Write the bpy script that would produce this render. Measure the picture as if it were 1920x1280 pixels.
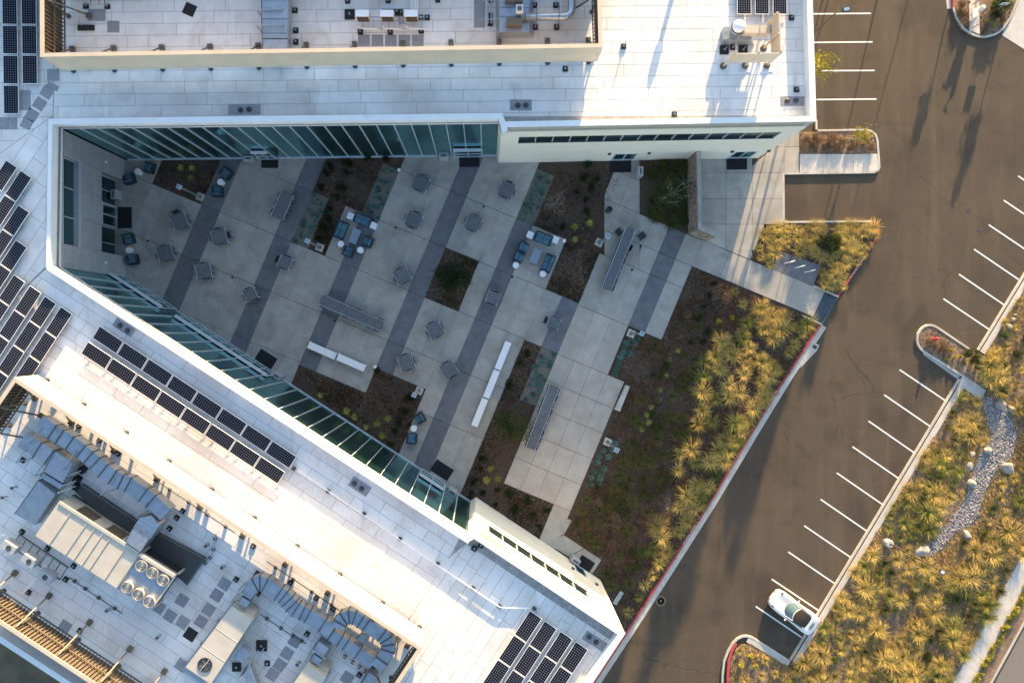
import bpy, bmesh, math, random
from mathutils import Vector, Matrix
R = math.radians
# ------------------------------------------------------------------ scene, camera, world, sun
for o in list(bpy.data.objects): bpy.data.objects.remove(o)
sc = bpy.context.scene
COL = sc.collection
H = 57.6; K = 1/1280.0; CX, CY = 910.0, 622.0      # drone height, 1/focal length, nadir of the photograph
cam = bpy.data.cameras.new('camera'); camo = bpy.data.objects.new('camera', cam); COL.objects.link(camo)
camo.location = (0, 0, H); camo.rotation_euler = (0, 0, 0)
cam.sensor_width = 36; cam.lens = 24; cam.shift_x = 50/1920; cam.shift_y = -18/1920; cam.clip_end = 2000
sc.camera = camo
SUN_EL, SUN_AZ = R(10.0), math.atan2(0.255, 0.967)
w = bpy.data.worlds.new('World'); sc.world = w; w.use_nodes = True
wn = w.node_tree; bg = wn.nodes['Background']
sky = wn.nodes.new('ShaderNodeTexSky'); sky.sky_type = 'NISHITA'; sky.sun_disc = False
sky.sun_elevation = SUN_EL; sky.sun_rotation = SUN_AZ; sky.air_density = 1.0; sky.dust_density = 1.3; sky.ozone_density = 1.3
wn.links.new(sky.outputs[0], bg.inputs[0]); bg.inputs[1].default_value = 0.125
sd = bpy.data.lights.new('sun', 'SUN'); so = bpy.data.objects.new('sun', sd); COL.objects.link(so)
sd.energy = 4.0; sd.angle = R(0.53); sd.color = (1.0, 0.70, 0.38)
sv = Vector((math.sin(SUN_AZ)*math.cos(SUN_EL), math.cos(SUN_AZ)*math.cos(SUN_EL), math.sin(SUN_EL)))
so.location = sv*80; so.rotation_euler = (-sv).to_track_quat('-Z', 'Y').to_euler()
vs = sc.view_settings; vs.view_transform = 'Standard'; vs.look = 'None'; vs.exposure = 2.1; vs.gamma = 1.0; vs.use_curve_mapping = False
sc.render.engine = 'CYCLES'
sc.cycles.max_bounces = 5; sc.cycles.diffuse_bounces = 3; sc.cycles.glossy_bounces = 3; sc.cycles.transmission_bounces = 3
sc.cycles.caustics_reflective = False; sc.cycles.caustics_refractive = False
random.seed(7)

# ------------------------------------------------------------------ coordinates
def P(x, y, z=0.0):
    s = (H-z)*K
    return Vector(((x-CX)*s, -(y-CY)*s, z))
def P2(x, y, z=0.0):
    p = P(x, y, z); return (p.x, p.y)
def PL(pts, z=0.0): return [P2(x, y, z) for x, y in pts]
UB = (0.9232, 0.3843)                               # courtyard paving direction in the picture plane
def UV(u, v): return (CX+u*UB[0]-v*UB[1], CY+u*UB[1]+v*UB[0])
GRID_ANG = -math.atan2(UB[1], UB[0])                # world rotation of the paving grid
SD = (0.8385, 0.545)                                # south wing direction (picture)
S_ANG = -math.atan2(SD[1], SD[0])

# ------------------------------------------------------------------ mesh builder
class MB:
    def __init__(s): s.v = []; s.f = []; s.smooth = False
    def add(s, vs, fs):
        b = len(s.v); s.v += [tuple(v) for v in vs]; s.f += [tuple(i+b for i in f) for f in fs]; return s
    def prism(s, pts, z0, z1, bottom=False):
        a = sum(pts[i][0]*pts[(i+1) % len(pts)][1]-pts[(i+1) % len(pts)][0]*pts[i][1] for i in range(len(pts)))
        if a < 0: pts = pts[::-1]
        n = len(pts)
        fs = [tuple(range(n, 2*n))] + [(i, (i+1) % n, n+(i+1) % n, n+i) for i in range(n)]
        if bottom: fs.append(tuple(range(n-1, -1, -1)))
        return s.add([(x, y, z0) for x, y in pts]+[(x, y, z1) for x, y in pts], fs)
    def hexa(s, lo, hi):
        n = len(lo)
        return s.add(list(lo)+list(hi), [tuple(range(n, 2*n)), tuple(range(n-1, -1, -1))]+[(i, (i+1) % n, n+(i+1) % n, n+i) for i in range(n)])
    def box(s, c, d, rz=0.0, m=None):
        cx, cy, cz = c; a, b, h = d[0]/2, d[1]/2, d[2]/2
        co, si = math.cos(rz), math.sin(rz)
        vs = []
        for z in (-h, h):
            for x, y in ((-a, -b), (a, -b), (a, b), (-a, b)):
                vs.append((cx+x*co-y*si, cy+x*si+y*co, cz+z))
        return s.add(vs, [(4, 5, 6, 7), (3, 2, 1, 0), (0, 1, 5, 4), (1, 2, 6, 5), (2, 3, 7, 6), (3, 0, 4, 7)])
    def bar(s, p, q, w, h=None, up=(0, 0, 1)):
        p, q = Vector(p), Vector(q); h = h or w
        d = (q-p).normalized(); up = Vector(up)
        if abs(d.dot(up)) > 0.98: up = Vector((1, 0, 0))
        sd_ = d.cross(up).normalized()*(w/2); u = sd_.cross(d).normalized()*(h/2)
        vs = [p-sd_-u, p+sd_-u, p+sd_+u, p-sd_+u, q-sd_-u, q+sd_-u, q+sd_+u, q-sd_+u]
        return s.add(vs, [(0, 1, 2, 3), (7, 6, 5, 4), (4, 5, 1, 0), (5, 6, 2, 1), (6, 7, 3, 2), (7, 4, 0, 3)])
    def tube(s, pts, r, n=8, caps=True):
        pts = [Vector(p) for p in pts]; rs = r if isinstance(r, (list, tuple)) else [r]*len(pts)
        b = len(s.v); prev = None
        for i, p in enumerate(pts):
            d = (pts[min(i+1, len(pts)-1)]-pts[max(i-1, 0)]).normalized()
            a = Vector((0, 0, 1)) if abs(d.z) < 0.95 else Vector((1, 0, 0))
            x = d.cross(a).normalized(); y = d.cross(x).normalized()
            for k in range(n):
                t = 2*math.pi*k/n; s.v.append(tuple(p+(x*math.cos(t)+y*math.sin(t))*rs[i]))
        for i in range(len(pts)-1):
            for k in range(n):
                s.f.append((b+i*n+k, b+i*n+(k+1) % n, b+(i+1)*n+(k+1) % n, b+(i+1)*n+k))
        if caps:
            s.f.append(tuple(b+k for k in range(n))); e = b+(len(pts)-1)*n
            s.f.append(tuple(e+n-1-k for k in range(n)))
        return s
    def lathe(s, c, prof, n=16):
        b = len(s.v)
        for r, z in prof:
            for k in range(n):
                t = 2*math.pi*k/n; s.v.append((c[0]+r*math.cos(t), c[1]+r*math.sin(t), c[2]+z))
        for i in range(len(prof)-1):
            for k in range(n):
                s.f.append((b+i*n+k, b+i*n+(k+1) % n, b+(i+1)*n+(k+1) % n, b+(i+1)*n+k))
        s.f.append(tuple(b+n-1-k for k in range(n)))
        s.f.append(tuple(b+(len(prof)-1)*n+k for k in range(n)))
        return s
    def mesh(s, name, mat, off=(0, 0, 0), smooth=False):
        me = bpy.data.meshes.new(name)
        ox, oy, oz = off
        me.from_pydata([(x-ox, y-oy, z-oz) for x, y, z in s.v], [], s.f)
        if mat is not None: me.materials.append(mat)
        if smooth or s.smooth: me.polygons.foreach_set('use_smooth', [True]*len(me.polygons))
        me.update(); return me
    def build(s, name, mat, parent=None, local=False, smooth=False):
        off = (0, 0, 0)
        if parent is not None and not local: off = WLOC.get(parent.name, (0, 0, 0))
        o = bpy.data.objects.new(name, s.mesh(name, mat, off, smooth)); COL.objects.link(o)
        if parent is not None:
            o.parent = parent; WLOC[o.name] = off
        return o
WLOC = {}
def tag(o, label=None, cat=None, group=None, kind=None):
    if label: o['label'] = label
    if cat: o['category'] = cat
    if group: o['group'] = group
    if kind: o['kind'] = kind
    return o
def thing(name, label, cat, loc=(0, 0, 0), rz=0.0, group=None):
    o = bpy.data.objects.new(name, None); COL.objects.link(o); o.empty_display_size = 0.2
    o.location = loc; o.rotation_euler = (0, 0, rz); WLOC[o.name] = tuple(loc)
    return tag(o, label, cat, group)
def solo(mb, name, mat, label, cat, group=None, loc=None, smooth=False):
    """a thing that is one mesh, its origin at its base"""
    if loc is None:
        xs = [v[0] for v in mb.v]; ys = [v[1] for v in mb.v]; zs = [v[2] for v in mb.v]
        loc = ((min(xs)+max(xs))/2, (min(ys)+max(ys))/2, min(zs))
    o = bpy.data.objects.new(name, mb.mesh(name, mat, loc, smooth)); COL.objects.link(o); o.location = loc
    return tag(o, label, cat, group)
def struct(mb, name, mat, kind='structure'):
    o = mb.build(name, mat); o['kind'] = kind; return o
# prototypes: ('part', mesh, [subparts]) lists that are instanced as objects sharing mesh data
def inst(proto, name, loc, rz, label, cat, group=None, scale=1.0, rot=None):
    if len(proto) == 1 and proto[0][0] is None:
        o = bpy.data.objects.new(name, proto[0][1]); COL.objects.link(o)
    else:
        o = bpy.data.objects.new(name, None); COL.objects.link(o); o.empty_display_size = 0.2
        for pn, me, subs in proto:
            c = bpy.data.objects.new(pn, me); COL.objects.link(c); c.parent = o
            for sn, sm in subs:
                d = bpy.data.objects.new(sn, sm); COL.objects.link(d); d.parent = c
    o.location = loc; o.rotation_euler = rot if rot else (0, 0, rz)
    o.scale = (scale,)*3 if not isinstance(scale, tuple) else scale
    return tag(o, label, cat, group)
ORD = ['first', 'second', 'third', 'fourth', 'fifth', 'sixth', 'seventh', 'eighth', 'ninth', 'tenth', 'eleventh', 'twelfth', 'thirteenth', 'fourteenth', 'fifteenth', 'sixteenth', 'seventeenth', 'eighteenth', 'nineteenth', 'twentieth', 'twenty-first', 'twenty-second', 'twenty-third', 'twenty-fourth', 'twenty-fifth', 'twenty-sixth', 'twenty-seventh', 'twenty-eighth', 'twenty-ninth', 'thirtieth', 'thirty-first', 'thirty-second', 'thirty-third', 'thirty-fourth', 'thirty-fifth', 'thirty-sixth']

def clip(poly, a, b):
    """keep the part of poly (picture points) to the right-hand/below side of the line a->b (y grows down)"""
    out = []
    def sd_(p): return (b[0]-a[0])*(p[1]-a[1])-(b[1]-a[1])*(p[0]-a[0])
    for i in range(len(poly)):
        p, q = poly[i], poly[(i+1) % len(poly)]
        dp, dq = sd_(p), sd_(q)
        if dp >= 0: out.append(p)
        if dp*dq < 0:
            t = dp/(dp-dq); out.append((p[0]+(q[0]-p[0])*t, p[1]+(q[1]-p[1])*t))
    return out
def clip_convex(poly, cv):
    for i in range(len(cv)):
        if len(poly) < 3: return []
        poly = clip(poly, cv[i], cv[(i+1) % len(cv)])
    return poly
def area(p): return abs(sum(p[i][0]*p[(i+1) % len(p)][1]-p[(i+1) % len(p)][0]*p[i][1] for i in range(len(p))))/2
def inside(pt, poly):
    x, y = pt; c = False
    for i in range(len(poly)):
        x1, y1 = poly[i]; x2, y2 = poly[(i+1) % len(poly)]
        if (y1 > y) != (y2 > y) and x < (x2-x1)*(y-y1)/(y2-y1)+x1: c = not c
    return c
def shrink(poly, d):
    cx = sum(p[0] for p in poly)/len(poly); cy = sum(p[1] for p in poly)/len(poly)
    out = []
    for x, y in poly:
        l = math.hypot(x-cx, y-cy) or 1; k = max(0.2, (l-d*1.2)/l); out.append((cx+(x-cx)*k, cy+(y-cy)*k))
    return out
def inset_quad(a, b, c, d, g): return shrink([a, b, c, d], g)

# ------------------------------------------------------------------ materials
MATS = {}
def mat(name, c1, c2=None, scale=2.0, rough=0.8, metal=0.0, bump=0.0, bscale=None, detail=6, c3=None, s3=0.3, rnd=0.0, spec=0.5, coat=0.0, lo=0.35, hi=0.65, stretch=None):
    m = bpy.data.materials.new(name); m.use_nodes = True; nt = m.node_tree; N = nt.nodes; L = nt.links
    b = N['Principled BSDF']; b.inputs['Roughness'].default_value = rough; b.inputs['Metallic'].default_value = metal
    b.inputs['Specular IOR Level'].default_value = spec; b.inputs['Coat Weight'].default_value = coat
    if c2 is None and not rnd and not bump:
        b.inputs['Base Color'].default_value = (*c1, 1); MATS[name] = m; return m
    g = N.new('ShaderNodeNewGeometry'); pos = g.outputs['Position']
    if stretch:
        mp = N.new('ShaderNodeMapping'); mp.inputs['Rotation'].default_value = (0, 0, stretch[0]); mp.inputs['Scale'].default_value = (stretch[1], stretch[2], 1)
        L.new(pos, mp.inputs[0]); spos = mp.outputs[0]
    else: spos = pos
    def noise(sc_, det, p):
        n = N.new('ShaderNodeTexNoise'); n.inputs['Scale'].default_value = sc_; n.inputs['Detail'].default_value = det; L.new(p, n.inputs['Vector']); return n.outputs['Fac']
    def ramp(f, lo_, hi_):
        r = N.new('ShaderNodeMapRange'); r.inputs[1].default_value = lo_; r.inputs[2].default_value = hi_; L.new(f, r.inputs[0]); return r.outputs[0]
    def mix(f, a, bb):
        x = N.new('ShaderNodeMix'); x.data_type = 'RGBA'
        if hasattr(f, 'links'): L.new(f, x.inputs[0])
        else: x.inputs[0].default_value = f
        for v, i in ((a, 6), (bb, 7)):
            if hasattr(v, 'links'): L.new(v, x.inputs[i])
            else: x.inputs[i].default_value = (*v, 1)
        return x.outputs[2]
    col = c1
    if c2 is not None: col = mix(ramp(noise(scale, detail, spos), lo, hi), c1, c2)
    if c3 is not None: col = mix(ramp(noise(s3, 5, pos), 0.48, 0.72), col, c3)
    if rnd:
        oi = N.new('ShaderNodeObjectInfo'); hs = N.new('ShaderNodeHueSaturation')
        mr = N.new('ShaderNodeMapRange'); mr.inputs[3].default_value = 1-rnd; mr.inputs[4].default_value = 1+rnd
        L.new(oi.outputs['Random'], mr.inputs[0]); L.new(mr.outputs[0], hs.inputs['Value'])
        if hasattr(col, 'links'): L.new(col, hs.inputs['Color'])
        else: hs.inputs['Color'].default_value = (*col, 1)
        col = hs.outputs[0]
    if hasattr(col, 'links'): L.new(col, b.inputs['Base Color'])
    else: b.inputs['Base Color'].default_value = (*col, 1)
    if bump:
        bp = N.new('ShaderNodeBump'); bp.inputs['Strength'].default_value = bump; bp.inputs['Distance'].default_value = 0.05
        L.new(noise(bscale or scale*4, 6, spos), bp.inputs['Height']); L.new(bp.outputs[0], b.inputs['Normal'])
    MATS[name] = m; return m

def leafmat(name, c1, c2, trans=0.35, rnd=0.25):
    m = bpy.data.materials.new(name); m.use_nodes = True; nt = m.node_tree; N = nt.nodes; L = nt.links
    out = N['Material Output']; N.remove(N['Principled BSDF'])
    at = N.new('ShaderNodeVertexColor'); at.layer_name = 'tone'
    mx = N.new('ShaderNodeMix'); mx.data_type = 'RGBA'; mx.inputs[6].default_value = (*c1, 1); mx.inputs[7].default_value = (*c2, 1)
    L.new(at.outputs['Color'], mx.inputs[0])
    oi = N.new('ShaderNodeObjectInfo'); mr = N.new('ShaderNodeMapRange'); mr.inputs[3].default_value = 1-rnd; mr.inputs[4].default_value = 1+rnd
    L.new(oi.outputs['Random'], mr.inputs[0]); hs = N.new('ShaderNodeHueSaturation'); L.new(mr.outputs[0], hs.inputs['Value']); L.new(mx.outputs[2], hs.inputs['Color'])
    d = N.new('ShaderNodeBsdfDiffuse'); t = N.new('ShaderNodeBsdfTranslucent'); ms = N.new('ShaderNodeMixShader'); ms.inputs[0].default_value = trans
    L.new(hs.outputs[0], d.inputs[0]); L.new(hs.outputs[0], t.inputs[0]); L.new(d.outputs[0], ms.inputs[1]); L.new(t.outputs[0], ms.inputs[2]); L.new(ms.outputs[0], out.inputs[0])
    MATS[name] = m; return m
def tone_mesh(name, verts, faces, tones, mat_):
    """mesh with one tone value per face, stored as a colour attribute"""
    me = bpy.data.meshes.new(name); me.from_pydata(verts, [], faces); me.materials.append(mat_)
    at = me.color_attributes.new('tone', 'FLOAT_COLOR', 'CORNER')
    buf = []
    for f, t in zip(faces, tones): buf += [t, t, t, 1.0]*len(f)
    at.data.foreach_set('color', buf); me.update(); return me

asphalt = mat('asphalt', (.054, .039, .025), (.108, .079, .052), 14, .92, bump=.35, bscale=60, c3=(.052, .038, .026), s3=.16)
def streaks(m, ang, sx, sy, col, amount, lo=.5, hi=.75):
    nt = m.node_tree; N = nt.nodes; L = nt.links; b = N['Principled BSDF']; src = b.inputs['Base Color'].links[0].from_socket
    g = N.new('ShaderNodeNewGeometry'); mp = N.new('ShaderNodeMapping'); mp.inputs['Rotation'].default_value = (0, 0, ang); mp.inputs['Scale'].default_value = (sx, sy, 1)
    n = N.new('ShaderNodeTexNoise'); n.inputs['Scale'].default_value = 1; n.inputs['Detail'].default_value = 5; n.inputs['Distortion'].default_value = .6
    r = N.new('ShaderNodeMapRange'); r.inputs[1].default_value = lo; r.inputs[2].default_value = hi; r.inputs[4].default_value = amount
    x = N.new('ShaderNodeMix'); x.data_type = 'RGBA'; x.inputs[7].default_value = (*col, 1)
    L.new(g.outputs['Position'], mp.inputs[0]); L.new(mp.outputs[0], n.inputs['Vector']); L.new(n.outputs['Fac'], r.inputs[0]); L.new(r.outputs[0], x.inputs[0]); L.new(src, x.inputs[6]); L.new(x.outputs[2], b.inputs['Base Color'])
def cracks(m, scale, width, col, seed):
    nt = m.node_tree; N = nt.nodes; L = nt.links; b = N['Principled BSDF']; src = b.inputs['Base Color'].links[0].from_socket
    g = N.new('ShaderNodeNewGeometry'); n0 = N.new('ShaderNodeTexNoise'); n0.inputs['Scale'].default_value = .5; n0.inputs['Detail'].default_value = 4
    ad = N.new('ShaderNodeMixRGB'); ad.blend_type = 'ADD'; ad.inputs[0].default_value = 2.2
    v = N.new('ShaderNodeTexVoronoi'); v.feature = 'DISTANCE_TO_EDGE'; v.inputs['Scale'].default_value = scale
    L.new(g.outputs['Position'], n0.inputs['Vector']); L.new(g.outputs['Position'], ad.inputs[1]); L.new(n0.outputs['Color'], ad.inputs[2]); L.new(ad.outputs[0], v.inputs['Vector'])
    r = N.new('ShaderNodeMapRange'); r.inputs[1].default_value = 0; r.inputs[2].default_value = width; r.inputs[3].default_value = 1; r.inputs[4].default_value = 0; L.new(v.outputs['Distance'], r.inputs[0])
    n2 = N.new('ShaderNodeTexNoise'); n2.inputs['Scale'].default_value = .09; L.new(g.outputs['Position'], n2.inputs['Vector'])
    r2 = N.new('ShaderNodeMapRange'); r2.inputs[1].default_value = .52; r2.inputs[2].default_value = .6; L.new(n2.outputs['Fac'], r2.inputs[0])
    mu = N.new('ShaderNodeMath'); mu.operation = 'MULTIPLY'; L.new(r.outputs[0], mu.inputs[0]); L.new(r2.outputs[0], mu.inputs[1])
    x = N.new('ShaderNodeMix'); x.data_type = 'RGBA'; x.inputs[7].default_value = (*col, 1); L.new(mu.outputs[0], x.inputs[0]); L.new(src, x.inputs[6]); L.new(x.outputs[2], b.inputs['Base Color'])
cracks(asphalt, .16, .008, (.045, .033, .022), 1)
streaks(asphalt, R(10), 1.1, 1.1, (.03, .022, .015), .5, .66, .74)
streaks(asphalt, R(32), .9, .10, (.135, .10, .066), .45)
streaks(asphalt, R(5), .35, .35, (.040, .029, .019), .45, .55, .7)
streaks(asphalt, R(-20), .06, 1.3, (.042, .031, .021), .35, .58, .75)
concrete = mat('courtyard concrete', (.335, .318, .282), (.40, .38, .34), 1.3, .88, bump=.06, bscale=25, rnd=.07, c3=(.31, .288, .25), s3=.4)
concrete_warmlit = mat('warm-lit patio concrete', (.40, .355, .305), (.46, .415, .36), 1.3, .88, bump=.06, bscale=25, rnd=.06, c3=(.37, .32, .27), s3=.4)  # courtyard concrete with the patio's warmer, brighter light put into its colour
concrete_dk = mat('dark band concrete', (.125, .128, .142), (.158, .161, .176), 1.6, .88, bump=.06, bscale=25, rnd=.06)
concrete_lt = mat('kerb concrete', (.44, .415, .37), (.52, .50, .455), 2.2, .88, bump=.1, bscale=20, c3=(.38, .35, .30), s3=.6)
sidewalk_m = mat('sidewalk concrete', (.50, .47, .42), (.58, .55, .50), 1.5, .88, bump=.08, bscale=18, rnd=.05)
redpaint = mat('red kerb paint', (.40, .045, .045), (.48, .075, .07), 6, .6)
whitepaint = mat('white road paint', (.78, .76, .72), (.62, .60, .56), 9, .7, lo=.5, hi=.75)
mulch = mat('mulch soil', (.046, .028, .019), (.108, .068, .047), 7, 1.0, bump=1.0, bscale=16, c3=(.062, .05, .042), s3=.5)
drysoil = mat('dry soil', (.20, .135, .085), (.34, .235, .15), 4, 1.0, bump=1.0, bscale=12, c3=(.13, .085, .055), s3=.35)
gravel_m = mat('planting gravel', (.11, .10, .085), (.22, .205, .17), 22, 1.0, bump=.8, bscale=40)
earth = mat('earth', (.09, .075, .05), (.14, .12, .075), .6, 1.0)
dome_pad = mat('tactile paving', (.035, .05, .075), (.05, .068, .095), 4, .7)
roofwhite = mat('white roof membrane', (.74, .725, .715), (.81, .80, .785), 1.0, .75, rnd=.06, c3=(.60, .565, .53), s3=.22, bump=.05, bscale=30)
streaks(roofwhite, R(20), .5, .5, (.50, .44, .38), .55, .56, .72)
streaks(roofwhite, R(-33), 3.0, .6, (.56, .53, .50), .4, .56, .70)
streaks(concrete, R(10), .5, .5, (.22, .205, .18), .5, .56, .72)
streaks(concrete, R(60), 2.2, 2.2, (.24, .225, .195), .45, .62, .72)
roofseam = mat('roof seam', (.26, .255, .25), (.38, .37, .36), 3, .9)
coping_m = mat('white coping metal', (.74, .75, .76), (.80, .80, .80), 1, .45)
cream = mat('cream wall panel', (.82, .765, .64), (.86, .805, .68), .5, .6, rnd=.02)
greypanel = mat('grey metal wall panel', (.36, .38, .40), (.42, .44, .46), 1.5, .45, metal=.15, rnd=.05)
panelseam = mat('panel joint', (.55, .57, .58), None)
tanwall = mat('tan screen panel', (.52, .435, .325), (.58, .49, .37), .8, .6, rnd=.03)
bronze = mat('bronze painted steel', (.115, .09, .062), (.15, .12, .085), 3, .5)
steel = mat('galvanised steel', (.40, .43, .46), (.52, .55, .58), 5, .32, metal=.75, rnd=.06)
ductblue = mat('duct sheet metal', (.30, .34, .39), (.38, .42, .47), 2.5, .35, metal=.45, rnd=.07)
ductside = mat('duct flange', (.09, .095, .10), None, rough=.45)
unit_m = mat('equipment paint', (.46, .42, .35), (.52, .48, .405), 1.2, .5, rnd=.04)
whiteplastic = mat('white powder coat', (.80, .81, .82), (.84, .85, .86), 2, .45)
black = mat('black rubber', (.012, .012, .013), (.022, .022, .024), 6, .85)
blackmat = mat('black door mat', (.008, .008, .010), (.016, .016, .02), 20, .95)
darkgrey = mat('dark grey', (.05, .052, .056), None, rough=.6)
walkpad = mat('grey walkway pad', (.235, .25, .275), (.285, .30, .325), 4, .85, rnd=.06, bump=.15, bscale=40)
alum = mat('aluminium', (.60, .65, .70), (.66, .71, .76), 4, .38, metal=.2)
tabletop = mat('grey table slats', (.105, .115, .125), (.135, .145, .155), 3, .5, rnd=.08)
chairmesh = mat('charcoal chair mesh', (.035, .04, .045), (.05, .056, .062), 9, .7)
teal = mat('teal cushion', (.055, .14, .19), (.075, .17, .225), 4, .85, bump=.15, bscale=60, rnd=.08)
wicker = mat('dark wicker', (.014, .028, .040), (.026, .042, .056), 30, .7, bump=.4, bscale=60)
blueglass = mat('blue-grey table top', (.20, .265, .33), (.235, .30, .365), 2, .35)
boulder_m = mat('pale boulder', (.24, .215, .18), (.38, .345, .295), 3, .95, bump=.5, bscale=6, rnd=.12)
stone_m = mat('stacked stone', (.22, .155, .11), (.42, .34, .265), 3.0, .95, bump=.5, bscale=14, stretch=(0, 1, 1))
bark = mat('bark', (.10, .085, .065), (.19, .165, .13), 8, .95, bump=.5)
palebark = mat('pale bark', (.26, .25, .20), (.36, .35, .29), 8, .95)
signred = mat('red valve paint', (.42, .03, .03), None, rough=.5)
beigepaint = mat('pale pipe paint', (.70, .66, .60), (.76, .72, .66), 3, .6)
carwhite = mat('white car paint', (.66, .66, .65), None, rough=.22, coat=1.0)
softtop = mat('black fabric roof', (.030, .020, .016), (.045, .032, .026), 30, .9)
carglass = mat('car glass', (.10, .16, .17), None, rough=.03, spec=.8)
tyre = mat('tyre', (.012, .012, .012), None, rough=.9)
lampglass = mat('lamp lens', (.10, .11, .13), None, rough=.08)
def glassmat():
    m = bpy.data.materials.new('coated glass'); m.use_nodes = True; nt = m.node_tree; N = nt.nodes; b = N['Principled BSDF']
    b.inputs['Base Color'].default_value = (.004, .016, .017, 1); b.inputs['Roughness'].default_value = .3
    g = N.new('ShaderNodeBsdfGlossy'); g.inputs['Roughness'].default_value = .012; g.inputs['Color'].default_value = (.11, .36, .38, 1)
    a = N.new('ShaderNodeAddShader'); nt.links.new(b.outputs[0], a.inputs[0]); nt.links.new(g.outputs[0], a.inputs[1]); nt.links.new(a.outputs[0], N['Material Output'].inputs[0])
    return m
glass = glassmat()
darkglass = glassmat(); darkglass.name = 'dark glass'; darkglass.node_tree.nodes['Glossy BSDF'].inputs['Color'].default_value = (.05, .12, .125, 1)
midglass = glassmat(); midglass.name = 'strip window glass'; midglass.node_tree.nodes['Glossy BSDF'].inputs['Color'].default_value = (.03, .075, .08, 1)
chairrail = mat('chair rail', (.22, .245, .27), None, rough=.5)
def solarmat():
    m = bpy.data.materials.new('solar cells'); m.use_nodes = True; nt = m.node_tree; N = nt.nodes; L = nt.links; b = N['Principled BSDF']
    tc = N.new('ShaderNodeTexCoord'); sx = N.new('ShaderNodeSeparateXYZ'); L.new(tc.outputs['Object'], sx.inputs[0])
    def m2(op, a, v=None):
        n = N.new('ShaderNodeMath'); n.operation = op
        for i, q in enumerate((a, v)):
            if q is None: continue
            if hasattr(q, 'links'): L.new(q, n.inputs[i])
            else: n.inputs[i].default_value = q
        return n.outputs[0]
    def fr(o, n_): return m2('ABSOLUTE', m2('SUBTRACT', m2('FRACT', m2('ADD', m2('MULTIPLY', o, n_), 60.0)), 0.5))
    fx = fr(sx.outputs[0], 12/1.93); fy = fr(sx.outputs[1], 6/0.965)
    line = m2('GREATER_THAN', m2('MAXIMUM', fx, fy), .462); dia = m2('GREATER_THAN', m2('ADD', fx, fy), .80)
    mk = N.new('ShaderNodeMix'); mk.data_type = 'RGBA'; mk.inputs[6].default_value = (.004, .006, .018, 1); mk.inputs[7].default_value = (.035, .042, .055, 1); L.new(line, mk.inputs[0])
    m3 = N.new('ShaderNodeMix'); m3.data_type = 'RGBA'; m3.inputs[7].default_value = (.30, .31, .31, 1); L.new(dia, m3.inputs[0]); L.new(mk.outputs[2], m3.inputs[6])
    L.new(m3.outputs[2], b.inputs['Base Color']); b.inputs['Roughness'].default_value = .28; b.inputs['Specular IOR Level'].default_value = .16
    return m
solar_m = solarmat()
grass_gold = leafmat('golden grass blades', (.30, .24, .05), (.72, .53, .22), .28)
grass_yg = leafmat('yellow-green grass blades', (.16, .17, .035), (.46, .40, .13), .28)
grass_green = leafmat('green grass blades', (.06, .075, .022), (.19, .17, .065), .3)  # green clumps, and the shaded copy of the large bed's golden grass
agave_y = leafmat('yellow rosette leaves', (.34, .36, .07), (.62, .60, .20), .25)
agave_b = leafmat('blue-green rosette leaves', (.08, .16, .125), (.19, .31, .26), .2)
shrub_dk = leafmat('dark shrub leaves', (.018, .030, .012), (.045, .065, .025), .25)
shrub_ol = leafmat('olive leaves', (.045, .065, .022), (.11, .125, .05), .3)
shrub_br = leafmat('dry twiggy leaves', (.13, .085, .055), (.28, .19, .13), .25)
leaf_yel = leafmat('yellow green leaves', (.22, .22, .03), (.55, .46, .07), .35)
# ------------------------------------------------------------------ ground, parking lot, kerbs, paving
struct(MB().prism([(-300, -300), (300, -300), (300, 300), (-300, 300)], -.30, -.06), 'ground', earth)
lot = struct(MB().prism(PL([(900, -700), (2300, -700), (2300, 1900), (900, 1900)]), -.05, 0), 'asphalt_lot', asphalt)
def offset(pts, d):
    out = []
    for i, p in enumerate(pts):
        a = Vector(pts[max(i-1, 0)]); b = Vector(pts[min(i+1, len(pts)-1)]); p = Vector(p)
        d1 = (p-a).normalized() if i > 0 else (b-p).normalized(); d2 = (b-p).normalized() if i < len(pts)-1 else d1
        n = (Vector((-d1.y, d1.x))+Vector((-d2.y, d2.x))); n.normalize()
        c = max(.4, n.dot(Vector((-d1.y, d1.x)))); out.append(tuple(p+n*d/c))
    return out
def ribbon(pts, a, b, z0, z1, mb=None):
    """raised strip between two offsets of a world polyline (left is positive)"""
    mb = mb or MB(); A = offset(pts, a); B = offset(pts, b)
    for i in range(len(pts)-1): mb.prism([A[i], A[i+1], B[i+1], B[i]], z0, z1)
    return mb
def kerb(px, side, red=None, gutter=.45, name='kerb', h=.15):
    pts = PL(px)
    k = struct(ribbon(pts, 0, side*.16, 0, h), name, concrete_lt)
    if gutter: ribbon(pts, -side*.003, -side*gutter, -.01, .014).build('gutter', concrete_lt, k)
    if red:
        mb = MB(); q = PL(red); ribbon(q, -side*.004, side*.164, h-.10, h+.004, mb); mb.build('red_paint', redpaint, k)
    return k
diag1 = [(1470, 415), (1632, 413.5), (1641, 416), (1646.5, 423), (1647, 436), (1639, 453), (1621.6, 482.5), (1602.7, 510), (1577, 546), (1570, 559)]
k1 = kerb(diag1, -1, red=diag1[1:], gutter=0)
diag2 = [(1540, 608), (1511.7, 650), (1477, 702), (1420, 794.7), (1333, 940), (1243, 1081), (1176.4, 1184.4), (1131, 1253), (1070, 1348)]
k2 = kerb(diag2, -1, red=diag2, gutter=.50)
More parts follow.
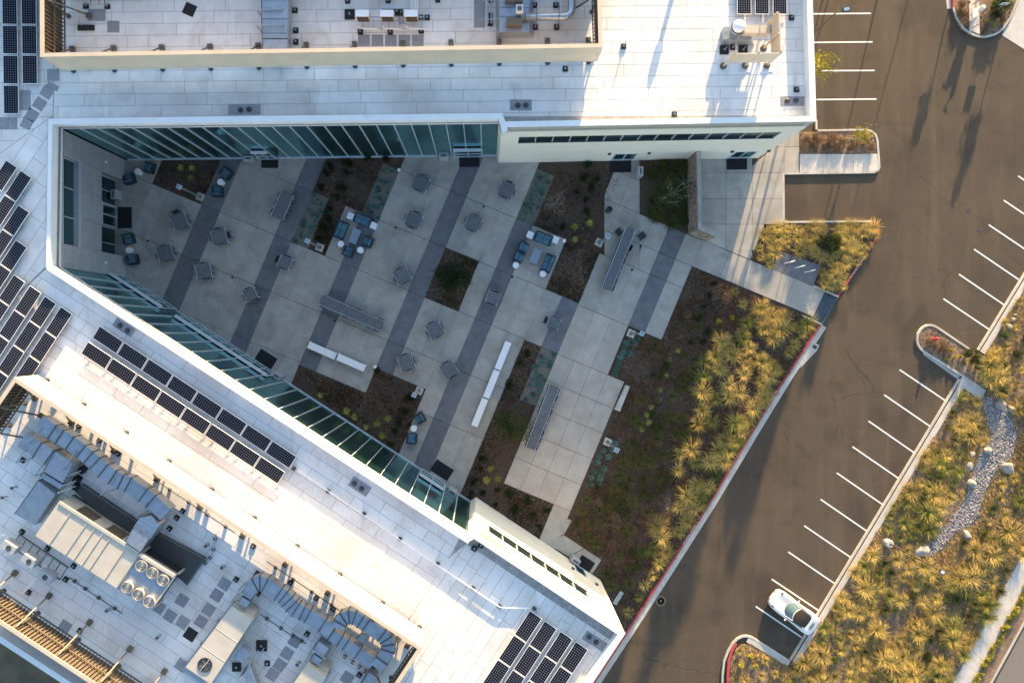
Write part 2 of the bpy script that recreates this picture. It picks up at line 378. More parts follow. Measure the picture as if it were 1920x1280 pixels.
def lettering(parent, px, py, dx, dy, text, size, z):
    cu = bpy.data.curves.new('lettering', 'FONT'); cu.body = text; cu.size = size; cu.extrude = .002; cu.align_x = 'CENTER'; cu.align_y = 'CENTER'; cu.space_character = 1.12
    t = bpy.data.objects.new('t', cu); COL.objects.link(t); bpy.context.view_layer.update()
    me = bpy.data.meshes.new_from_object(t.evaluated_get(bpy.context.evaluated_depsgraph_get())); bpy.data.objects.remove(t)
    me.materials.clear(); me.materials.append(whitepaint)
    o = bpy.data.objects.new('lettering', me); COL.objects.link(o); o.parent = parent; o.location = P(px, py, z); o.rotation_euler = (0, 0, math.atan2(-dy, dx)); o.scale = (1.0, 1.15, 1)
    return o
for par, x, y, dx, dy in ((k1, 1606.3, 503.5, .57, -.82), (k2, 1446.4, 750.2, .52, -.85), (k2, 1293.0, 1001.5, .54, -.84)):
    lettering(par, x, y, dx, dy, 'NO PARKING  FIRE LANE', .155, .158)
kerb([(1531, 226), (1531.5, 244)], -1, gutter=0)
kerb([(1531.5, 244), (1622, 242.5), (1634, 245.5), (1642, 253), (1645.5, 265), (1649, 314), (1646, 321), (1638, 325.5), (1469.5, 328), (1470, 415)], -1, gutter=0, h=.152)
struct(MB().prism(PL([(1498, 248), (1622, 246.5), (1632, 249), (1639, 256), (1642, 266), (1643.5, 287.5), (1498, 288.5)]), 0, .10), 'planter_soil', drysoil)
LB = [(1990, 400), (1920, 516), (1840, 647), (1833.6, 657)]
kerb(LB, -1, gutter=0); LBo = offset(PL(LB), .16)
struct(ribbon(PL(LB), .16, .60, 0, .13), 'pavement_edge', sidewalk_m)
LC = [(1798.5, 711), (1758, 780), (1643, 970), (1560, 1107), (1482.4, 1236)]
kerb(LC, -1, gutter=0); struct(ribbon(PL(LC), .163, .60, 0, .132), 'pavement_edge', sidewalk_m)
isl = [(1815, 656), (1755, 615.5), (1749, 612.3), (1743.6, 611), (1737, 611.5), (1731, 614), (1725, 620), (1721, 627), (1719.7, 635), (1720.5, 643), (1725, 651), (1732, 657.7), (1798.5, 699), (1836, 724)]
kerb(isl, -1, gutter=0); struct(MB().prism(PL(isl+[(1850, 730), (1845, 672)]), 0, .10), 'planter_soil', drysoil)
struct(MB().prism(PL([(1730, 664), (1733, 659), (1800, 702), (1797, 712)]), 0, .016), 'gutter', concrete_lt)
struct(MB().prism(PL([(1799.5, 710.5), (1803, 703.5), (1847, 731), (1837, 749), (1804, 727), (1790, 748), (1786, 742)]), 0, .142), 'drain_flume', concrete_lt)
tri = [(1784, -60), (1784, 16), (1788.7, 33), (1794, 43), (1800, 52.5), (1808, 60), (1815, 64), (1824, 69), (1834, 72), (1843, 73), (1852.5, 71), (1862, 68.5), (1871, 64), (1879, 57.5), (1885, 49), (1894, 36), (1903, 15), (1932, -60)]
kt = kerb(tri, 1, red=[(1784, -58), (1784, 15.5)], gutter=0)
struct(MB().prism(PL(tri), 0, .10), 'planter_soil', drysoil)
struct(MB().prism(PL([(1774, -60), (1774, 4), (1775.6, 17), (1783.6, 16.5), (1783.6, -60)]), 0, .014), 'gutter', concrete_lt)
struct(MB().prism(PL([(1878, 66), (1960, 118), (2100, 60), (2100, -200), (1935, -60), (1905.5, 15), (1896.5, 36), (1887.5, 50)]), 0, .012), 'concrete_driveway', sidewalk_m)
bri = [(1481, 1236.5), (1415.5, 1195), (1408, 1191), (1400, 1189), (1391, 1189.5), (1381, 1194), (1371, 1204), (1362.4, 1219), (1355, 1238), (1352, 1265), (1352, 1340)]
kb = kerb(bri, 1, red=None, gutter=0, h=.148)
struct(ribbon(PL([(1482, 1236), (1415.5, 1195), (1404, 1190)]), .163, .60, 0, .134), 'pavement_edge', concrete_lt)
mb = MB(); q = PL([(1377, 1203), (1369, 1216), (1363, 1236), (1361.5, 1265), (1361.5, 1330)]); ribbon(q, .0, .22, .05, .156, mb); mb.build('red_paint', redpaint, kb)
bank_poly = [(1940, 508), (1881, 600), (1843, 668), (1850, 731), (1838, 751), (1804, 729), (1676, 940), (1489, 1257), (1470, 1245), (1421, 1214), (1404, 1206), (1389, 1207), (1378, 1219), (1369, 1240), (1365, 1340), (1752, 1340), (1940, 990)]
struct(MB().prism(PL(bank_poly), 0, .104), 'planting_bank', drysoil)
# sidewalk at the right, its slabs
sw = struct(MB().prism(PL([(1940, 988), (1750, 1342), (1793, 1342), (1940, 1064)]), 0, .11), 'sidewalk', roofseam)
a0, a1, b0, b1 = (1940, 990), (1752, 1340), (1940, 1063), (1792, 1340)
for i in range(14):
    t0, t1 = i/14, (i+1)/14
    q = lambda a, b, t: (a[0]+(b[0]-a[0])*t, a[1]+(b[1]-a[1])*t)
    MB().prism(PL(shrink([q(a0, a1, t0), q(a0, a1, t1), q(b0, b1, t1), q(b0, b1, t0)], .35)), .11, .15).build('sidewalk_slab', sidewalk_m, sw)
struct(MB().prism(PL([(1940, 1066), (1795, 1340), (1820, 1340), (1940, 1120)]), 0, .105), 'planter_soil', drysoil)
kerb([(1940, 1122), (1818, 1345)], 1, gutter=.5)
struct(MB().prism(PL([(1952, 1120), (1830, 1345), (2300, 1345), (2300, 1100)]), 0, .006), 'road', mat('street asphalt', (.17, .15, .125), (.22, .195, .165), 10, .95, bump=.2))
# stall lines
stalls = [((1525, 26.5), (1633, 25.5)), ((1525.5, 80), (1636, 79)), ((1527, 133), (1640, 132.5)), ((1531, 187), (1643.5, 186)),
  ((1909, 330), (1990, 385)), ((1882, 375.6), (1966, 432)), ((1854, 421.6), (1938, 478)), ((1826.5, 467.3), (1910, 524)), ((1798, 514), (1882, 571)), ((1769, 560), (1854, 617)),
  ((1687, 693), (1774, 751.7)), ((1658, 740), (1745.5, 800)), ((1628.5, 789), (1715, 849)), ((1598.5, 837), (1685.7, 897)), ((1568.8, 886), (1656, 946)), ((1538.5, 935.5), (1626, 995.5)),
  ((1508, 985), (1596, 1045)), ((1478, 1034), (1566, 1094)), ((1447, 1085), (1536, 1144.6)), ((1417, 1136), (1506, 1196))]
for a, b in stalls:
    MB().prism([tuple(v) for v in (lambda A, B: (A+Vector((-(B-A).y, (B-A).x)).normalized()*.06, B+Vector((-(B-A).y, (B-A).x)).normalized()*.06, B-Vector((-(B-A).y, (B-A).x)).normalized()*.06, A-Vector((-(B-A).y, (B-A).x)).normalized()*.06))(Vector(P2(*a)), Vector(P2(*b)))], 0.001, .005).build('painted_line', whitepaint, lot)
# manhole, small covers, catch basin
mh = thing('manhole_cover', 'round rusty manhole cover in asphalt beside the red kerb', 'manhole', P(1239, 1126, 0))
MB().lathe((0, 0, .002), [(.47, 0), (.47, .012), (.36, .016), (.36, .010)], 28).build('frame', mat('rusty iron', (.12, .085, .05), (.17, .12, .075), 8, .8), mh, True)
MB().lathe((0, 0, .002), [(.35, 0), (.35, .014), (.30, .016), (.28, .010), (.12, .010), (.10, .015)], 28).build('lid', MATS['rusty iron'], mh, True)
for x, y, l in ((1817, 394.5, 'upper one of two small round covers in the asphalt beside the angled stalls'), (1837.6, 431, 'lower one of two small round covers in the asphalt beside the angled stalls')):
    solo(MB().lathe(P(x, y, .001), [(.20, 0), (.20, .01), (.15, .014), (.14, .008)], 18), 'utility_cover', darkgrey, l, 'cover', 'small covers in the asphalt')
cb = thing('catch_basin', 'concrete storm drain inlet with dark grate beside red kerb', 'drain', P(1526, 652, 0))
MB().prism(PL([(1510, 671), (1523, 640.5), (1536, 647), (1530.5, 658), (1517, 672), (1500, 690)]), .002, .03).build('apron', concrete_lt, cb)
g = MB().prism(PL([(1522.5, 651), (1525.5, 645.5), (1532.5, 649.5), (1529.5, 655.5)]), .03, .036).build('grate', darkgrey, cb)

# ---- courtyard: soil tray, slabs
tray = [(236, 517), (205, 520), (205, 480), (205, 300), (241, 299), (930, 290), (931, 302), (1431, 290), (1498, 232), (1498, 289), (1640, 288), (1648, 300), (1648.5, 314), (1645, 321), (1638, 325), (1469, 327.5), (1469.5, 415.5), (1632, 414.3), (1640, 417), (1645.5, 424), (1646, 436), (1620, 483), (1569, 558.5), (1540, 607), (1476, 701.5), (1332, 940), (1175, 1184), (1125, 1088), (887, 938), (882, 942)]
court = struct(MB().prism(PL(tray), 0, .10), 'courtyard_soil', mulch)
Z0, Z1 = .10, .15
ulines = [-581-33.6*k for k in range(6, 0, -1)] + [-581, -544.5, -507.5, -470] + [-433+33.75*k for k in range(24)]
bandi = {-581, -433, -298, -163, -28, 107, 242}
vlines = [-420, -319, -218, -117, -16, 85, 186, 287, 388, 489]
NG0, NG1 = (241, 300.5), (930, 291.5)
SG0, SG1 = (236, 516), (884, 941)
def void(u, v, x, y):
    if u < -581 and u > -682 and v < -16: return True
    if -399.5 < u < -264 and v < -117: return True
    if -399.5 < u < -332 and -117 <= v < -16: return True
    if -129.5 < u < -61.5 and -117 < v < -16: return True
    if u > -28.5 and v < -218 and x < 1132.5: return True
    if 73 < u < 141.5 and -218 <= v < -117: return True
    if 73 < u < 141.5 and v > -16: return True
    if 141 < u < 242.5 and v > 248: return True
    if -298.5 < u < -163 and v > 190: return True
    if -163.5 < u < -61.5 and v > 141: return True
    if u > 312.5 and v > -262: return True
    if u > 242 and -112 < v < -14: return True
    if u > 276.5 and v >= -14: return True
    if v < -315 and x > 1290: return True
    if v < -218 and 100 < u and x > 1100 and v < -217: return u < 312
    return False
cells = []
for i in range(len(ulines)-1):
    u0, u1 = ulines[i], ulines[i+1]
    um = (u0+u1)/2
    vl = list(vlines)
    if um > 141: vl = [-420, -319, -218, -113, -14, 40, 91, 143, 195, 248, 299, 400]
    elif -298 < um < -163: vl = [-420, -319, -218, -117, -16, 85, 191, 240]
    elif -163 < um < -61: vl = [-420, -319, -218, -117, -16, 85, 141.5, 200]
    elif um > 73: vl = [-420, -319, -218, -117, -14.5, 85]
    for j in range(len(vl)-1):
        v0, v1 = vl[j], vl[j+1]; vm = (v0+v1)/2
        x, y = UV(um, vm)
        if um > 242 and v0 >= -218 and v1 <= -113 and False: continue
        q = [UV(u0, v0), UV(u1, v0), UV(u1, v1), UV(u0, v1)]
        parts_ = [q]
        if um > 242:                                    # walkway lines to the parking lot
            parts_ = [[UV(u0, a), UV(u1, a), UV(u1, b), UV(u0, b)] for a, b in ((-420, -315), (-315, -262), (-262, -218), (-218, -113))] if j == 0 else ([] if j in (1, 2) else [q])
        for p in parts_:
            cxp = sum(t[0] for t in p)/4; cyp = sum(t[1] for t in p)/4
            uu = (cxp-CX)*UB[0]+(cyp-CY)*UB[1]; vv = -(cxp-CX)*UB[1]+(cyp-CY)*UB[0]
            p = clip(p, (205, 299+2), (930, 291.5)) if cxp < 930 else clip(p, (931, 303.5), (1431, 293))
            if len(p) < 3: continue
            p = clip(p, (884, 941), (236, 516)) if cxp < 884 else clip(p, (1125, 1089), (887, 939))
            if len(p) < 3: continue
            p = clip(p, (214, 600), (214, 200))
            if len(p) < 3 or area(p) < 40: continue
            c2 = (sum(t[0] for t in p)/len(p), sum(t[1] for t in p)/len(p))
            if void(uu, vv, *c2): continue
            cells.append((p, u0 in bandi and not (u0 == 242 and (vv > -113 or vv < -300)) and not (u0 == 107 and (vv > -14 or vv < -117)), c2))
for ua, ub in zip(ulines[-8:-2], ulines[-7:-1]):
    for va, vb in ((-440, -372), (-372, -315), (-315, -262), (-262, -218)):
        for part in (0, 1):
            q = [UV(ua, va), UV(ub, va), UV(ub, vb), UV(ua, vb)]
            q = clip(q, (931, 304), (1431, 295))
            if len(q) < 3: continue
            q = clip(q, (1132.7, 500), (1132.7, 200))
            if len(q) < 3: continue
            if part == 0: q = clip(q, (1198.6, 200), (1198.6, 500)); q = q if vb < -262 or True else q
            else:
                q = clip(q, (1198.6, 500), (1198.6, 200))
                if len(q) >= 3: q = clip(q, (1199, 402), (1289, 440))
                if va < -315: q = []
            if len(q) < 3 or area(q) < 30: continue
            cells.append((q, ua == 242 and part == 1, (sum(t[0] for t in q)/len(q), sum(t[1] for t in q)/len(q))))
B5 = [(1197.7, 294), (1200, 401.7), (1288, 439), (1286, 294)]
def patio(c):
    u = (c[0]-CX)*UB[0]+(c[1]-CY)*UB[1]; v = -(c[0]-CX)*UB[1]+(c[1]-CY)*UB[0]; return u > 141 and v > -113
pav = tag(bpy.data.objects.new('courtyard_pavement', None), kind='structure'); COL.objects.link(pav)
for p, dark, c2 in cells:
    if c2[0] > 1132 and c2[1] < 445:
        if inside(c2, B5): continue
        p2 = clip(p, (1132.5, 450), (1132.5, 280))
        if len(p2) < 3: continue
        p = p2
        if c2[0] < 1290 and c2[0] > 1150:
            # cut away the planted corner by the stone wall
            a = clip(p, (1200, 400), (1199, 280)) if False else p
    MB().prism(PL(shrink(p, .35)), Z0, Z1).build('paving_slab', concrete_dk if dark else (concrete_warmlit if patio(c2) else concrete), pav)
# planted corner by the stone wall lies in a raised soil patch
struct(MB().prism(PL(B5), .10, .158), 'planter_soil', mulch)
struct(MB().prism(PL([(1013, 300), (1131.5, 298), (1133.5, 441), (1128, 462), (1100, 425), (1055, 448), (972, 413)]), .10, .118), 'planter_soil', mulch)
# entry apron (axis aligned slabs)
ent = [(1311, 300), (1312, 430), (1320, 449), (1405, 487.5), (1432, 421), (1469, 415.5), (1469, 327.5), (1497, 327), (1497, 235), (1431, 292)]
xs_ = [1262, 1311, 1360, 1409, 1469, 1518]; ys_ = [228, 276, 325, 373, 421, 470, 520]
for i in range(len(xs_)-1):
    for j in range(len(ys_)-1):
        q = [(xs_[i], ys_[j]), (xs_[i+1], ys_[j]), (xs_[i+1], ys_[j+1]), (xs_[i], ys_[j+1])]
        q = clip(q, (1309.5, 520), (1309.5, 200)); 
        if len(q) < 3: continue
        q = clip(q, (1431, 293), (1497, 236)) if q[0][0] >= 1409 and q[0][1] < 300 else clip(q, (1300, 296), (1431, 293))
        if len(q) < 3: continue
        # keep above the v=-315 walkway line and inside the outline
        A_, B_ = UV(200, -315), UV(700, -315); q = clip(q, B_, A_)
        if len(q) < 3: continue
        if ys_[j] >= 421: q = clip(q, (1432, 421), (1405, 487.5)) if xs_[i] >= 1360 else q
        if len(q) < 3: continue
        if ys_[j] >= 325: q = clip(q, (1469, 300), (1469, 450))
        else: q = clip(q, (1497, 200), (1497, 340))
        if len(q) < 3 or area(q) < 60: continue
        MB().prism(PL(shrink(q, .35)), Z0, Z1).build('paving_slab', concrete, pav)
for a, b in ((1498, 1548), (1548, 1598), (1598, 1640)):
    q = [(a, 289.5), (b, 289.5), (b, 326), (a, 326)]
    if b == 1640: q = [(1598, 289.5), (1643, 289), (1645.5, 313), (1643, 320), (1637, 323.5), (1598, 325)]
    MB().prism(PL(shrink(q, .35)), Z0, Z1+.001).build('paving_slab', sidewalk_m, pav)
# walkway out to the parking lot
wA = [(1405, 488), (1445.5, 505), (1523, 537.5)]
for q in ([UV(312, -314), UV(365, -314), UV(365, -262), UV(312, -262)], [UV(365, -314), UV(407, -314), UV(407, -262), UV(365, -262)], [UV(407, -314), UV(452, -314), UV(452, -262), UV(407, -262)],
          [UV(452, -314), UV(497, -314), UV(497, -262), UV(452, -262)], [UV(497, -314), UV(541, -314), UV(541, -262), UV(497, -262)], [UV(541, -314), UV(557, -314), UV(555, -262), UV(541, -262)]):
    MB().prism(PL(shrink(q, .3)), Z0, Z1+.002).build('paving_slab', concrete, pav)
for q in ([(1459, 470.5), (1484, 479), (1466, 522-8), (1445.5, 505)], [(1485, 479.5), (1538, 498), (1523, 537), (1466.5, 514.5)]):
    MB().prism(PL(shrink(q, .3)), Z0, Z1+.003).build('paving_slab', concrete_dk, pav)
tp = struct(MB().prism(PL([(1539, 549), (1569, 561), (1541, 604.5), (1520, 596)]), .06, .13), 'tactile_ramp', dome_pad)
mb = MB()
for i in range(14):
    for j in range(20):
        x, y = UV(552+i*2.0, -316+j*2.75)
        if inside((x, y), shrink([(1539, 549), (1569, 561), (1541, 604.5), (1520, 596)], 2)): p = P(x, y, .13); mb.lathe((p.x, p.y, .129), [(.028, 0), (.018, .012)], 6)
t_ = mb.build('tactile_domes', dome_pad, tp); t_['kind'] = 'stuff'
struct(ribbon(PL([(1523, 537.5), (1570, 558)]), 0, .14, .0, .16), 'kerb', concrete_lt)
struct(ribbon(PL([(1503, 590), (1541, 607)]), -.14, 0, .0, .16), 'kerb', concrete_lt)
struct(ribbon(PL([(1570, 559), (1541, 606)]), -.2, .05, .0, .012), 'gutter', concrete_lt)
# path along the cream wall to the side door
for q in ([(1018, 1012), (1038, 961.5), (1072, 974), (1057, 1001)], [(1018.5, 1013), (1057, 1001.5), (1094, 1026), (1066, 1042)], [(1066.5, 1043), (1094.5, 1026.5), (1127, 1048), (1110, 1074)]):
    MB().prism(PL(shrink(q, .3)), Z0, Z1+.002).build('paving_slab', concrete, pav)
# gravel strips with succulents
for u0, u1, v0, v1 in ((-298, -264.5, -217, -117.5), (-399, -366, -117, -16.5), (-27.5, 7, -318, -218.5), (108, 141, -14, 92)):
    q = [UV(u0, v0), UV(u1, v0), UV(u1, v1), UV(u0, v1)]
    gs = struct(MB().prism(PL(q), .05, .126), 'gravel_strip', gravel_m)
    ribbon(PL(q+[q[0]]), -.02, .02, .05, .14).build('edging', bronze, gs)
# ------------------------------------------------------------------ the office building
ZR, ZP = 9.5, 10.25
bld = thing('office_building', 'white-roofed office building wrapping three sides of the paved courtyard', 'building', (0, 0, 0))
NWc, NEi, NEj, NE = (97, 232), (935, 222), (940, 238), (1530, 227)
SWc, SEi, SEj, SE = (93, 497), (876, 1006), (888, 997), (1172, 1186)
far = [(-260, -260), (1515, -260)]
deck = [(-260, -260), (1515, -260), NE, NEj, NEi, NWc, SWc, SEi, SEj, SE, (1000, 1447), (560, 1570.4), (0, 1203), (-260, 1032.5)]
roof = MB().prism(PL(deck, ZP), 9.2, ZR).build('roof', roofseam, bld)
def wpt(p, z=ZP): return Vector(P2(p[0], p[1], z))
def parapet(a, b, t=.34, inner=1, z1=ZP, ext=(0, 0)):
    """box along a roof edge; inner=+1 means roof lies to the left of a->b in the world"""
    A, B = wpt(a), wpt(b); d = (B-A).normalized(); n = Vector((-d.y, d.x))*inner
    A = A-d*ext[0]; B = B+d*ext[1]
    q = [tuple(A), tuple(B), tuple(B+n*t), tuple(A+n*t)]
    p = MB().prism(q, 9.0, z1-.04).build('parapet', coping_m, bld)
    q2 = [tuple(A-n*.03), tuple(B-n*.03), tuple(B+n*(t+.03)), tuple(A+n*(t+.03))]
    L_ = (B-A).length; k = max(1, int(L_/3.0)); mb = MB()
    for i in range(k):
        s0, s1 = A+d*(L_*i/k+.006), A+d*(L_*(i+1)/k-.006)
        mb.prism([tuple(s0-n*.03), tuple(s1-n*.03), tuple(s1+n*(t+.03)), tuple(s0+n*(t+.03))], z1-.039, z1, True)
    mb.build('coping', coping_m, p)
parapet(NWc, NEi, inner=1, ext=(0, .3)); parapet(NEi, NEj, inner=1, ext=(0, .34), z1=ZP+.006); parapet(NEj, NE, inner=1, ext=(0, 0), z1=ZP-.006); parapet(NE, (1515, -260), inner=1, z1=ZP+.006)
parapet(NWc, SWc, inner=-1, ext=(.34, .25), t=.22, z1=ZP+.006)
parapet(SWc, SEi, inner=-1, ext=(0, .3)); parapet(SEi, SEj, inner=-1, z1=ZP+.006, ext=(0, .34)); parapet(SEj, SE, inner=-1, z1=ZP-.006); parapet(SE, (1000, 1447), inner=-1, z1=ZP+.006)
parapet((0, 1203), (-260, 1032.5), inner=-1, ext=(0, 0)); parapet((560, 1570.4), (0, 1203), inner=-1, z1=ZP+.006)
# opaque cores below the roof (set back behind glass)
def wallbox(a, b, z0, z1, m, off=0.0, t=.3, inner=1, name='wall'):
    A, B = wpt(a), wpt(b); d = (B-A).normalized(); n = Vector((-d.y, d.x))*inner
    q = [tuple(A+n*off), tuple(B+n*off), tuple(B+n*(off+t)), tuple(A+n*(off+t))]
    return MB().prism(q, z0, z1, True).build(name, m, bld)
dark_in = mat('dark interior', (.015, .02, .022), None)
def lerp(a, b, t): return (a[0]+(b[0]-a[0])*t, a[1]+(b[1]-a[1])*t)
def curtain(a, b, n, inner, skip=()):
    wallbox(a, b, 0, 9.2, dark_in, .16, .2, inner, 'backing_wall')
    wallbox(a, b, 9.86, 9.99, coping_m, -.012, .1, inner, 'fascia')
    A, B = wpt(a), wpt(b); d = (B-A).normalized(); nn = Vector((-d.y, d.x))*inner; L_ = (B-A).length
    for i in range(n):
        s0, s1 = A+d*(L_*i/n), A+d*(L_*(i+1)/n)
        for z0, z1 in ((.12, 4.72), (4.76, 9.86)):
            q = [tuple(s0+nn*.06+d*.02), tuple(s1+nn*.06-d*.02), tuple(s1+nn*.09-d*.02), tuple(s0+nn*.09+d*.02)]
            MB().prism(q, z0, z1, True).build('glass_pane', glass, bld)
        if i: MB().prism([tuple(s0-d*.025-nn*.03), tuple(s0+d*.025-nn*.03), tuple(s0+d*.025+nn*.10), tuple(s0-d*.025+nn*.10)], .0, 9.862, True).build('mullion', alum, bld)
    MB().prism([tuple(A-nn*.02), tuple(B-nn*.02), tuple(B+nn*.10), tuple(A+nn*.10)], .09, .24, True).build('sill', alum, bld)
    return A, d, nn, L_
N_A, N_d, N_n, N_L = curtain(NWc, NEi, 25, 1)
S_A, S_d, S_n, S_L = curtain(SWc, SEi, 28, -1)
# folding glass doors and door headers
def header(A, d, nn, s0, s1, z=3.0, door=True, name='door'):
    """frame with a projecting head, two leaves of glass, on a glass front between distances s0..s1"""
    p, q = A+d*s0, A+d*s1
    fr = MB()
    fr.prism([tuple(p-nn*.26), tuple(q-nn*.26), tuple(q-nn*.034), tuple(p-nn*.034)], z-.16, z, True)
    dr = fr.build(name, alum, bld)
    n = max(2, int(round((s1-s0)/.95)))
    mb = MB()
    for k in range(n+1):
        c = p+(q-p)*(k/n); mb.box((c.x-nn.x*.06, c.y-nn.y*.06, z/2), (.07, .10, z-.2), math.atan2(d.y, d.x))
    for zz in (.2, 1.05):
        mb.bar((p.x-nn.x*.06, p.y-nn.y*.06, zz), (q.x-nn.x*.06, q.y-nn.y*.06, zz), .06, .12 if zz < 1 else .05)
    mb.build('frame', alum, dr)
    for k in range(n):
        c0, c1 = p+(q-p)*((k+.06)/n), p+(q-p)*((k+.94)/n)
        MB().prism([tuple(c0-nn*.05), tuple(c1-nn*.05), tuple(c1-nn*.045), tuple(c0-nn*.045)], .26, z-.2, True).build('pane', glass, dr)
    c = p+(q-p)*.5; MB().bar((c.x-nn.x*.14, c.y-nn.y*.14, .9), (c.x-nn.x*.14, c.y-nn.y*.14, 1.4), .03).build('handle', steel, dr)
    return dr
def s_of(A, d, px, py): return (Vector(P2(px, py, 0))-A).dot(d)
header(N_A, N_d, N_n, s_of(N_A, N_d, 490, 298), s_of(N_A, N_d, 520, 298), 2.7)
header(N_A, N_d, N_n, s_of(N_A, N_d, 853, 293), s_of(N_A, N_d, 904, 293), 2.7)
header(S_A, S_d, S_n, s_of(S_A, S_d, 240, 518), s_of(S_A, S_d, 333, 579), 3.0)
header(S_A, S_d, S_n, s_of(S_A, S_d, 356, 596), s_of(S_A, S_d, 518, 704), 3.0)
header(S_A, S_d, S_n, s_of(S_A, S_d, 791.5, 880), s_of(S_A, S_d, 833, 908), 2.7)
# west wall: grey panels with two openings
XW = P(97, 232, ZP).x; XW = -30.24
Ys = [4.58, 6.33, 8.45, 10.6, 12.72, 14.45]; Zs = [0.1, 1.3, 2.55, 3.77, 5.15, 6.47, 7.55, 8.6, 9.45, 10.0]
for i in range(len(Ys)-1):
    for j in range(len(Zs)-1):
        op = 0 < i < 4 and (Zs[j] < 3.7 or 6.4 < Zs[j] < 8.5)
        if op: continue
        MB().box((XW-.03, (Ys[i]+Ys[i+1])/2, (Zs[j]+Zs[j+1])/2), (.06, Ys[i+1]-Ys[i]-.03, Zs[j+1]-Zs[j]-.03)).build('wall_panel', greypanel, bld)
MB().box((XW-.14, (4.58+6.33)/2, 5), (.14, 1.75, 10)).build('wall', panelseam, bld)
MB().box((XW-.14, (12.72+14.45)/2, 5), (.14, 1.73, 10)).build('wall', panelseam, bld)
MB().box((XW-.14, 9.525, 5.12), (.14, 6.39, 2.7)).build('wall', panelseam, bld)
MB().box((XW-.14, 9.525, 9.3), (.14, 6.39, 1.4)).build('wall', panelseam, bld)
wu = MB().box((XW-.62, 9.525, 7.53), (.02, 6.4, 2.14)).build('window', darkglass, bld)
for y in (6.36, 8.45, 10.6, 12.70): MB().box((XW-.60, y, 7.53), (.08, .06, 2.12)).build('mullion', alum, wu)
MB().box((XW-.36, 9.525, 6.44), (.60, 6.38, .05)).build('sill', greypanel, wu)
MB().box((XW-.36, 9.525, 8.64), (.58, 6.38, .05)).build('head', greypanel, wu)
for y in (6.30, 12.75): MB().box((XW-.40, y, 7.53), (.44, .05, 2.2)).build('jamb', greypanel, wu)
wl = MB().box((XW-.95, 9.525, 1.95), (.02, 6.4, 3.68)).build('window', darkglass, bld)
for y in (6.36, 7.3, 8.6, 10.4, 11.6, 12.70): MB().box((XW-.92, y, 1.95), (.08, .05, 3.64)).build('mullion', alum, wl)
MB().box((XW-.60, 9.525, 3.80), (.80, 6.38, .05)).build('soffit', greypanel, wl)
for y in (6.30, 12.75): MB().box((XW-.60, y, 1.95), (.80, .05, 3.62)).build('jamb', greypanel, wl)
yd0, yd1 = P(0, 427.5).y, P(0, 388.5).y
wd = MB().box((XW-.84, (yd0+yd1)/2, 2.35), (.20, yd1-yd0+.1, .14)).build('door', alum, bld)
for y in (yd0, (yd0+yd1)/2, yd1): MB().box((XW-.87, y, 1.2), (.10, .08, 2.2)).build('frame', alum, wd)
for y in (yd0+.5, yd1-.5): MB().box((XW-.90, y, 1.2), (.01, .75, 2.0)).build('pane', glass, wd)
for y in ((yd0+yd1)/2-.12, (yd0+yd1)/2+.12): MB().box((XW-.78, y, 1.15), (.04, .03, .5)).build('handle', steel, wd)
for y, z in ((5.5, 3.3), (13.5, 3.3)):
    MB().lathe((XW+.06, y, z), [(.0, -.08), (.09, -.05), (.11, 0), (.09, .05), (0, .08)], 12).build('wall_light', whiteplastic, bld)
# cream walls of the two wing ends
def creamwall(a, b, inner, strip, doors, lights, zt=ZP):
    A, B = wpt(a), wpt(b); d = (B-A).normalized(); nn = Vector((-d.y, d.x))*inner; L_ = (B-A).length
    def seg(s0, s1, z0, z1, off=0, t=.25, m=cream, name='wall_panel', par=None):
        p, q = A+d*s0, A+d*s1
        return MB().prism([tuple(p+nn*off), tuple(q+nn*off), tuple(q+nn*(off+t)), tuple(p+nn*(off+t))], z0, z1, True).build(name, m, par or bld)
    s0, s1, z0, z1 = strip
    cuts = sorted([(0, 0)]+[(q0, q1) for q0, q1, _ in doors]+[(L_, L_)])
    joints = [3.0, 4.5]
    for k in range(len(cuts)-1):
        x0, x1 = cuts[k][1], cuts[k+1][0]
        if x1-x0 > .05: seg(x0, x1, 0, 2.39)
    for q0, q1, dz in doors:
        dr = seg(q0-.06, q1+.06, dz-.10, dz, -.03, .12, alum, 'door')
        n = 2 if q1-q0 > 1.4 else 1
        for i in range(n+1): seg(q0+(q1-q0)*i/n-.05, q0+(q1-q0)*i/n+.05, .1, dz-.102, -.02, .10, alum, 'frame', dr)
        for i in range(n):
            w0, w1 = q0+(q1-q0)*i/n+.055, q0+(q1-q0)*(i+1)/n-.055
            seg(w0, w1, .1, .45, .0, .06, alum, 'kick_panel', dr); seg(w0, w1, .46, dz-.11, .03, .03, glass, 'pane', dr)
        seg((q0+q1)/2-.14, (q0+q1)/2-.10, 1.0, 1.35, -.08, .03, steel, 'handle', dr)
    for za, zb in ((2.40, 3.59), (3.60, 4.79), (4.80, z0-.008)): seg(0, L_, za, zb)
    seg(0, s0, z0, z1); seg(s1, L_, z0, z1)
    for za, zb in ((z1+.008, 8.79), (8.80, ZP-.042)): seg(0, L_, za, zb)
    n = int((s1-s0)/1.27)
    wn_ = seg(s0, s1, z0, z1, .14, .02, midglass, 'window')
    for i in range(n+1): seg(s0+(s1-s0)*i/n-.025, s0+(s1-s0)*i/n+.025, z0, z1, .03, .108, alum, 'mullion', wn_)
    seg(s0, s1, z0, z0+.06, .0, .138, darkgrey, 'sill', wn_)
    for s, z in lights: seg(s-.11, s+.11, z-.13, z+.13, -.13, .128, darkgrey, 'wall_light')
    return A, d, nn, L_
def at_n(x): return (x-wpt(NEj).x)
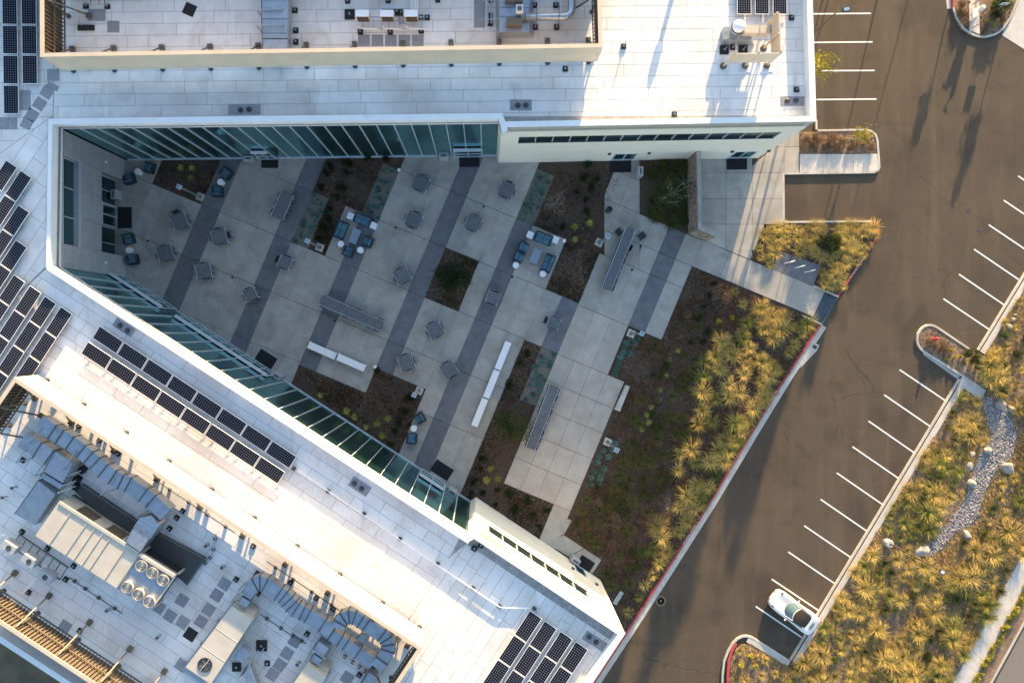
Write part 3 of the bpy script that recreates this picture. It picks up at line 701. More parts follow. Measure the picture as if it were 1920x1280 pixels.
cw = creamwall(NEj, NE, 1, (1.35, at_n(21.75), 6.0, 7.65), [(at_n(10.55), at_n(12.35), 2.4), (at_n(20.35), at_n(22.1), 2.4)], [(at_n(10.0), 2.6), (at_n(13.2), 2.6), (at_n(19.9), 2.6), (at_n(22.85), 2.6)])
Ls = (wpt(SE)-wpt(SEj)).length
cs = creamwall(SEj, SE, -1, (1.3, Ls-2.4, 6.0, 7.65), [(Ls-2.75, Ls-1.75, 2.4)], [(Ls-3.2, 2.6), (Ls-.9, 2.6)])
wallbox(SEi, SEj, 0, 9.96, cream, 0, .25, -1); wallbox(NEi, NEj, 0, 9.96, cream, .0, .25, 1)
wallbox(NE, (1515, -260), 0, 9.96, cream, 0, .25, 1); wallbox(SE, (1000, 1447), 0, 9.96, cream, 0, .25, -1); wallbox((560, 1570.4), (0, 1203), 0, 9.2, cream, 0, .25, -1); wallbox((0, 1203), (-260, 1032.5), 0, 9.2, cream, 0, .25, -1)

wallbox((-260, -260), (1515, -260), 0, 10.2, cream, 0, .25, -1); wallbox((-260, 1032.5), (-260, -260), 0, 10.2, cream, 0, .25, -1); wallbox((1000, 1447), (560, 1570.4), 0, 10.2, cream, 0, .25, -1)
# roof sheets
def sheets(region, org, d, row, length, rows, cols, seed, grow=0):
    rnd = random.Random(seed); out = []
    n = (-d[1], d[0])
    for r in range(rows):
        s = -length*rnd.random()
        for c in range(cols):
            l = length*(rnd.choice((1, 1, 1, 1, .62, .4)) if rnd.random() < .5 else 1)
            q = [(org[0]+d[0]*a+n[0]*b, org[1]+d[1]*a+n[1]*b) for a, b in ((s, r*row), (s+l, r*row), (s+l, (r+1)*row), (s, (r+1)*row))]
            s += l
            q = clip_convex(q, region)
            if len(q) >= 3 and area(q) > 30: out.append(shrink_sheet(q))
    return out
def shrink_sheet(q, g=.42):
    ar = sum(q[i][0]*q[(i+1) % len(q)][1]-q[(i+1) % len(q)][0]*q[i][1] for i in range(len(q)))
    if ar < 0: q = q[::-1]
    r = q
    for i in range(len(q)):
        a, b = q[i], q[(i+1) % len(q)]; l = math.hypot(b[0]-a[0], b[1]-a[1])
        if l < .05: continue
        nx, ny = -(b[1]-a[1])/l*g, (b[0]-a[0])/l*g
        t = clip(r, (a[0]+nx, a[1]+ny), (b[0]+nx, b[1]+ny))
        if len(t) >= 3: r = t
    return r
allsheets = []
iN = [(108, -140), (1512, -140), (1519, 217), (945, 228), (930, 212), (100, 222)]
allsheets += sheets([(108, -140), (1508, -140), (1512, 217), (100, 222)][0:4], (60, -150), (.9999, -.012), 21.9, 96, 18, 28, 1)
allsheets += sheets([(-60, -140), (107, -140), (99, 217), (-60, 330)], (-140, -150), (.9999, -.012), 21.9, 96, 22, 9, 2)
allsheets += sheets([(-60, 330), (90, 224), (86, 500), (-60, 640)], (-391, 416), (.56, -.828), 28, 110, 30, 14, 3)
# south wing
allsheets += sheets([(-60, 642), (86, 504), (862, 1009), (850, 1032), (648, 1340), (380, 1440), (-60, 1150)], (-160, 340), (.8385, .545), 22.6, 96, 34, 26, 4)
allsheets += sheets([(862, 1010), (874, 1018), (886, 1008), (1163, 1193), (1070, 1335), (800, 1440), (655, 1340)], (862, 995), (-.545, .8385), -22.6, 96, 22, 12, 5)
allsheets = [q for q in allsheets]
vis = sorted(allsheets, key=lambda q: -area(clip_convex(q, [(0, 0), (1920, 0), (1920, 1280), (0, 1280)]) or [(0, 0)]*3))
rest = MB()
for i, q in enumerate(vis):
    if i < 300: MB().prism(PL(q, ZR), ZR, ZR+.006).build('roof_sheet', roofwhite, roof)
    else: rest.prism(PL(q, ZR), ZR, ZR+.006)
o = rest.build('roof_sheets', roofwhite, roof); o['kind'] = 'stuff'
# ------------------------------------------------------------------ rooftop things
def rp(x, y, z): return P(x, y, z)
# ---- solar panels
def solar_proto():
    L_, W_ = 1.98, 1.0; t = .045
    fr = MB()
    for c, d in (((0, W_/2-.0125, 0), (L_, .025, t)), ((0, -W_/2+.0125, 0), (L_, .025, t)), ((L_/2-.0125, 0, 0), (.025, W_-.05, t)), ((-L_/2+.0125, 0, 0), (.025, W_-.05, t))): fr.box(c, d)
    gl = MB().box((0, 0, .004), (L_-.05, W_-.05, .02))
    leg = MB()
    for x in (-.7, .7):
        leg.bar((x, -.50, -.10), (x, .62, -.10), .05, .04)
        leg.bar((x, .45, -.10), (x, .45, -.02), .04)
    return [('frame', fr.mesh('solar_frame', whiteplastic), []), ('cell_sheet', gl.mesh('solar_cells', solar_m), []), ('rail', leg.mesh('solar_rail', steel), [])]
SOL = solar_proto()
def panel(cx, cy, dx, dy, label, tilt=5, z=ZR+.30):
    """panel centre in the picture, long axis along (dx,dy)"""
    rz = math.atan2(-dy, dx)
    p = P(cx, cy, z)
    inst(SOL, 'solar_panel', p, 0, label, 'solar panel', 'rooftop solar panels', rot=(Matrix.Rotation(rz, 4, 'Z') @ Matrix.Rotation(R(tilt), 4, 'X')).to_euler())
def column(apex, n, lab, d=(-.547, .837), wd=(.837, .547), L_=54.8, W_=27.3, first=0):
    k = 0
    for i in range(n):
        cx = apex[0]+wd[0]*W_/2+d[0]*(L_*(i+.5)); cy = apex[1]+wd[1]*W_/2+d[1]*(L_*(i+.5))
        panel(cx, cy, d[0], d[1], 'solar panel, %s from top, %s' % (ORD[first+i], lab))
for x0, ys, lab in ((5, (-63, -8, 47.5, 103.5, 159.5), 'in the column at the far left picture edge'), (41, (-63, -8, 47.5, 103.2), 'in the column right beside the tan screen')):
    for i, y in enumerate(ys):
        panel(x0+12.4+i*.9, y+27.6, 0.012, 1, 'solar panel, %s from top, %s' % (ORD[i], lab), tilt=-4)
wl_ = ['in the topmost slanted column by the west roof edge', 'in the second slanted column below the west roof corner', 'in the third slanted column beside the west parapet', 'in the fourth slanted column beside the west parapet', 'in the fifth slanted column, left of the joined pair', 'in the sixth slanted column, near the parapet corner', 'in the seventh slanted column, near the twin-row array', 'in the eighth slanted column, nearest the twin-row array']
for (ax, ay, n), l in zip(((12.3, 300, 1), (39.4, 319.4, 2), (35, 384, 2), (30.6, 449.5, 2), (27, 514.5, 2), (57.3, 535, 3), (85.4, 555, 4), (115.3, 574.7, 4)), wl_):
    column((ax, ay), n, l, W_=24.5)
for j, (sx, sy, l) in enumerate(((171.4, 632.8, 'in the upper row of the twin-row array'), (150, 662, 'in the lower row of the twin-row array'))):
    for i in range(8):
        cx = sx+46.3*(i+.5)+8; cy = sy+30.7*(i+.5)-11.3
        panel(cx, cy, .834, .552, 'solar panel, %s from left, %s' % (ORD[i], l))
for (ax, ay), l in zip(((994, 1143.3), (1022, 1162.7), (1051.7, 1182.4), (1080.3, 1201.5)), ('leftmost of four columns at lower roof corner', 'second of four columns at lower roof corner', 'third of four columns at lower roof corner', 'rightmost of four columns at lower roof corner')):
    column((ax, ay), 4, 'in the '+l, W_=27)
for i, x in enumerate((1395, 1428.5, 1462)):
    for j, y in enumerate((0.5, -54)):
        panel(x, y, 0.01, 1, 'solar panel, %s from left in the %s row above the exhaust fan' % (ORD[i], ('front', 'back')[j]), tilt=-3)

# ---- walkway pads, drains
def pad(x, y, w, h, ang, m=walkpad, label=None, name='walkway_pad', grp='grey walkway pads on the roof', z=ZR+.006, t=.02):
    s = (H-z)*K
    p = P(x, y, z)
    mb = MB().box((0, 0, t/2), (w*s, h*s, t), 0)
    o = bpy.data.objects.new(name, mb.mesh(name, m)); COL.objects.link(o); o.location = p; o.rotation_euler = (0, 0, ang)
    return tag(o, label, 'roof pad', grp)
A_S = S_ANG
pads = [(182, 28.7, 32, 22, 0, 'wide grey walkway pad beside the louvred screen wall'), (212.7, 50.5, 22.5, 21.5, 0, 'small square grey walkway pad beside the black support block'), (899, 26, 21, 53, 0, 'long grey walkway pad left of the rooftop air handler'),
  (99.8, 141, 22.5, 22, 0, 'grey walkway pad touching the tan screen corner'), (99, 162, 22, 10, -.5, 'narrow grey walkway pad at the bend below the tan screen'),
  (88, 173, 21, 21, R(-32), 'first tilted grey walkway pad below the bend'), (74.5, 195, 21, 21, R(-32), 'second tilted grey walkway pad below the bend'), (60, 216, 21, 21, R(-32), 'third tilted grey walkway pad beside the west parapet corner'),
  (50, 232, 20, 19, R(-25), 'fourth tilted grey walkway pad at the left roof edge'), (26, 232, 12, 21, 0, 'narrow grey walkway pad near the left picture edge'), (8, 232, 21, 21, 0, 'grey walkway pad at the left picture edge'), (48, 188, 19, 37, 0, 'stained grey roof pad beside the solar column')]
for x, y, w_, h_, a, l in pads: pad(x, y, w_, h_, a, label=l)
for i, x in enumerate((682.5, 707.7, 733, 758, 783.5)): pad(x, 76.5, 21.8, 21.5, 0, label='grey square walkway pad, %s from the left in the row of five' % ORD[i])
pad(355.5, 18.5, 22, 22, R(-24), black, 'tilted black square pad on the upper roof', 'rubber_pad', 'black rubber pads on the roof')
for x, y, l in ((341.4, 1124.6, 'beside the fan deck'), (319, 1154, 'left of the pair below the fan deck'), (342.7, 1166, 'right of the pair below the fan deck'), (377, 1164.5, 'lower one beside the tan packaged unit'), (391, 1142, 'middle one beside the tan packaged unit'), (406.5, 1115, 'upper one beside the tan packaged unit'), (421, 1094, 'top one near the curved duct'),
                (552.9, 1201, 'top of the four between the packaged units'), (538.2, 1224, 'second of the four between the packaged units'), (524.8, 1245.7, 'third of the four between the packaged units'), (510.8, 1263.5, 'lowest of the four between the packaged units'), (340, 1246, 'at the corner of the tan packaged unit'), (122, 1174, 'pale one beside the louvred screen'), (651, 1270, 'right of the second packaged unit'), (298, 1138, 'at the foot of the fan deck')):
    pad(x, y, 21, 21, A_S, label='grey square walkway pad '+l)
pad(357.3, 1188.4, 22, 22, A_S, black, 'black square pad beside the tan packaged unit', 'rubber_pad', 'black rubber pads on the roof')
def roofdrain(x, y, w_, h_, a, doms, where):
    t = thing('roof_drain', 'pair of dark roof drain domes on grey pad '+where, 'drain', P(x, y, ZR+.006), group='paired roof drains')
    s = 48.1*K
    MB().box(P(x, y, ZR+.022), (w_*s, h_*s, .03), a).build('pad', walkpad, t)
    for dx, dy in doms:
        p = P(dx, dy, ZR+.035)
        MB().lathe(p, [(.19, 0), (.19, .03), (.15, .06), (.13, .16), (.06, .20)], 14).build('dome', darkgrey, t)
roofdrain(458.5, 205.5, 61, 19, 0, ((451, 206.5), (467, 205.5)), 'above the long glass wall')
roofdrain(976.5, 197, 41, 20, 0, ((971, 198), (986, 197.5)), 'above the cream wall corner')
roofdrain(1486, 190, 44, 18, 0, ((1476, 189.5), (1492, 188.6)), 'at the right roof corner')
roofdrain(232.5, 614, 40, 17, A_S, ((225, 610), (239, 620)), 'beside the twin-row solar array')
roofdrain(674.6, 911.6, 40, 20, A_S, ((664, 906), (678, 915.6)), 'above the slanted glass wall')
roofdrain(1118, 1203, 52, 18, A_S, ((1104.5, 1193), (1118, 1203)), 'beside the corner solar array')

# ---- support feet (dark rubber blocks)
def foot(x, y, label, grp='dark support blocks on the roof', sz=.36, a=0.0, hh=.10, post=0):
    p = P(x, y, ZR+.006)
    t = thing('support_block', label, 'support block', p, group=grp)
    MB().box((p.x, p.y, p.z+hh/2), (sz, sz, hh), a).build('block', black, t)
    MB().box((p.x, p.y, p.z+hh+.03), (.12, .12, .06), a).build('bracket', steel, t)
    if post: MB().bar((p.x, p.y, p.z+hh), (p.x, p.y, p.z+hh+post), .05).build('post', steel, t)
for x, y, l in ((1169, 88, 'alone on the sunlit roof right of the tan screen'), (1264, 215, 'near the cream wall roof edge'), (1059.5, 130, 'just below the tan screen wall'), (1483.5, 34, 'right of the solar panels'), (1493, 168.5, 'beside the right roof parapet')):
    foot(x, y, 'small black support block '+l, post=1.0 if x == 1169 else (.35 if x > 1480 else .2))

# ---- screens
def screen(name, label, top, zb, zt, m, thick=.26, posts=True, louvre=(), inner=1):
    """open polyline of outer top edge points (picture, at zt); inner=+1: yard on the left of travel in the world"""
    W = [Vector(P2(x, y, zt)) for x, y in top]
    t = thing(name, label, 'roof screen', (W[0].x, W[0].y, ZR))
    O = [tuple(p) for p in W]; I = offset(O, inner*thick); I2 = offset(O, inner*.06)
    for i in range(len(O)-1):
        A, B = Vector(O[i]), Vector(O[i+1]); L_ = (B-A).length; k = max(1, int(L_/3.6))
        a2, b2 = Vector(I2[i]), Vector(I2[i+1])
        if i not in louvre:
            for q in range(k):
                g = .006/L_
                p0, p1 = A.lerp(B, q/k+g), A.lerp(B, (q+1)/k-g); r0, r1 = a2.lerp(b2, q/k+g), a2.lerp(b2, (q+1)/k-g)
                MB().prism([tuple(p0), tuple(p1), tuple(r1), tuple(r0)], zb, zt-.06, True).build('panel', m, t)
        else:
            n = int(L_/.26)
            for q in range(n):
                c = A.lerp(B, (q+.5)/n); d = (B-A).normalized(); nn = Vector((-d.y, d.x))*inner
                s = MB().prism([tuple(c+d*.02), tuple(c+d*.055), tuple(c+d*.055+nn*.18-d*.0), tuple(c+d*.02+nn*.18)], zb, zt-.06, True)
                s.build('louvre', bronze, t)
            MB().prism([tuple(A), tuple(B), tuple(B+nn*.03), tuple(A+nn*.03)], zb, zt-.06, True).build('back_sheet', bronze, t)
            for zz in (zb+.02, zb+(zt-zb)*.5):
                MB().bar((*(A+nn*.22), zz), (*(B+nn*.22), zz), .07, .09).build('rail', bronze, t)
        MB().prism([O[i], O[i+1], I[i+1], I[i]], zt-.059, zt, True).build('cap', m, t)
        if posts:
            d = (B-A).normalized(); nn = Vector((-d.y, d.x))*inner; n = max(2, int(L_/3.3))
            for q in range(n+1):
                s = min(max(L_*q/n, .5), L_-.5); c = A+d*s+nn*.16
                if abs(c.x) > 60: continue
                ps = MB().bar((c.x, c.y, ZR), (c.x, c.y, zt-.08), .12).build('post', bronze, t)
                b = c+nn*1.5
                MB().bar((c.x+nn.x*.05, c.y+nn.y*.05, zt-.4), (b.x, b.y, ZR+.22), .09).build('brace', bronze, t)
                f = MB(); f.lathe((c.x, c.y, ZR+.006), [(.17, 0), (.17, .08), (.10, .14)], 12); f.build('base', darkgrey, ps)
                MB().box((b.x, b.y, ZR+.13), (.34, .34, .24), math.atan2(d.y, d.x)).build('brace_foot', bronze, t)
    return t
screen('roof_screen', 'long tan screen wall around the upper roof equipment yard', [(74, -120), (75, 107), (1130, 89), (1124, -120)], 10.05, 12.4, tanwall, louvre=(0, 2), inner=1)
screen('roof_screen', 'unseen far tan screen wall, added to shade the upper roof', [(1150, -118), (-250, -100)], 9.6, 12.4, tanwall, inner=1, posts=False)  # unseen wall, added north of the yard and run west to shade the roof
screen('roof_screen', 'tan screen wall around the lower roof equipment yard', [(-95, 1101.5), (-50, 817), (27, 706.5), (792.7, 1214), (660, 1413)][1:], 10.05, 12.4, tanwall, louvre=(0, 2), inner=-1)
scw = screen('roof_screen', 'louvred screen wall along the lower left roof edge with pink lit cap', [(-60, 1131), (260, 1341)], 9.75, 12.2, tanwall, louvre=(0,), inner=1)
# small screen at the upper right
W0 = [(1380, 102), (1466, 100.6), (1462, 24)]
t = thing('roof_screen', 'small L-shaped tan screen on posts beside the exhaust fan', 'roof screen', P(1420, 110, ZR))
zt, zb = 12.0, 10.55
for i in range(2):
    A, B = Vector(P2(*W0[i], zt)), Vector(P2(*W0[i+1], zt)); d = (B-A).normalized(); nn = Vector((-d.y, d.x))
    for q in range(2):
        for z0, z1 in ((zb, (zb+zt)/2-.01), ((zb+zt)/2+.01, zt)):
            p0, p1 = A.lerp(B, q/2+.004), A.lerp(B, (q+1)/2-.004)
            MB().prism([tuple(p0), tuple(p1), tuple(p1+nn*.08), tuple(p0+nn*.08)], z0, z1, True).build('panel', tanwall, t)
    for q in range(3):
        if i == 1 and q == 0: continue
        c = A.lerp(B, q/2)+nn*.16
        p_ = MB().bar((c.x, c.y, ZR), (c.x, c.y, zt+.05), .11).build('post', tanwall, t)
        MB().lathe((c.x, c.y, ZR+.006), [(.24, 0), (.24, .12), (.12, .16)], 12).build('base', bronze, p_)
        MB().box((c.x, c.y, ZR+.02), (.9, .9, .028)).build('base_sheet', roofwhite, p_)
# exhaust fan set
t = thing('exhaust_fan', 'white domed exhaust fan on a box duct beside the small screen', 'exhaust fan', P(1400, 70, ZR))
lo = [P(x, y, ZR+.01) for x, y in ((1352, 58), (1410, 60), (1414, 86), (1352, 84))]; hi = [P(x, y, ZR+.75) for x, y in ((1358, 50), (1408, 52), (1408, 75), (1358, 74))]
MB().hexa(lo[::-1], hi[::-1]).build('curb', ductblue, t)
p = P(1386, 49, ZR+1.5)
MB().lathe((p.x, p.y, ZR+.7), [(.30, 0), (.30, .6), (.42, .65), (.44, .80), (.36, .95), (.2, 1.03), (.05, 1.05)], 22).build('dome', whiteplastic, t, smooth=True)
MB().lathe((p.x, p.y, ZR+1.28), [(.47, 0), (.47, .05)], 22).build('rim', darkgrey, t)
for x0, x1 in ((1396, 1424), (1425.5, 1445)):
    MB().prism(PL([(x0, 47), (x1, 47), (x1, 62), (x0, 62)], ZR+1.3), ZR+.75, ZR+1.3, True).build('box_duct', unit_m, t)
for x in (1405, 1438): MB().bar(P(x, 60, ZR+.75), P(x+1, 63, ZR), .07).build('leg', steel, t)
for x, y, l in ((1357.5, 94.5, 'left'), (1392.5, 94.5, 'right'), (1373, 90, 'middle')): foot(x, y, 'black support block, %s of three under the exhaust fan curb' % l, sz=.62 if l != 'middle' else .34, post=.5)
# upper yard: wide duct
def duct(name, label, segs, parent=None, m=ductblue, cat='duct'):
    """segs: list of (picture polygon at ztop, z0, z1)"""
    x = sum(p[0] for p in segs[0][0])/len(segs[0][0]); y = sum(p[1] for p in segs[0][0])/len(segs[0][0])
    t = thing(name, label, cat, P(x, y, ZR), group=None)
    for q, z0, z1 in segs:
        w_ = PL(q, z1); b = MB().prism(w_, z0, z1, True).build('duct_section', m, t)
        c = (sum(p[0] for p in w_)/len(w_), sum(p[1] for p in w_)/len(w_))
        e = [(c[0]+(px-c[0])*1.05, c[1]+(py-c[1])*1.05) for px, py in w_]
        MB().prism([e[0], w_[0], w_[-1], e[-1]], z0-.02, z1+.03, True).build('flange', ductside, b)
    return t
def rail_frame(t, pts, z0=ZR, z1=ZR+1.4, w_=.06):
    for i in range(0, len(pts)-1, 2):
        mb = MB()
        a = P(*pts[i], z0); b = P(*pts[i+1], z0)
        for p in (a, b): mb.bar((p.x, p.y, z0), (p.x, p.y, z1), w_)
        mb.bar((a.x, a.y, z1), (b.x, b.y, z1), w_); mb.build('support_frame', steel, t)
zt = ZR+1.5
t = duct('duct', 'wide blue-grey sheet metal duct crossing the upper equipment yard', [([(491, -40), (539, -40), (539, 1), (491, 1)], ZR+.5, zt), ([(491, 1.5), (539, 1.5), (538.5, 35), (491, 35)], ZR+.5, zt+.02), ([(491, 36), (538.5, 36), (538.5, 62), (492, 62)], ZR+.5, zt-.02), ([(492, 63), (538.5, 63), (538.5, 72), (492, 72)], ZR+.5, zt), ([(493, 74), (538.5, 74), (538, 108), (493.5, 108)], ZR+.5, zt)])
rail_frame(t, [(496, 40), (543, 38), (496, 68), (543, 66), (497, 4), (543, 3)], z1=ZR+1.62)
for x, y, l in ((553.5, 20.5, 'top'), (555, 58, 'middle'), (555, 79.5, 'bottom')): foot(x, y, 'black support block, %s of three right of the wide duct' % l, post=.5)
# condensers in a row
rk = thing('equipment_rack', 'low steel rack of pipes and rails carrying three small condensers', 'rack', P(730, 50, ZR))
mb = MB()
for y in (32, 54): mb.bar(P(672, y, ZR+.42), P(796, y, ZR+.42), .06)
for x in (680, 700, 729, 750, 774, 790): mb.bar(P(x, 32, ZR+.40), P(x, 54, ZR+.40), .05)
for x in (676, 733, 790):
    for y in (32, 54): mb.bar(P(x, y, ZR), P(x, y, ZR+.4), .05)
mb.build('rail', steel, rk)
for i in range(3):
    MB().tube([P(672+i*45, 50, ZR+.7), P(674+i*45, 53, ZR+.45), P(684+i*45, 54, ZR+.45), P(708+i*45, 55, ZR+.45)], .06, 6).build('insulated_pipe', whiteplastic, rk)
for i in range(4): MB().tube([P(771+i*3.8, -20, ZR+.5), P(771+i*3.8, 28, ZR+.5)], .05, 6).build('insulated_pipe', whiteplastic, rk)
for i in range(5): MB().tube([P(744+i*3, 30, ZR+.8), P(745+i*3, 38, ZR+.6), P(750+i*2.5, 45, ZR+.45)], .02, 5).build('cable', black, rk)
def condenser(x, y, ang, l, w_=.9, dp=.42, hh=.85, z=ZR+.46, g='small split condensers on the roof', topfan=False):
    p = P(x, y, z); t = thing('condenser', l, 'condenser', p, group=g)
    B_ = MB().box((0, 0, hh/2), (w_, dp, hh)).build('casing', unit_m if not topfan else greypanel, t, True)
    gr = MB()
    for k in range(7): gr.box((0, -dp/2-.012, .10+k*(hh-.2)/6), (w_-.12, .02, .025))
    for k in range(5): gr.box((-(w_-.14)/2+k*(w_-.14)/4, -dp/2-.012, hh/2), (.02, .022, hh-.16))
    gr.build('grille', bronze, t, True)
    MB().box((0, -dp/2-.001, hh/2), (w_-.12, .004, hh-.18)).build('coil', darkgrey, t, True)
    MB().box((0, 0, hh+.015), (w_+.03, dp+.03, .03)).build('lid', whiteplastic if not topfan else greypanel, t, True)
    if topfan:
        MB().lathe((.05, 0, hh+.03), [(.19, 0), (.19, .02), (.16, .025), (.05, .01)], 20).build('fan_guard', darkgrey, t, True)
    t.rotation_euler = (0, 0, ang); return t
for i, x in enumerate((683, 728.5, 773)): condenser(x, 36, 0, 'small tan split condenser with brown grille, %s of three on the rack' % ('left', 'middle', 'right')[i])
for x, y, l, s_ in ((656, 28, 'left of the condenser rack', .7), (676, 61, 'first under the condenser rack', .36), (732, 61, 'middle under the condenser rack', .36), (790, 59, 'last under the condenser rack', .36), (801, 34, 'right of the condenser rack', .36), (789, 34, 'at the end of the condenser rack', .36), (652, 3, 'above the condenser rack, left', .34), (728, 2, 'above the condenser rack, middle', .34), (821, 1, 'above the condenser rack, right', .34), (162, 12.5, 'left under the pipe frame by the louvres', .36), (202, 13, 'right under the pipe frame by the louvres', .36)):
    foot(x, y, 'black support block '+l, sz=s_, post=.3)
t = thing('cable_tray', 'dark cable tray box of coiled cables behind the condensers', 'cable tray', P(735, 22, ZR))
MB().box(P(735.5, 24, ZR+.06), (1.5, .42, .12)).build('base', black, t)
for i in range(4): MB().tube([P(718+i*11, 27, ZR+.12), P(718+i*11, 22, ZR+.35), P(724+i*11, 20, ZR+.3)], .025, 5).build('cable', steel, t)
t = thing('pipe_manifold', 'small group of pipes at the top edge beside the louvres', 'pipes', P(180, 6, ZR))
for a, b in (((160, 8, .4), (206, 8, .4)), ((170, -4, .6), (170, 8, .4)), ((186, -4, .6), (186, 8, .4)), ((196, -4, .6), (196, 8, .4))): MB().tube([P(a[0], a[1], ZR+a[2]), P(b[0], b[1], ZR+b[2])], .03, 6).build('pipe', bronze if a[0] > 165 else steel, t)
t = thing('support_block', 'long black block with a white fixture beside the louvres', 'support block', P(161, 52, ZR), group='dark support blocks on the roof')
MB().box(P(161.5, 52.5, ZR+.06), (1.15, .36, .12)).build('block', black, t)
MB().tube([P(154, 50, ZR+.12), P(152, 46, ZR+.5), P(145, 41, ZR+.9)], .04, 6).build('fixture', steel, t)
t = thing('vent_stack', 'tall roof vent stack beyond the top edge of the picture', 'vent', P(1266, -26, ZR))
p = P(1266, -26, ZR); MB().lathe(p, [(.2, 0), (.16, .2), (.16, .75), (.27, .8), (.27, 1.15), (.15, 1.3)], 14).build('stack', steel, t)
# air handler on the upper right
t = thing('air_handler', 'blue-grey rooftop air handler with tan boxes and round silver duct', 'air handler', P(965, 30, ZR))
lo = [P(x, y, ZR+.01) for x, y in ((930, -60), (1000.5, -60), (1000.5, 71), (930, 71))]; hi = [P(x, y, ZR+.9) for x, y in ((936, -60), (992.5, -60), (992.5, 60), (936.5, 60))]
MB().hexa(lo[::-1], hi[::-1]).build('curb', ductblue, t)
for k in range(3): MB().bar(P(937, -2+k*17, ZR+.905), P(992, -2+k*17, ZR+.905), .03, .02).build('seam', ductside, t)
MB().prism(PL([(950, 33), (979, 33), (979, 47), (950, 47)], ZR+1.4), ZR+.9, ZR+1.4, True).build('box', bronze, t)
b = MB().prism(PL([(968, 9), (980.5, 9), (980.5, 22), (968, 22)], ZR+1.7), ZR+.9, ZR+1.7, True).build('vent_box', whiteplastic, t)
MB().prism(PL([(970, 11), (978.5, 11), (978.5, 20), (970, 20)], ZR+1.73), ZR+1.69, ZR+1.73, True).build('vent_grille', bronze, b)
MB().prism(PL([(947, -6), (980, -6), (980, 3), (947, 3)], ZR+1.3), ZR+.9, ZR+1.3, True).build('box', bronze, t)
z = ZR+1.15
arc = [P(1058+14*math.sin(a), 18+14*math.cos(a), z) for a in [R(q) for q in (0, 15, 30, 45, 60, 75, 90)]]
MB().tube([P(976, 32, z), P(1057, 32, z)]+arc+[P(1073.5, -60, z)], .26, 18).build('round_duct', steel, t, smooth=True)
for x in (984, 1006, 1047): MB().lathe((0, 0, 0), [(.27, 0)], 3) if False else MB().tube([P(x, 32, z), P(x+1.2, 32, z)], .275, 18).build('duct_band', ductside, t)
rail_frame(t, [(1006, 21.5), (1006, 42), (1047, 21.5), (1047, 42)], z1=ZR+1.45)
for x, y, l in ((1002.5, 11, 'upper left'), (1042, 11, 'upper right'), (1003.5, 52, 'lower left'), (1043.5, 52, 'lower right')): foot(x, y, 'black support block, %s of four under the round duct' % l, post=.6)
t = thing('pipe_rack', 'narrow vertical pipe rack left of the rooftop air handler', 'pipe rack', P(918, 20, ZR))
for x in (915, 921): MB().tube([P(x, -10, ZR+.4), P(x, 44, ZR+.4)], .05, 6).build('pipe', steel, t)
for y in (0, 30, 44): MB().box(P(919, y, ZR+.1), (.36, .36, .2)).build('block', black, t)
for y in (1, 36): MB().tube([P(903, y+.5, ZR+.4), P(950, y, ZR+.6)], .03, 6).build('cross_pipe', steel, t)

# ---- lower yard
def sp(o, a, b):
    """picture point from origin o, a px along the south wing, b px across (towards lower left)"""
    return (o[0]+SD[0]*a-SD[1]*b, o[1]+SD[1]*a+SD[0]*b)
def sq(o, a0, a1, b0, b1): return [sp(o, a0, b0), sp(o, a1, b0), sp(o, a1, b1), sp(o, a0, b1)]
# big air handler
t = thing('air_handler', 'large cream ribbed rooftop air handler with bright lit edge', 'air handler', P(165, 1020, ZR))
qz = ZR+1.9
body = [(110, 940.5), (261, 1037), (218, 1102), (66, 1004)]
MB().prism(PL(body, qz), ZR+.25, qz, True).build('casing', unit_m, t)
MB().prism(PL([(a+(163.8-a)*-.03, b+(1021-b)*-.03) for a, b in body], qz), ZR+.01, ZR+.25, True).build('curb', ductside, t)
for k in (.17, .37, .47, .57, .66, .85):
    a = lerp(body[0], body[1], k); b = lerp(body[3], body[2], k)
    MB().bar(P(*a, qz+.02), P(*b, qz+.02), .05, .07).build('rib', unit_m, t)
ed = MB().bar(P(110.8, 941, qz+.03), P(260.5, 1036.5, qz+.03), .20, .10).build('edge_cap', unit_m, t)
for a, b in ((.18, .40), (.55, .75)):
    A = P(*lerp(body[0], body[1], a), qz); B = P(*lerp(body[0], body[1], b), qz); d = (B-A).normalized(); nn = Vector((-d.y, d.x, 0))
    gm = MB()
    for k in range(9): gm.bar(A+nn*.02-Vector((0, 0, .35+k*.12)), B+nn*.02-Vector((0, 0, .35+k*.12)), .04, .05)
    gm.build('louvre', bronze, t)
# fan deck
t = thing('condenser_bank', 'rooftop condenser bank with six round fans at the end of the big air handler', 'condenser', P(272, 1090, ZR))
fd = [(261.5, 1037.5), (328.5, 1079.5), (283.5, 1142), (218.5, 1102.5)]; fz = ZR+1.75
MB().prism(PL(fd, fz), ZR+1.25, fz, True).build('casing', ductblue, t)
wq = PL(fd, fz)
for i in range(4): MB().bar((*wq[i], ZR), (*wq[i], ZR+1.25), .12).build('post', unit_m, t)
MB().prism(PL([(lerp(p, (273, 1090), .06)) for p in fd], fz), ZR+.2, ZR+1.25, True).build('coil', black, t)
MB().bar(P(262, 1038, fz+.12), P(328, 1079, fz+.12), .22, .26).build('edge_cap', unit_m, t)
MB().bar(P(328, 1080, fz+.05), P(284, 1141.5, fz+.05), .10, .18).build('side_rail', unit_m, t)
MB().bar(P(261.5, 1038, fz+.05), P(219, 1102, fz+.05), .10, .14).build('side_rail', unit_m, t)
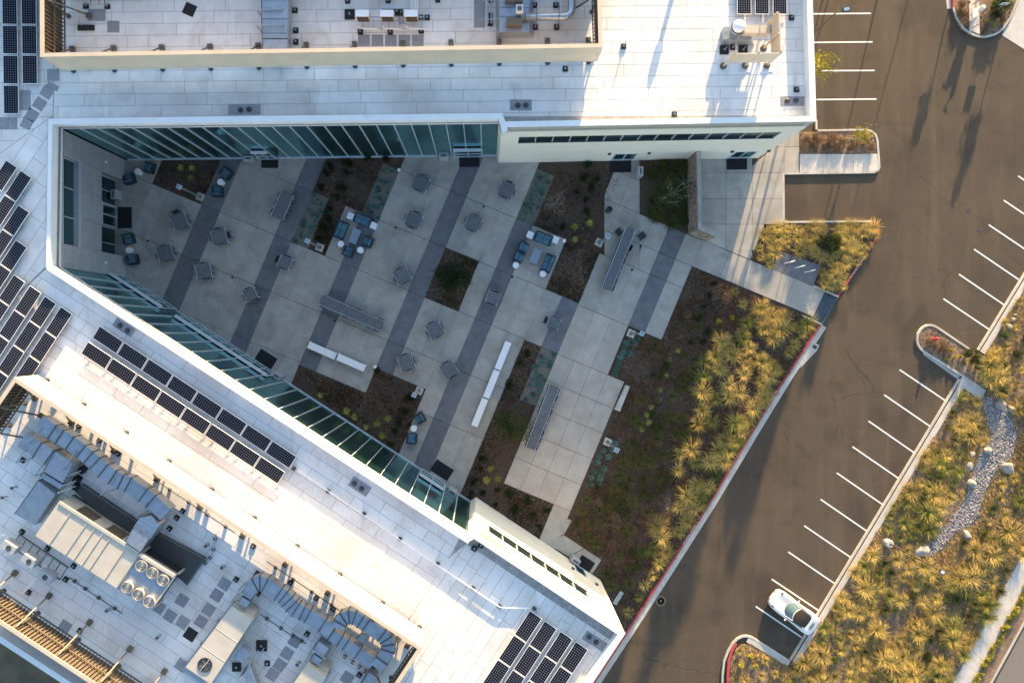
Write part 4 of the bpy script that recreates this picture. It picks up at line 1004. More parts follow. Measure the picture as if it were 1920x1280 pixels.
for x, y in ((265.5, 1060.5), (286, 1073.5), (306, 1087), (238.5, 1100.5), (259, 1114), (279.6, 1127.5)):
    p = P(x, y, fz+.2)
    f = MB().lathe((p.x, p.y, fz), [(.40, 0), (.40, .26), (.37, .26), (.37, .03)], 26).build('fan', unit_m, t, smooth=False)
    MB().lathe((p.x, p.y, fz+.006), [(.36, 0), (.36, .004)], 20).build('well', darkgrey, f)
    mb = MB()
    for k in range(5):
        a = k*R(72)+x; c = Vector((math.cos(a), math.sin(a))); s_ = Vector((-c.y, c.x))
        mb.hexa([(p.x+c.x*.07-s_.x*.05, p.y+c.y*.07-s_.y*.05, fz+.06), (p.x+c.x*.34-s_.x*.11, p.y+c.y*.34-s_.y*.11, fz+.05), (p.x+c.x*.34+s_.x*.08, p.y+c.y*.34+s_.y*.08, fz+.16), (p.x+c.x*.07+s_.x*.05, p.y+c.y*.07+s_.y*.05, fz+.12)],
                [(p.x+c.x*.07-s_.x*.05, p.y+c.y*.07-s_.y*.05, fz+.07), (p.x+c.x*.34-s_.x*.11, p.y+c.y*.34-s_.y*.11, fz+.06), (p.x+c.x*.34+s_.x*.08, p.y+c.y*.34+s_.y*.08, fz+.17), (p.x+c.x*.07+s_.x*.05, p.y+c.y*.07+s_.y*.05, fz+.13)])
    mb.build('blades', unit_m, f)
    MB().lathe((p.x, p.y, fz+.05), [(.08, 0), (.08, .16), (.03, .18)], 12).build('hub', whiteplastic, f)
    g = MB()
    for rr in (.12, .2, .28, .36): g.tube([(p.x+rr*math.cos(R(q*20)), p.y+rr*math.sin(R(q*20)), fz+.262) for q in range(19)], .006, 4, False)
    for q in range(4): g.bar((p.x-.38*math.cos(R(q*45)), p.y-.38*math.sin(R(q*45)), fz+.262), (p.x+.38*math.cos(R(q*45)), p.y+.38*math.sin(R(q*45)), fz+.262), .012)
    g.build('guard', steel, f)
# plenum platform with dark sides behind
t = thing('equipment_curb', 'dark steel curb platform beside the big air handler', 'platform', P(290, 1000, ZR))
MB().prism(PL([(140, 920), (152, 908), (268, 985), (384, 1047), (350, 1096), (332, 1080), (262, 1036)], ZR+.35), ZR+.01, ZR+.35, True).build('deck', darkgrey, t)
for a, b in (((152, 908), (268, 985)), ((268, 985), (384, 1047)), ((384, 1047), (350, 1096))): MB().bar(P(*a, ZR+.38), P(*b, ZR+.38), .12, .10).build('edge', ductside, t)
# ducts, left group
def run(name, label, pts, wd, z0, z1, m=ductblue, gap=.06):
    """duct of rectangular section along picture points"""
    W = [Vector(P2(x, y, z1)) for x, y in pts]
    t = thing(name, label, 'duct', (W[0].x, W[0].y, ZR), group='sheet metal ducts in the lower equipment yard')
    A = offset([tuple(p) for p in W], wd/2); B = offset([tuple(p) for p in W], -wd/2)
    for i in range(len(W)-1):
        s = MB().prism([A[i], A[i+1], B[i+1], B[i]], z0, z1, True).build('duct_section', m, t)
        if i:
            d = (Vector(A[i])-Vector(B[i])).normalized()
            MB().bar((A[i][0]+d.x*.05, A[i][1]+d.y*.05, z1+.01), (B[i][0]-d.x*.05, B[i][1]-d.y*.05, z1+.01), .07, .10).build('flange', ductside, s)
            MB().bar((A[i][0], A[i][1], z0), (A[i][0], A[i][1], z1), .07).build('flange', ductside, s)
            MB().bar((B[i][0], B[i][1], z0), (B[i][0], B[i][1], z1), .07).build('flange', ductside, s)
    return t
t = run('duct', 'long segmented duct running beside the screen in the lower yard', [(72, 792), (98, 809), (112, 818.5), (131, 830), (152, 846), (166, 857), (178, 868), (193, 882), (211, 894), (226, 903), (240, 908), (268, 928), (283, 939), (310, 964)], 1.02, ZR+.9, ZR+1.75)
rail_frame(t, [(86, 822), (108, 797), (150, 868), (172, 838), (216, 916), (240, 888), (280, 956), (300, 930)], z1=ZR+1.85)
duct('duct', 'pair of cube shaped duct boxes joining the long duct to the big air handler', [([(283, 966), (299, 983), (282, 1010), (250, 988), (262, 970)], ZR+.9, ZR+1.9), ([(249, 991), (279, 1010), (263, 1034), (235, 1016)], ZR+1.0, ZR+2.1)], m=steel)
t = run('duct', 'wide L-shaped duct left of the big air handler', [(40, 824), (70, 843), (92, 857), (124, 882)], 1.1, ZR+.8, ZR+1.65)
rail_frame(t, [(62, 858), (80, 832), (96, 882), (118, 850)], z1=ZR+1.75)
duct('duct', 'large slab-like duct plenum lying beside the big air handler', [([(104, 846), (136, 868), (118, 905), (82, 883)], ZR+.8, ZR+1.7), ([(80, 886), (117, 908), (112, 916), (75, 894)], ZR+.6, ZR+1.3), ([(72, 901), (104, 926), (65, 984), (28, 963)], ZR+.5, ZR+1.25)])
# brackets/diagonal rails over the plenum
t = thing('handrail', 'pair of thin steel pipes over the black blocks beside the plenum', 'rail', P(140, 910, ZR))
for a, b in (((128, 892), (152, 882)), ((112, 912), (142, 901)), ((108, 924), (141, 911))): MB().tube([P(*a, ZR+1.5), P(*b, ZR+.6)], .035, 6).build('pipe', alum, t)
for x, y in ((155, 880), (145, 898), (144, 912)): MB().box(P(x, y, ZR+.25), (.4, .4, .5), A_S).build('block', black, t)
# right group: curved ducts
def arcpts(cx, cy, r, a0, a1, n=6): return [(cx+r*math.cos(R(a0+(a1-a0)*i/n)), cy+r*math.sin(R(a0+(a1-a0)*i/n))) for i in range(n+1)]
t = run('duct', 'S-curved sheet metal duct along the screen in the lower yard', [(470, 1102), (478, 1096), (487, 1093), (497, 1096), (522, 1113), (531, 1119), (539, 1127), (546, 1136), (554, 1143), (566, 1149), (577, 1154), (604, 1172), (622, 1184)], .98, ZR+.8, ZR+1.55)
rail_frame(t, [(556, 1172), (578, 1140), (592, 1194), (612, 1162)], z1=ZR+1.65)
run('duct', 'looped duct bend beside the screen end in the lower yard', [(634, 1178), (637, 1168), (644, 1160), (654, 1156.5), (664, 1158), (676, 1165), (686, 1172), (716, 1191), (724, 1199), (728, 1209), (727, 1220), (716, 1238), (705, 1252)], .88, ZR+.8, ZR+1.6)
run('duct', 'stepped duct branch below the looped bend', [(604, 1178), (620, 1190), (637, 1201), (648, 1208), (671, 1224), (700, 1243)], .80, ZR+.5, ZR+1.2)
duct('duct', 'short duct box at the right end of the lower yard', [([(691, 1260), (707, 1270), (688, 1300), (672, 1290)], ZR+.5, ZR+1.3), ([(678, 1188), (686, 1194), (680, 1205), (668, 1197)], ZR+.5, ZR+.9)])
# duct boxes feeding the packaged units
for o_, l in (((467, 1108), 'first'), ((602, 1216), 'second')):
    q1 = sq(o_, -11, 11, -9, 11); q2 = sq((o_[0]-9, o_[1]+20), -9, 9, -6, 7)
    t = duct('duct', 'small stacked duct boxes feeding the %s packaged unit' % l, [(q1, ZR+.6, ZR+1.5), (q2, ZR+.7, ZR+1.45)])
    rail_frame(t, [sp(o_, -14, 14), sp(o_, 14, 14), sp(o_, -14, -12), sp(o_, 14, -12)], z1=ZR+1.6)
def packaged(top, label, fan=None):
    t = thing('packaged_unit', label, 'air conditioner', P(sum(p[0] for p in top)/4, sum(p[1] for p in top)/4, ZR), group='tan packaged rooftop units')
    z = ZR+1.75
    MB().prism(PL(top, z), ZR+.3, z, True).build('casing', unit_m, t)
    cx = sum(p[0] for p in top)/4; cy = sum(p[1] for p in top)/4
    MB().prism(PL([(cx+(x-cx)*1.12, cy+(y-cy)*1.12) for x, y in top], ZR+.3), ZR+.01, ZR+.3, True).build('curb', ductblue, t)
    a, b = top[0], top[1]
    hood = [lerp(a, top[3], -.0), lerp(b, top[2], -.0), sp(b, 0, -13), sp(a, 0, -13)]
    MB().prism(PL([sp(a, 2, -1), sp(b, -2, -1), sp(b, -2, -14), sp(a, 2, -14)], ZR+1.2), ZR+.3, ZR+1.2, True).build('intake_hood', unit_m, t)
    for k in (.35, .65): MB().bar(P(*lerp(top[0], top[3], k), z+.005), P(*lerp(top[1], top[2], k), z+.005), .03, .02).build('seam', unit_m, t)
    if fan:
        p = P(*fan, z)
        f = MB().lathe((p.x, p.y, z), [(.50, 0), (.50, .06), (.46, .06), (.46, .012)], 30).build('fan', darkgrey, t)
        mb = MB()
        for k in range(4):
            an = R(k*90+20); c = Vector((math.cos(an), math.sin(an))); s_ = Vector((-c.y, c.x))
            mb.hexa([(p.x-s_.x*.04, p.y-s_.y*.04, z+.015), (p.x+c.x*.42-s_.x*.12, p.y+c.y*.42-s_.y*.12, z+.015), (p.x+c.x*.42+s_.x*.10, p.y+c.y*.42+s_.y*.10, z+.035), (p.x+s_.x*.04, p.y+s_.y*.04, z+.03)], [(p.x-s_.x*.04, p.y-s_.y*.04, z+.022), (p.x+c.x*.42-s_.x*.12, p.y+c.y*.42-s_.y*.12, z+.022), (p.x+c.x*.42+s_.x*.10, p.y+c.y*.42+s_.y*.10, z+.042), (p.x+s_.x*.04, p.y+s_.y*.04, z+.037)])
        mb.build('blades', ductside, f)
        MB().bar((p.x-.3, p.y-.36, z+.05), (p.x+.3, p.y+.36, z+.05), .05, .03).build('guard_bar', unit_m, f)
    return t
packaged([(434, 1136), (472.6, 1162.5), (395, 1282), (348, 1250)], 'tan packaged rooftop unit with one dark round fan', (384.5, 1245.5))
packaged([(576, 1244), (611.5, 1268.5), (535, 1388), (496, 1360)], 'tan packaged rooftop unit cut by the bottom edge')
# hood and bits between the packaged units
t = thing('relief_hood', 'blue-grey sloped metal hood with lit edges between the packaged units', 'vent hood', P(462, 1265, ZR))
q = [(450, 1268), (467, 1240), (482, 1280), (470, 1296)]
MB().hexa([P(x, y, ZR+.3) for x, y in ((446, 1272), (470, 1236), (490, 1282), (466, 1302))][::-1], [P(x, y, ZR+.95) for x, y in ((456, 1266), (467, 1247), (478, 1278), (467, 1286))][::-1]).build('hood', ductblue, t)
for a, b in (((470, 1238), (467, 1247)), ((467, 1247), (478, 1278)), ((446, 1272), (456, 1266))): MB().bar(P(*a, ZR+.9), P(*b, ZR+.97), .07).build('edge', unit_m, t)
for a, b in (((474, 1237), (484, 1218)), ((482, 1240), (495, 1214))): MB().bar(P(*a, ZR+.6), P(*b, ZR+.5), .07).build('leg', steel, t)
foot(491, 1209, 'large black support block between the packaged units', sz=.75); foot(501.5, 1242, 'small black support block right of the metal hood', sz=.36); foot(444, 1249, 'dark block at the foot of the tan packaged unit', sz=.6)
t = duct('duct', 'pale square duct box left of the metal hood', [([(453, 1213), (468, 1224), (455, 1243), (439, 1232)], ZR+.6, ZR+1.3)])
# feet along the screen
for x, y, l in ((475, 1023, 'first of the sunlit blocks inside the screen'), (482.5, 1074.5, 'touching the start of the S-curved duct'), (545, 1091, 'above the middle of the S-curved duct'), (593.5, 1119, 'right above the end of the S-curved duct'), (625, 1140, 'between the S-curved duct and looped bend'), (443, 1085, 'left of the S-curved duct start'), (484, 1111.5, 'under the S-curved duct start'), (576, 1187, 'below the end of the S-curved duct'),
    (343, 957, 'upper of three at the long duct end'), (332, 970, 'middle of three at the long duct end'), (318.5, 990, 'lower of three at the long duct end'), (148.5, 798.5, 'first between long duct and screen'), (187.5, 824.5, 'second between long duct and screen'), (222.5, 849.5, 'third between long duct and screen'), (43.5, 862, 'left of the L-shaped duct'), (42, 996, 'beside the corner of the big air handler'),
    (90, 1027, 'behind the middle white condenser'), (138.8, 1060, 'behind the right white condenser'), (54, 1109, 'at the end of the bent white pipe'), (674, 1264, 'right of the stepped duct branch'), (150.5, 1181, 'beside the pale pad near the louvres'), (124, 1085, 'right of the right white condenser')):
    foot(x, y, 'small dark support block '+l, sz=.34, a=A_S, post=.3)
# small condensers on a rail, lower left
rk = thing('equipment_rack', 'dark steel rail rack carrying three white condensers at lower left', 'rack', P(80, 1040, ZR))
mb = MB()
mb.bar(P(36, 1001, ZR+.4), P(128, 1063, ZR+.4), .07); mb.bar(P(22, 1024, ZR+.4), P(112, 1086, ZR+.4), .07)
for i in range(8):
    a = lerp((37, 1002), (127, 1062), i/7); b = lerp((22, 1024), (112, 1086), i/7); mb.bar(P(*a, ZR+.38), P(*b, ZR+.38), .05)
for p in ((37, 1002), (82, 1032), (127, 1062), (23, 1025), (68, 1055), (111, 1085)): mb.bar(P(*p, ZR), P(*p, ZR+.4), .05)
mb.build('rail', ductside, rk)
MB().tube([P(-4, 1015, ZR+.5), P(3, 1003, ZR+.6), P(8, 1002, ZR+.6), P(15, 1010, ZR+.5)], .07, 6).build('insulated_pipe', whiteplastic, rk)
MB().tube([P(25, 1043, ZR+.5), P(35, 1024, ZR+.6)], .06, 6).build('insulated_pipe', whiteplastic, rk)
MB().tube([P(40, 1033, ZR+.5), P(54, 1042, ZR+.55)], .07, 6).build('insulated_pipe', whiteplastic, rk)
MB().tube([P(88, 1063, ZR+.6), P(81, 1060, ZR+.6), P(70, 1082, ZR+.4), P(45, 1110, ZR+.3)], .07, 6).build('insulated_pipe', whiteplastic, rk)
for x, y, l in ((29, 1020, 'left'), (66.5, 1045, 'middle'), (96, 1074, 'right')): condenser(x, y, A_S, 'white split condenser, %s of three on the dark rail rack' % l, w_=1.0, dp=.55, hh=.72, topfan=True)
# conduit across the lower roof
t = thing('conduit', 'long white conduit on small blocks crossing the lower roof', 'conduit', P(820, 1056, ZR))
MB().tube([P(560, 882, ZR+.22), P(682.5, 966, ZR+.22), P(770, 1025, ZR+.22), P(937.6, 1138, ZR+.24), P(970, 1139.5, ZR+.24), P(993, 1140, ZR+.2)], .045, 6).build('pipe', whiteplastic, t)
for x, y in ((551, 878), (615, 920), (682.5, 962.6), (750, 1009.6), (820.7, 1056), (887, 1102), (937, 1136), (1002, 1140)): MB().box(P(x, y, ZR+.12), (.26, .2, .22), A_S).build('block', darkgrey, t)
for x, y, l in ((889.5, 1027, 'left'), (902, 1021, 'right')): foot(x, y, 'black square vent block, %s of the pair at the roof inner corner' % l, a=A_S, sz=.38)

# ---- loose conduits, pipes and small vents in the lower yard
for i, (pts, l) in enumerate((
    ([(160, 800), (210, 834), (260, 868)], 'thin pipe run between the long duct and the screen'),
    ([(300, 905), (372, 953), (440, 998)], 'thin pipe run along the inner foot of the screen'),
    ([(405, 1000), (398, 1040), (380, 1060)], 'short pipe crossing the sunlit strip by the fan deck'),
    ([(500, 1052), (566, 1096), (640, 1146)], 'thin pipe run above the S-curved duct'),
    ([(415, 1158), (400, 1182), (372, 1215)], 'gas pipe beside the tan packaged unit'),
    ([(487, 1150), (540, 1186), (574, 1206)], 'dark pipe between the packaged units'),
    ([(640, 1226), (668, 1246), (690, 1262)], 'thin pipe below the stepped duct branch'),
    ([(130, 1082), (170, 1110), (230, 1150)], 'thin pipe run below the big air handler'))):
    t = thing('pipe_run', l, 'pipe', P(pts[0][0], pts[0][1], ZR), group='thin pipe runs on the lower roof')
    MB().tube([P(x, y, ZR+.22) for x, y in pts], .035, 6).build('pipe', ductside if i % 2 else steel, t)
    for k in range(4):
        q = (k+.5)/4*(len(pts)-1); j = min(int(q), len(pts)-2); a = lerp(pts[j], pts[j+1], q-j)
        MB().box(P(*a, ZR+.10), (.22, .16, .18), A_S).build('block', darkgrey, t)
for x, y, l in ((30, 912, 'left of the slab-like plenum'), (12, 930, 'at the left picture edge by the plenum'), (420, 1060, 'left of the S-curved duct on the sunlit strip'), (300, 1190, 'below the black square pad'), (206, 1140, 'on the open roof below the fan deck'), (560, 1240, 'beside the second packaged unit'), (390, 1020, 'on the sunlit strip beside the fan deck')):
    t = thing('roof_vent', 'small capped roof vent '+l, 'vent', P(x, y, ZR+.006), group='small capped roof vents')
    MB().lathe((0, 0, 0), [(.16, 0), (.09, .05), (.07, .35), (.07, .42)], 12).build('pipe', steel, t, True); MB().lathe((0, 0, .42), [(.12, 0), (.12, .05), (.04, .10)], 12).build('cap', ductside, t, True)
# ------------------------------------------------------------------ courtyard furniture
ZF = .15
def table_proto(w_, l_, thin=True):
    top = MB(); n = max(4, int(w_/.16)); 
    top.box((0, 0, .735), (w_-.06, l_-.02, .02))
    slat = MB()
    for i in range(n): slat.box((-(w_-.08)/2+(i+.5)*(w_-.08)/n, 0, .752), ((w_-.08)/n-.008, l_-.03, .014))
    rim = MB()
    for sx in (-1, 1): rim.box((sx*(w_/2-.02), 0, .745), (.035, l_, .045))
    leg = [MB().box((sx*(w_/2-.07), sy*(l_/2-.07), .36), (.06, .06, .72)).mesh('table_leg', alum) for sx in (-1, 1) for sy in (-1, 1)]
    rims = [MB().box((sx*(w_/2-.02), 0, .745), (.028, l_, .045)).mesh('table_rim', alum) for sx in (-1, 1)]
    return [('tabletop', top.mesh('table_top', tabletop), [('slats', slat.mesh('table_slats', tabletop))])]+[('edge_rail', r, []) for r in rims]+[('leg', m, []) for m in leg]
def chair_proto():
    """faces +y (towards the table), back at -y"""
    seat = MB().box((0, 0, .44), (.50, .48, .03)); back = MB()
    back.hexa([(-.25, -.26, .46), (.25, -.26, .46), (.25, -.23, .46), (-.25, -.23, .46)], [(-.24, -.36, .84), (.24, -.36, .84), (.24, -.33, .84), (-.24, -.33, .84)])
    rail = MB().bar((-.25, -.345, .855), (.25, -.345, .855), .04)
    parts = [('seat', seat.mesh('chair_seat', chairmesh), []), ('backrest', back.mesh('chair_back', chairmesh), [('top_rail', rail.mesh('chair_top_rail', chairrail))])]
    for sx in (-1, 1):
        parts.append(('armrest', MB().bar((sx*.27, -.30, .66), (sx*.27, .18, .66), .045, .03).mesh('chair_arm', chairmesh), []))
        for sy in (-.24, .2): parts.append(('leg', MB().bar((sx*.26, sy, .66 if True else .44), (sx*.26, sy*1.05, 0), .03).mesh('chair_leg', chairmesh), []))
    return parts
T_BIG, T_SM, CH = table_proto(1.30, 1.30), table_proto(1.06, 1.06), chair_proto()
def square_set(x, y, deg, big, where, out=None, pulled=()):
    a = -R(deg); p = P(x, y, .75); base = (p.x, p.y, ZF)
    inst(T_BIG if big else T_SM, 'patio_table', base, a, 'square grey slatted patio table '+where, 'table', 'square patio tables in the courtyard')
    hw = .65 if big else .53
    for k, side in enumerate(('lower', 'right', 'upper', 'left')):
        ang = a+k*math.pi/2
        d = hw-.27+(.28 if k in pulled else random.uniform(-.02, .05))      # distance of the chair centre from the table centre
        off = Vector((0, -d-.0)); c, s = math.cos(ang), math.sin(ang)
        pos = (base[0]-(-off.y)*(-s)*1.0 if False else base[0]+(-off.y)*s, base[1]-(-off.y)*c, ZF)
        inst(CH, 'patio_chair', pos, ang+random.uniform(-.04, .04), 'charcoal chair on %s side of the table %s' % (side, where), 'chair', 'chairs at the square patio tables')
sets = [(337.4, 415, -24, 1, 'right of the west entrance mat', (2,)), (310.8, 474.7, -20, 1, 'nearest the south-west armchairs', ()), (411.8, 444.2, -14, 1, 'just right of the leftmost dark band', (1,)), (382.6, 508, -12, 1, 'beside the folding glass doors', ()), (470, 551.8, -27, 0, 'on the second dark band', ()),
  (535, 492, 23, 0, 'below the first planted bed lamp', (3,)), (788.8, 343.2, 21, 1, 'nearest the long glass wall', ()), (775.5, 412.3, 21, 1, 'right of the first lounge set', ()), (754.3, 517.2, -27, 1, 'left of the square tree bed', ()), (949.5, 356.5, 21, 1, 'left of the second gravel strip', ()), (887, 417.6, 22, 1, 'above the square tree bed', ()),
  (815.4, 618, -30, 1, 'below the square tree bed', ()), (924.3, 558.4, 20, 0, 'right of the square tree bed', ()), (1038, 605, 20, 0, 'below the second lounge set', (3,)), (762, 679, -18, 1, 'above the lower planted bed', ()), (842, 692.4, -30, 1, 'left of the three-part white bench', ())]
for x, y, d, b, l, pl in sets: square_set(x, y, d, b, l, None, pl)
# long tables
def long_set(x, y, dx, dy, L_, W_, where, n, skip=(), split=None, extra=()):
    rz = math.atan2(-dy, dx); p = P(x, y, .75); t = thing('long_table', 'long grey slatted communal table '+where, 'table', (p.x, p.y, ZF), rz, 'long communal tables in the courtyard')
    tops = [(-L_/2, L_/2)] if split is None else [(-L_/2, split-.01), (split+.01, L_/2)]
    for a, b in tops:
        tt = MB().box(((a+b)/2, 0, .735), (b-a-.01, W_-.05, .02)).build('tabletop', tabletop, t, True)
        mb = MB(); m_ = 6
        for k in range(m_): mb.box(((a+b)/2, -(W_-.08)/2+(k+.5)*(W_-.08)/m_, .752), (b-a-.02, (W_-.08)/m_-.01, .014))
        mb.build('slats', tabletop, tt, True)
    for sy in (-1, 1): MB().box((0, sy*(W_/2-.015), .748), (L_, .035, .05)).build('edge_rail', alum, t, True)
    for k in range(4):
        for sy in (-1, 1): MB().box((-L_/2+.2+k*(L_-.4)/3, sy*(W_/2-.1), .36), (.07, .07, .72)).build('leg', alum, t, True)
    c, s = math.cos(rz), math.sin(rz)
    for side in (0, 1):
        for k in range(n):
            if (side, k) in skip: continue
            u = -L_/2+(k+.5)*L_/n; v = (W_/2-.24)*(-1 if side == 0 else 1)
            v += (-1 if side == 0 else 1)*random.uniform(-.02, .04)+extra_off(extra, side, k)
            inst(CH, 'patio_chair', (p.x+u*c-v*s, p.y+u*s+v*c, ZF), rz+(0 if side == 0 else math.pi)+random.uniform(-.03, .03),
                 'charcoal chair, %s from one end, %s side of long table %s' % (ORD[k], ('near', 'far')[side], where), 'chair', 'chairs at the long tables')
def extra_off(extra, side, k):
    for s_, k_, o in extra:
        if s_ == side and k_ == k: return o*(-1 if side == 0 else 1)
    return 0
long_set(529.8, 385.7, -.40, .916, 2.27, 1.1, 'beside the first planted bed', 3)
long_set(659.4, 586.3, .916, .40, 5.55, .92, 'above the two-part white bench', 8)
long_set(1159.6, 485.1, -.374, .927, 5.5, .86, 'near the stone wall', 9, skip=((0, 0), (1, 0), (1, 1)), extra=((1, 2, .15),))
long_set(1017, 781.4, -.36, .933, 5.6, .86, 'on the lower right patio', 9, split=1.05)
for x, y, a, l in ((1201, 444, 2.2, 'loose charcoal chair standing right of the long table near the stone wall'), (1160, 436, 3.9, 'loose charcoal chair left of the upper end of the stone-wall table')):
    p = P(x, y, .45); inst(CH, 'patio_chair', (p.x, p.y, ZF), a, l, 'chair', 'chairs at the long tables')
# lounge pieces: local x along the width, back at +y
def lounge_proto(w_):
    d = .80
    base = MB().box((0, 0, .16), (w_, d, .22)); back = MB().box((0, d/2-.06, .42), (w_, .12, .52))
    arms = [MB().box((sx*(w_/2-.045), -.06, .36), (.09, d-.14, .38)) for sx in (-1, 1)]
    def cushion(c, s_, b=.05):
        bm = bmesh.new(); bmesh.ops.create_cube(bm, size=1.0)
        for v in bm.verts: v.co = Vector((v.co.x*s_[0]+c[0], v.co.y*s_[1]+c[1], v.co.z*s_[2]+c[2]))
        bmesh.ops.bevel(bm, geom=bm.edges[:], offset=b, segments=3, profile=.6, affect='EDGES')
        me = bpy.data.meshes.new('cushion'); bm.to_mesh(me); bm.free(); me.materials.append(teal); me.polygons.foreach_set('use_smooth', [True]*len(me.polygons)); return me
    n = 1 if w_ < 1.1 else 2; iw = (w_-.2)/n
    pr = [('base', base.mesh('lounge_base', wicker), []), ('backrest', back.mesh('lounge_back', wicker), [])]+[('armrest', a.mesh('lounge_arm', wicker), []) for a in arms]
    for k in range(n):
        cx = -(w_-.2)/2+(k+.5)*iw
        pr.append(('seat_cushion', cushion((cx, -.09, .35), (iw-.01, d-.22, .17)), []))
        pr.append(('back_cushion', cushion((cx, d/2-.20, .56), (iw-.02, .18, .34), .06), []))
    for sx in (-1, 1):
        for sy in (-1, 1): pr.append(('foot', MB().box((sx*(w_/2-.08), sy*(d/2-.08), .025), (.07, .07, .05)).mesh('lounge_foot', black), []))
    return pr
ARM, SOFA = lounge_proto(.86), lounge_proto(1.5)
def lounge(pr, name, x, y, bx, by, label, cat, grp):
    """back towards picture direction (bx,by)"""
    p = P(x, y, .45); rz = math.atan2(-by, bx)-math.pi/2
    inst(pr, name, (p.x, p.y, ZF), rz, label, cat, grp)
g1, g2 = 'lounge furniture of the first set', 'lounge furniture of the second set'
lounge(SOFA, 'sofa', 680.6, 412.2, .38, -.92, 'teal cushioned sofa between two square white tables beside gravel strip', 'sofa', g1)
lounge(SOFA, 'sofa', 639.8, 431.4, -.92, -.38, 'teal cushioned sofa with its back to the planted bed', 'sofa', g1)
lounge(ARM, 'armchair', 690, 453.4, .92, .38, 'teal armchair right of the first coffee table', 'armchair', g1)
lounge(ARM, 'armchair', 653.4, 471.7, -.36, .93, 'teal armchair below the first coffee table between round tables', 'armchair', g1)
lounge(SOFA, 'sofa', 1018.4, 446.8, .38, -.92, 'teal sofa between two square white tables beside the dark bed', 'sofa', g2)
lounge(SOFA, 'sofa', 1027.7, 493.3, .92, .38, 'teal sofa right of the second coffee table', 'sofa', g2)
lounge(ARM, 'armchair', 981, 463.6, -.92, -.38, 'upper of two teal armchairs left of the second coffee table', 'armchair', g2)
lounge(ARM, 'armchair', 972.4, 481.4, -.90, -.43, 'lower of two teal armchairs left of the second coffee table', 'armchair', g2)
g3 = 'armchair pairs with a round white table'
for x, y, bx, by, l in ((243, 336, .30, .95, 'lower teal armchair by the north-west corner'), (280, 315, .9, .25, 'upper teal armchair beside the corner planted bed'), (242, 448, -.25, -.97, 'teal armchair above the round table by west wall'), (249.7, 486.7, .2, .98, 'teal armchair below the round table by west wall'),
    (424.3, 325.4, .65, -.75, 'teal armchair upper right of the round table beside first bed'), (408.3, 360, .0, 1, 'teal armchair below the round table beside first bed'), (787.5, 783.6, .85, -.5, 'upper teal armchair beside the lower planted bed'), (772.3, 821.8, -.05, 1, 'lower teal armchair beside the lower planted bed')):
    lounge(ARM, 'armchair', x, y, bx, by, l, 'armchair', g3)
def rtable():
    st = MB().lathe((0, 0, 0), [(.24, 0), (.235, .42)], 24); st.smooth = False
    return [('drum', st.mesh('round_drum', whiteplastic), []), ('tabletop', MB().lathe((0, 0, .42), [(.265, 0), (.265, .03), (.25, .04)], 28).mesh('round_top', whiteplastic), [('inset', MB().lathe((0, 0, .456), [(.20, 0), (.195, .006)], 24).mesh('round_inset', whiteplastic))])]
def stable():
    return [('case', MB().box((0, 0, .20), (.50, .50, .40)).mesh('square_case', whiteplastic), []), ('tabletop', MB().box((0, 0, .42), (.55, .55, .04)).mesh('square_top', whiteplastic), [('slats', (lambda m: [m.box((0, -.2+k*.1, .444), (.46, .085, .012)) for k in range(5)] and m)(MB()).mesh('square_slats', whiteplastic))])]
RT, STB = rtable(), stable()
for x, y, l in ((639.4, 457.7, 'left of the lower armchair, first lounge set'), (676, 469, 'between two armchairs, first lounge set'), (967, 497.3, 'below two armchairs, second lounge set'), (1017.8, 513.2, 'below the right sofa, second lounge set'), (259.6, 322, 'between armchairs at north-west corner'), (243, 469.4, 'between armchairs by the west wall'), (414.4, 342, 'between armchairs beside the first planted bed'), (776, 802.7, 'between armchairs beside the lower planted bed')):
    p = P(x, y, .46); inst(RT, 'side_table', (p.x, p.y, ZF), 0, 'round white side table '+l, 'side table', 'round white side tables')
for x, y, l in ((658, 405.4, 'left of the sofa, first lounge set'), (700, 423, 'right of the sofa, first lounge set'), (994, 440.7, 'left of the sofa, second lounge set'), (1041, 449.5, 'right of the sofa, second lounge set')):
    p = P(x, y, .46); inst(STB, 'side_table', (p.x, p.y, ZF), GRID_ANG, 'square white side table '+l, 'side table', 'square white side tables')
def ctable():
    pr = [('tabletop', MB().box((0, 0, .38), (1.25, .68, .04)).mesh('coffee_top', blueglass), []), ('apron', MB().box((0, 0, .33), (1.15, .58, .06)).mesh('coffee_apron', wicker), [])]
    return pr+[('leg', MB().box((sx*.54, sy*.25, .15), (.07, .07, .30)).mesh('coffee_leg', wicker), []) for sx in (-1, 1) for sy in (-1, 1)]
CT = ctable()
for x, y, l in ((665.6, 443, 'first'), (1003.8, 480, 'second')):
    p = P(x, y, .4); inst(CT, 'coffee_table', (p.x, p.y, ZF), GRID_ANG+math.pi/2, 'low blue-grey coffee table in the %s lounge set' % l, 'coffee table', 'coffee tables of the lounge sets')
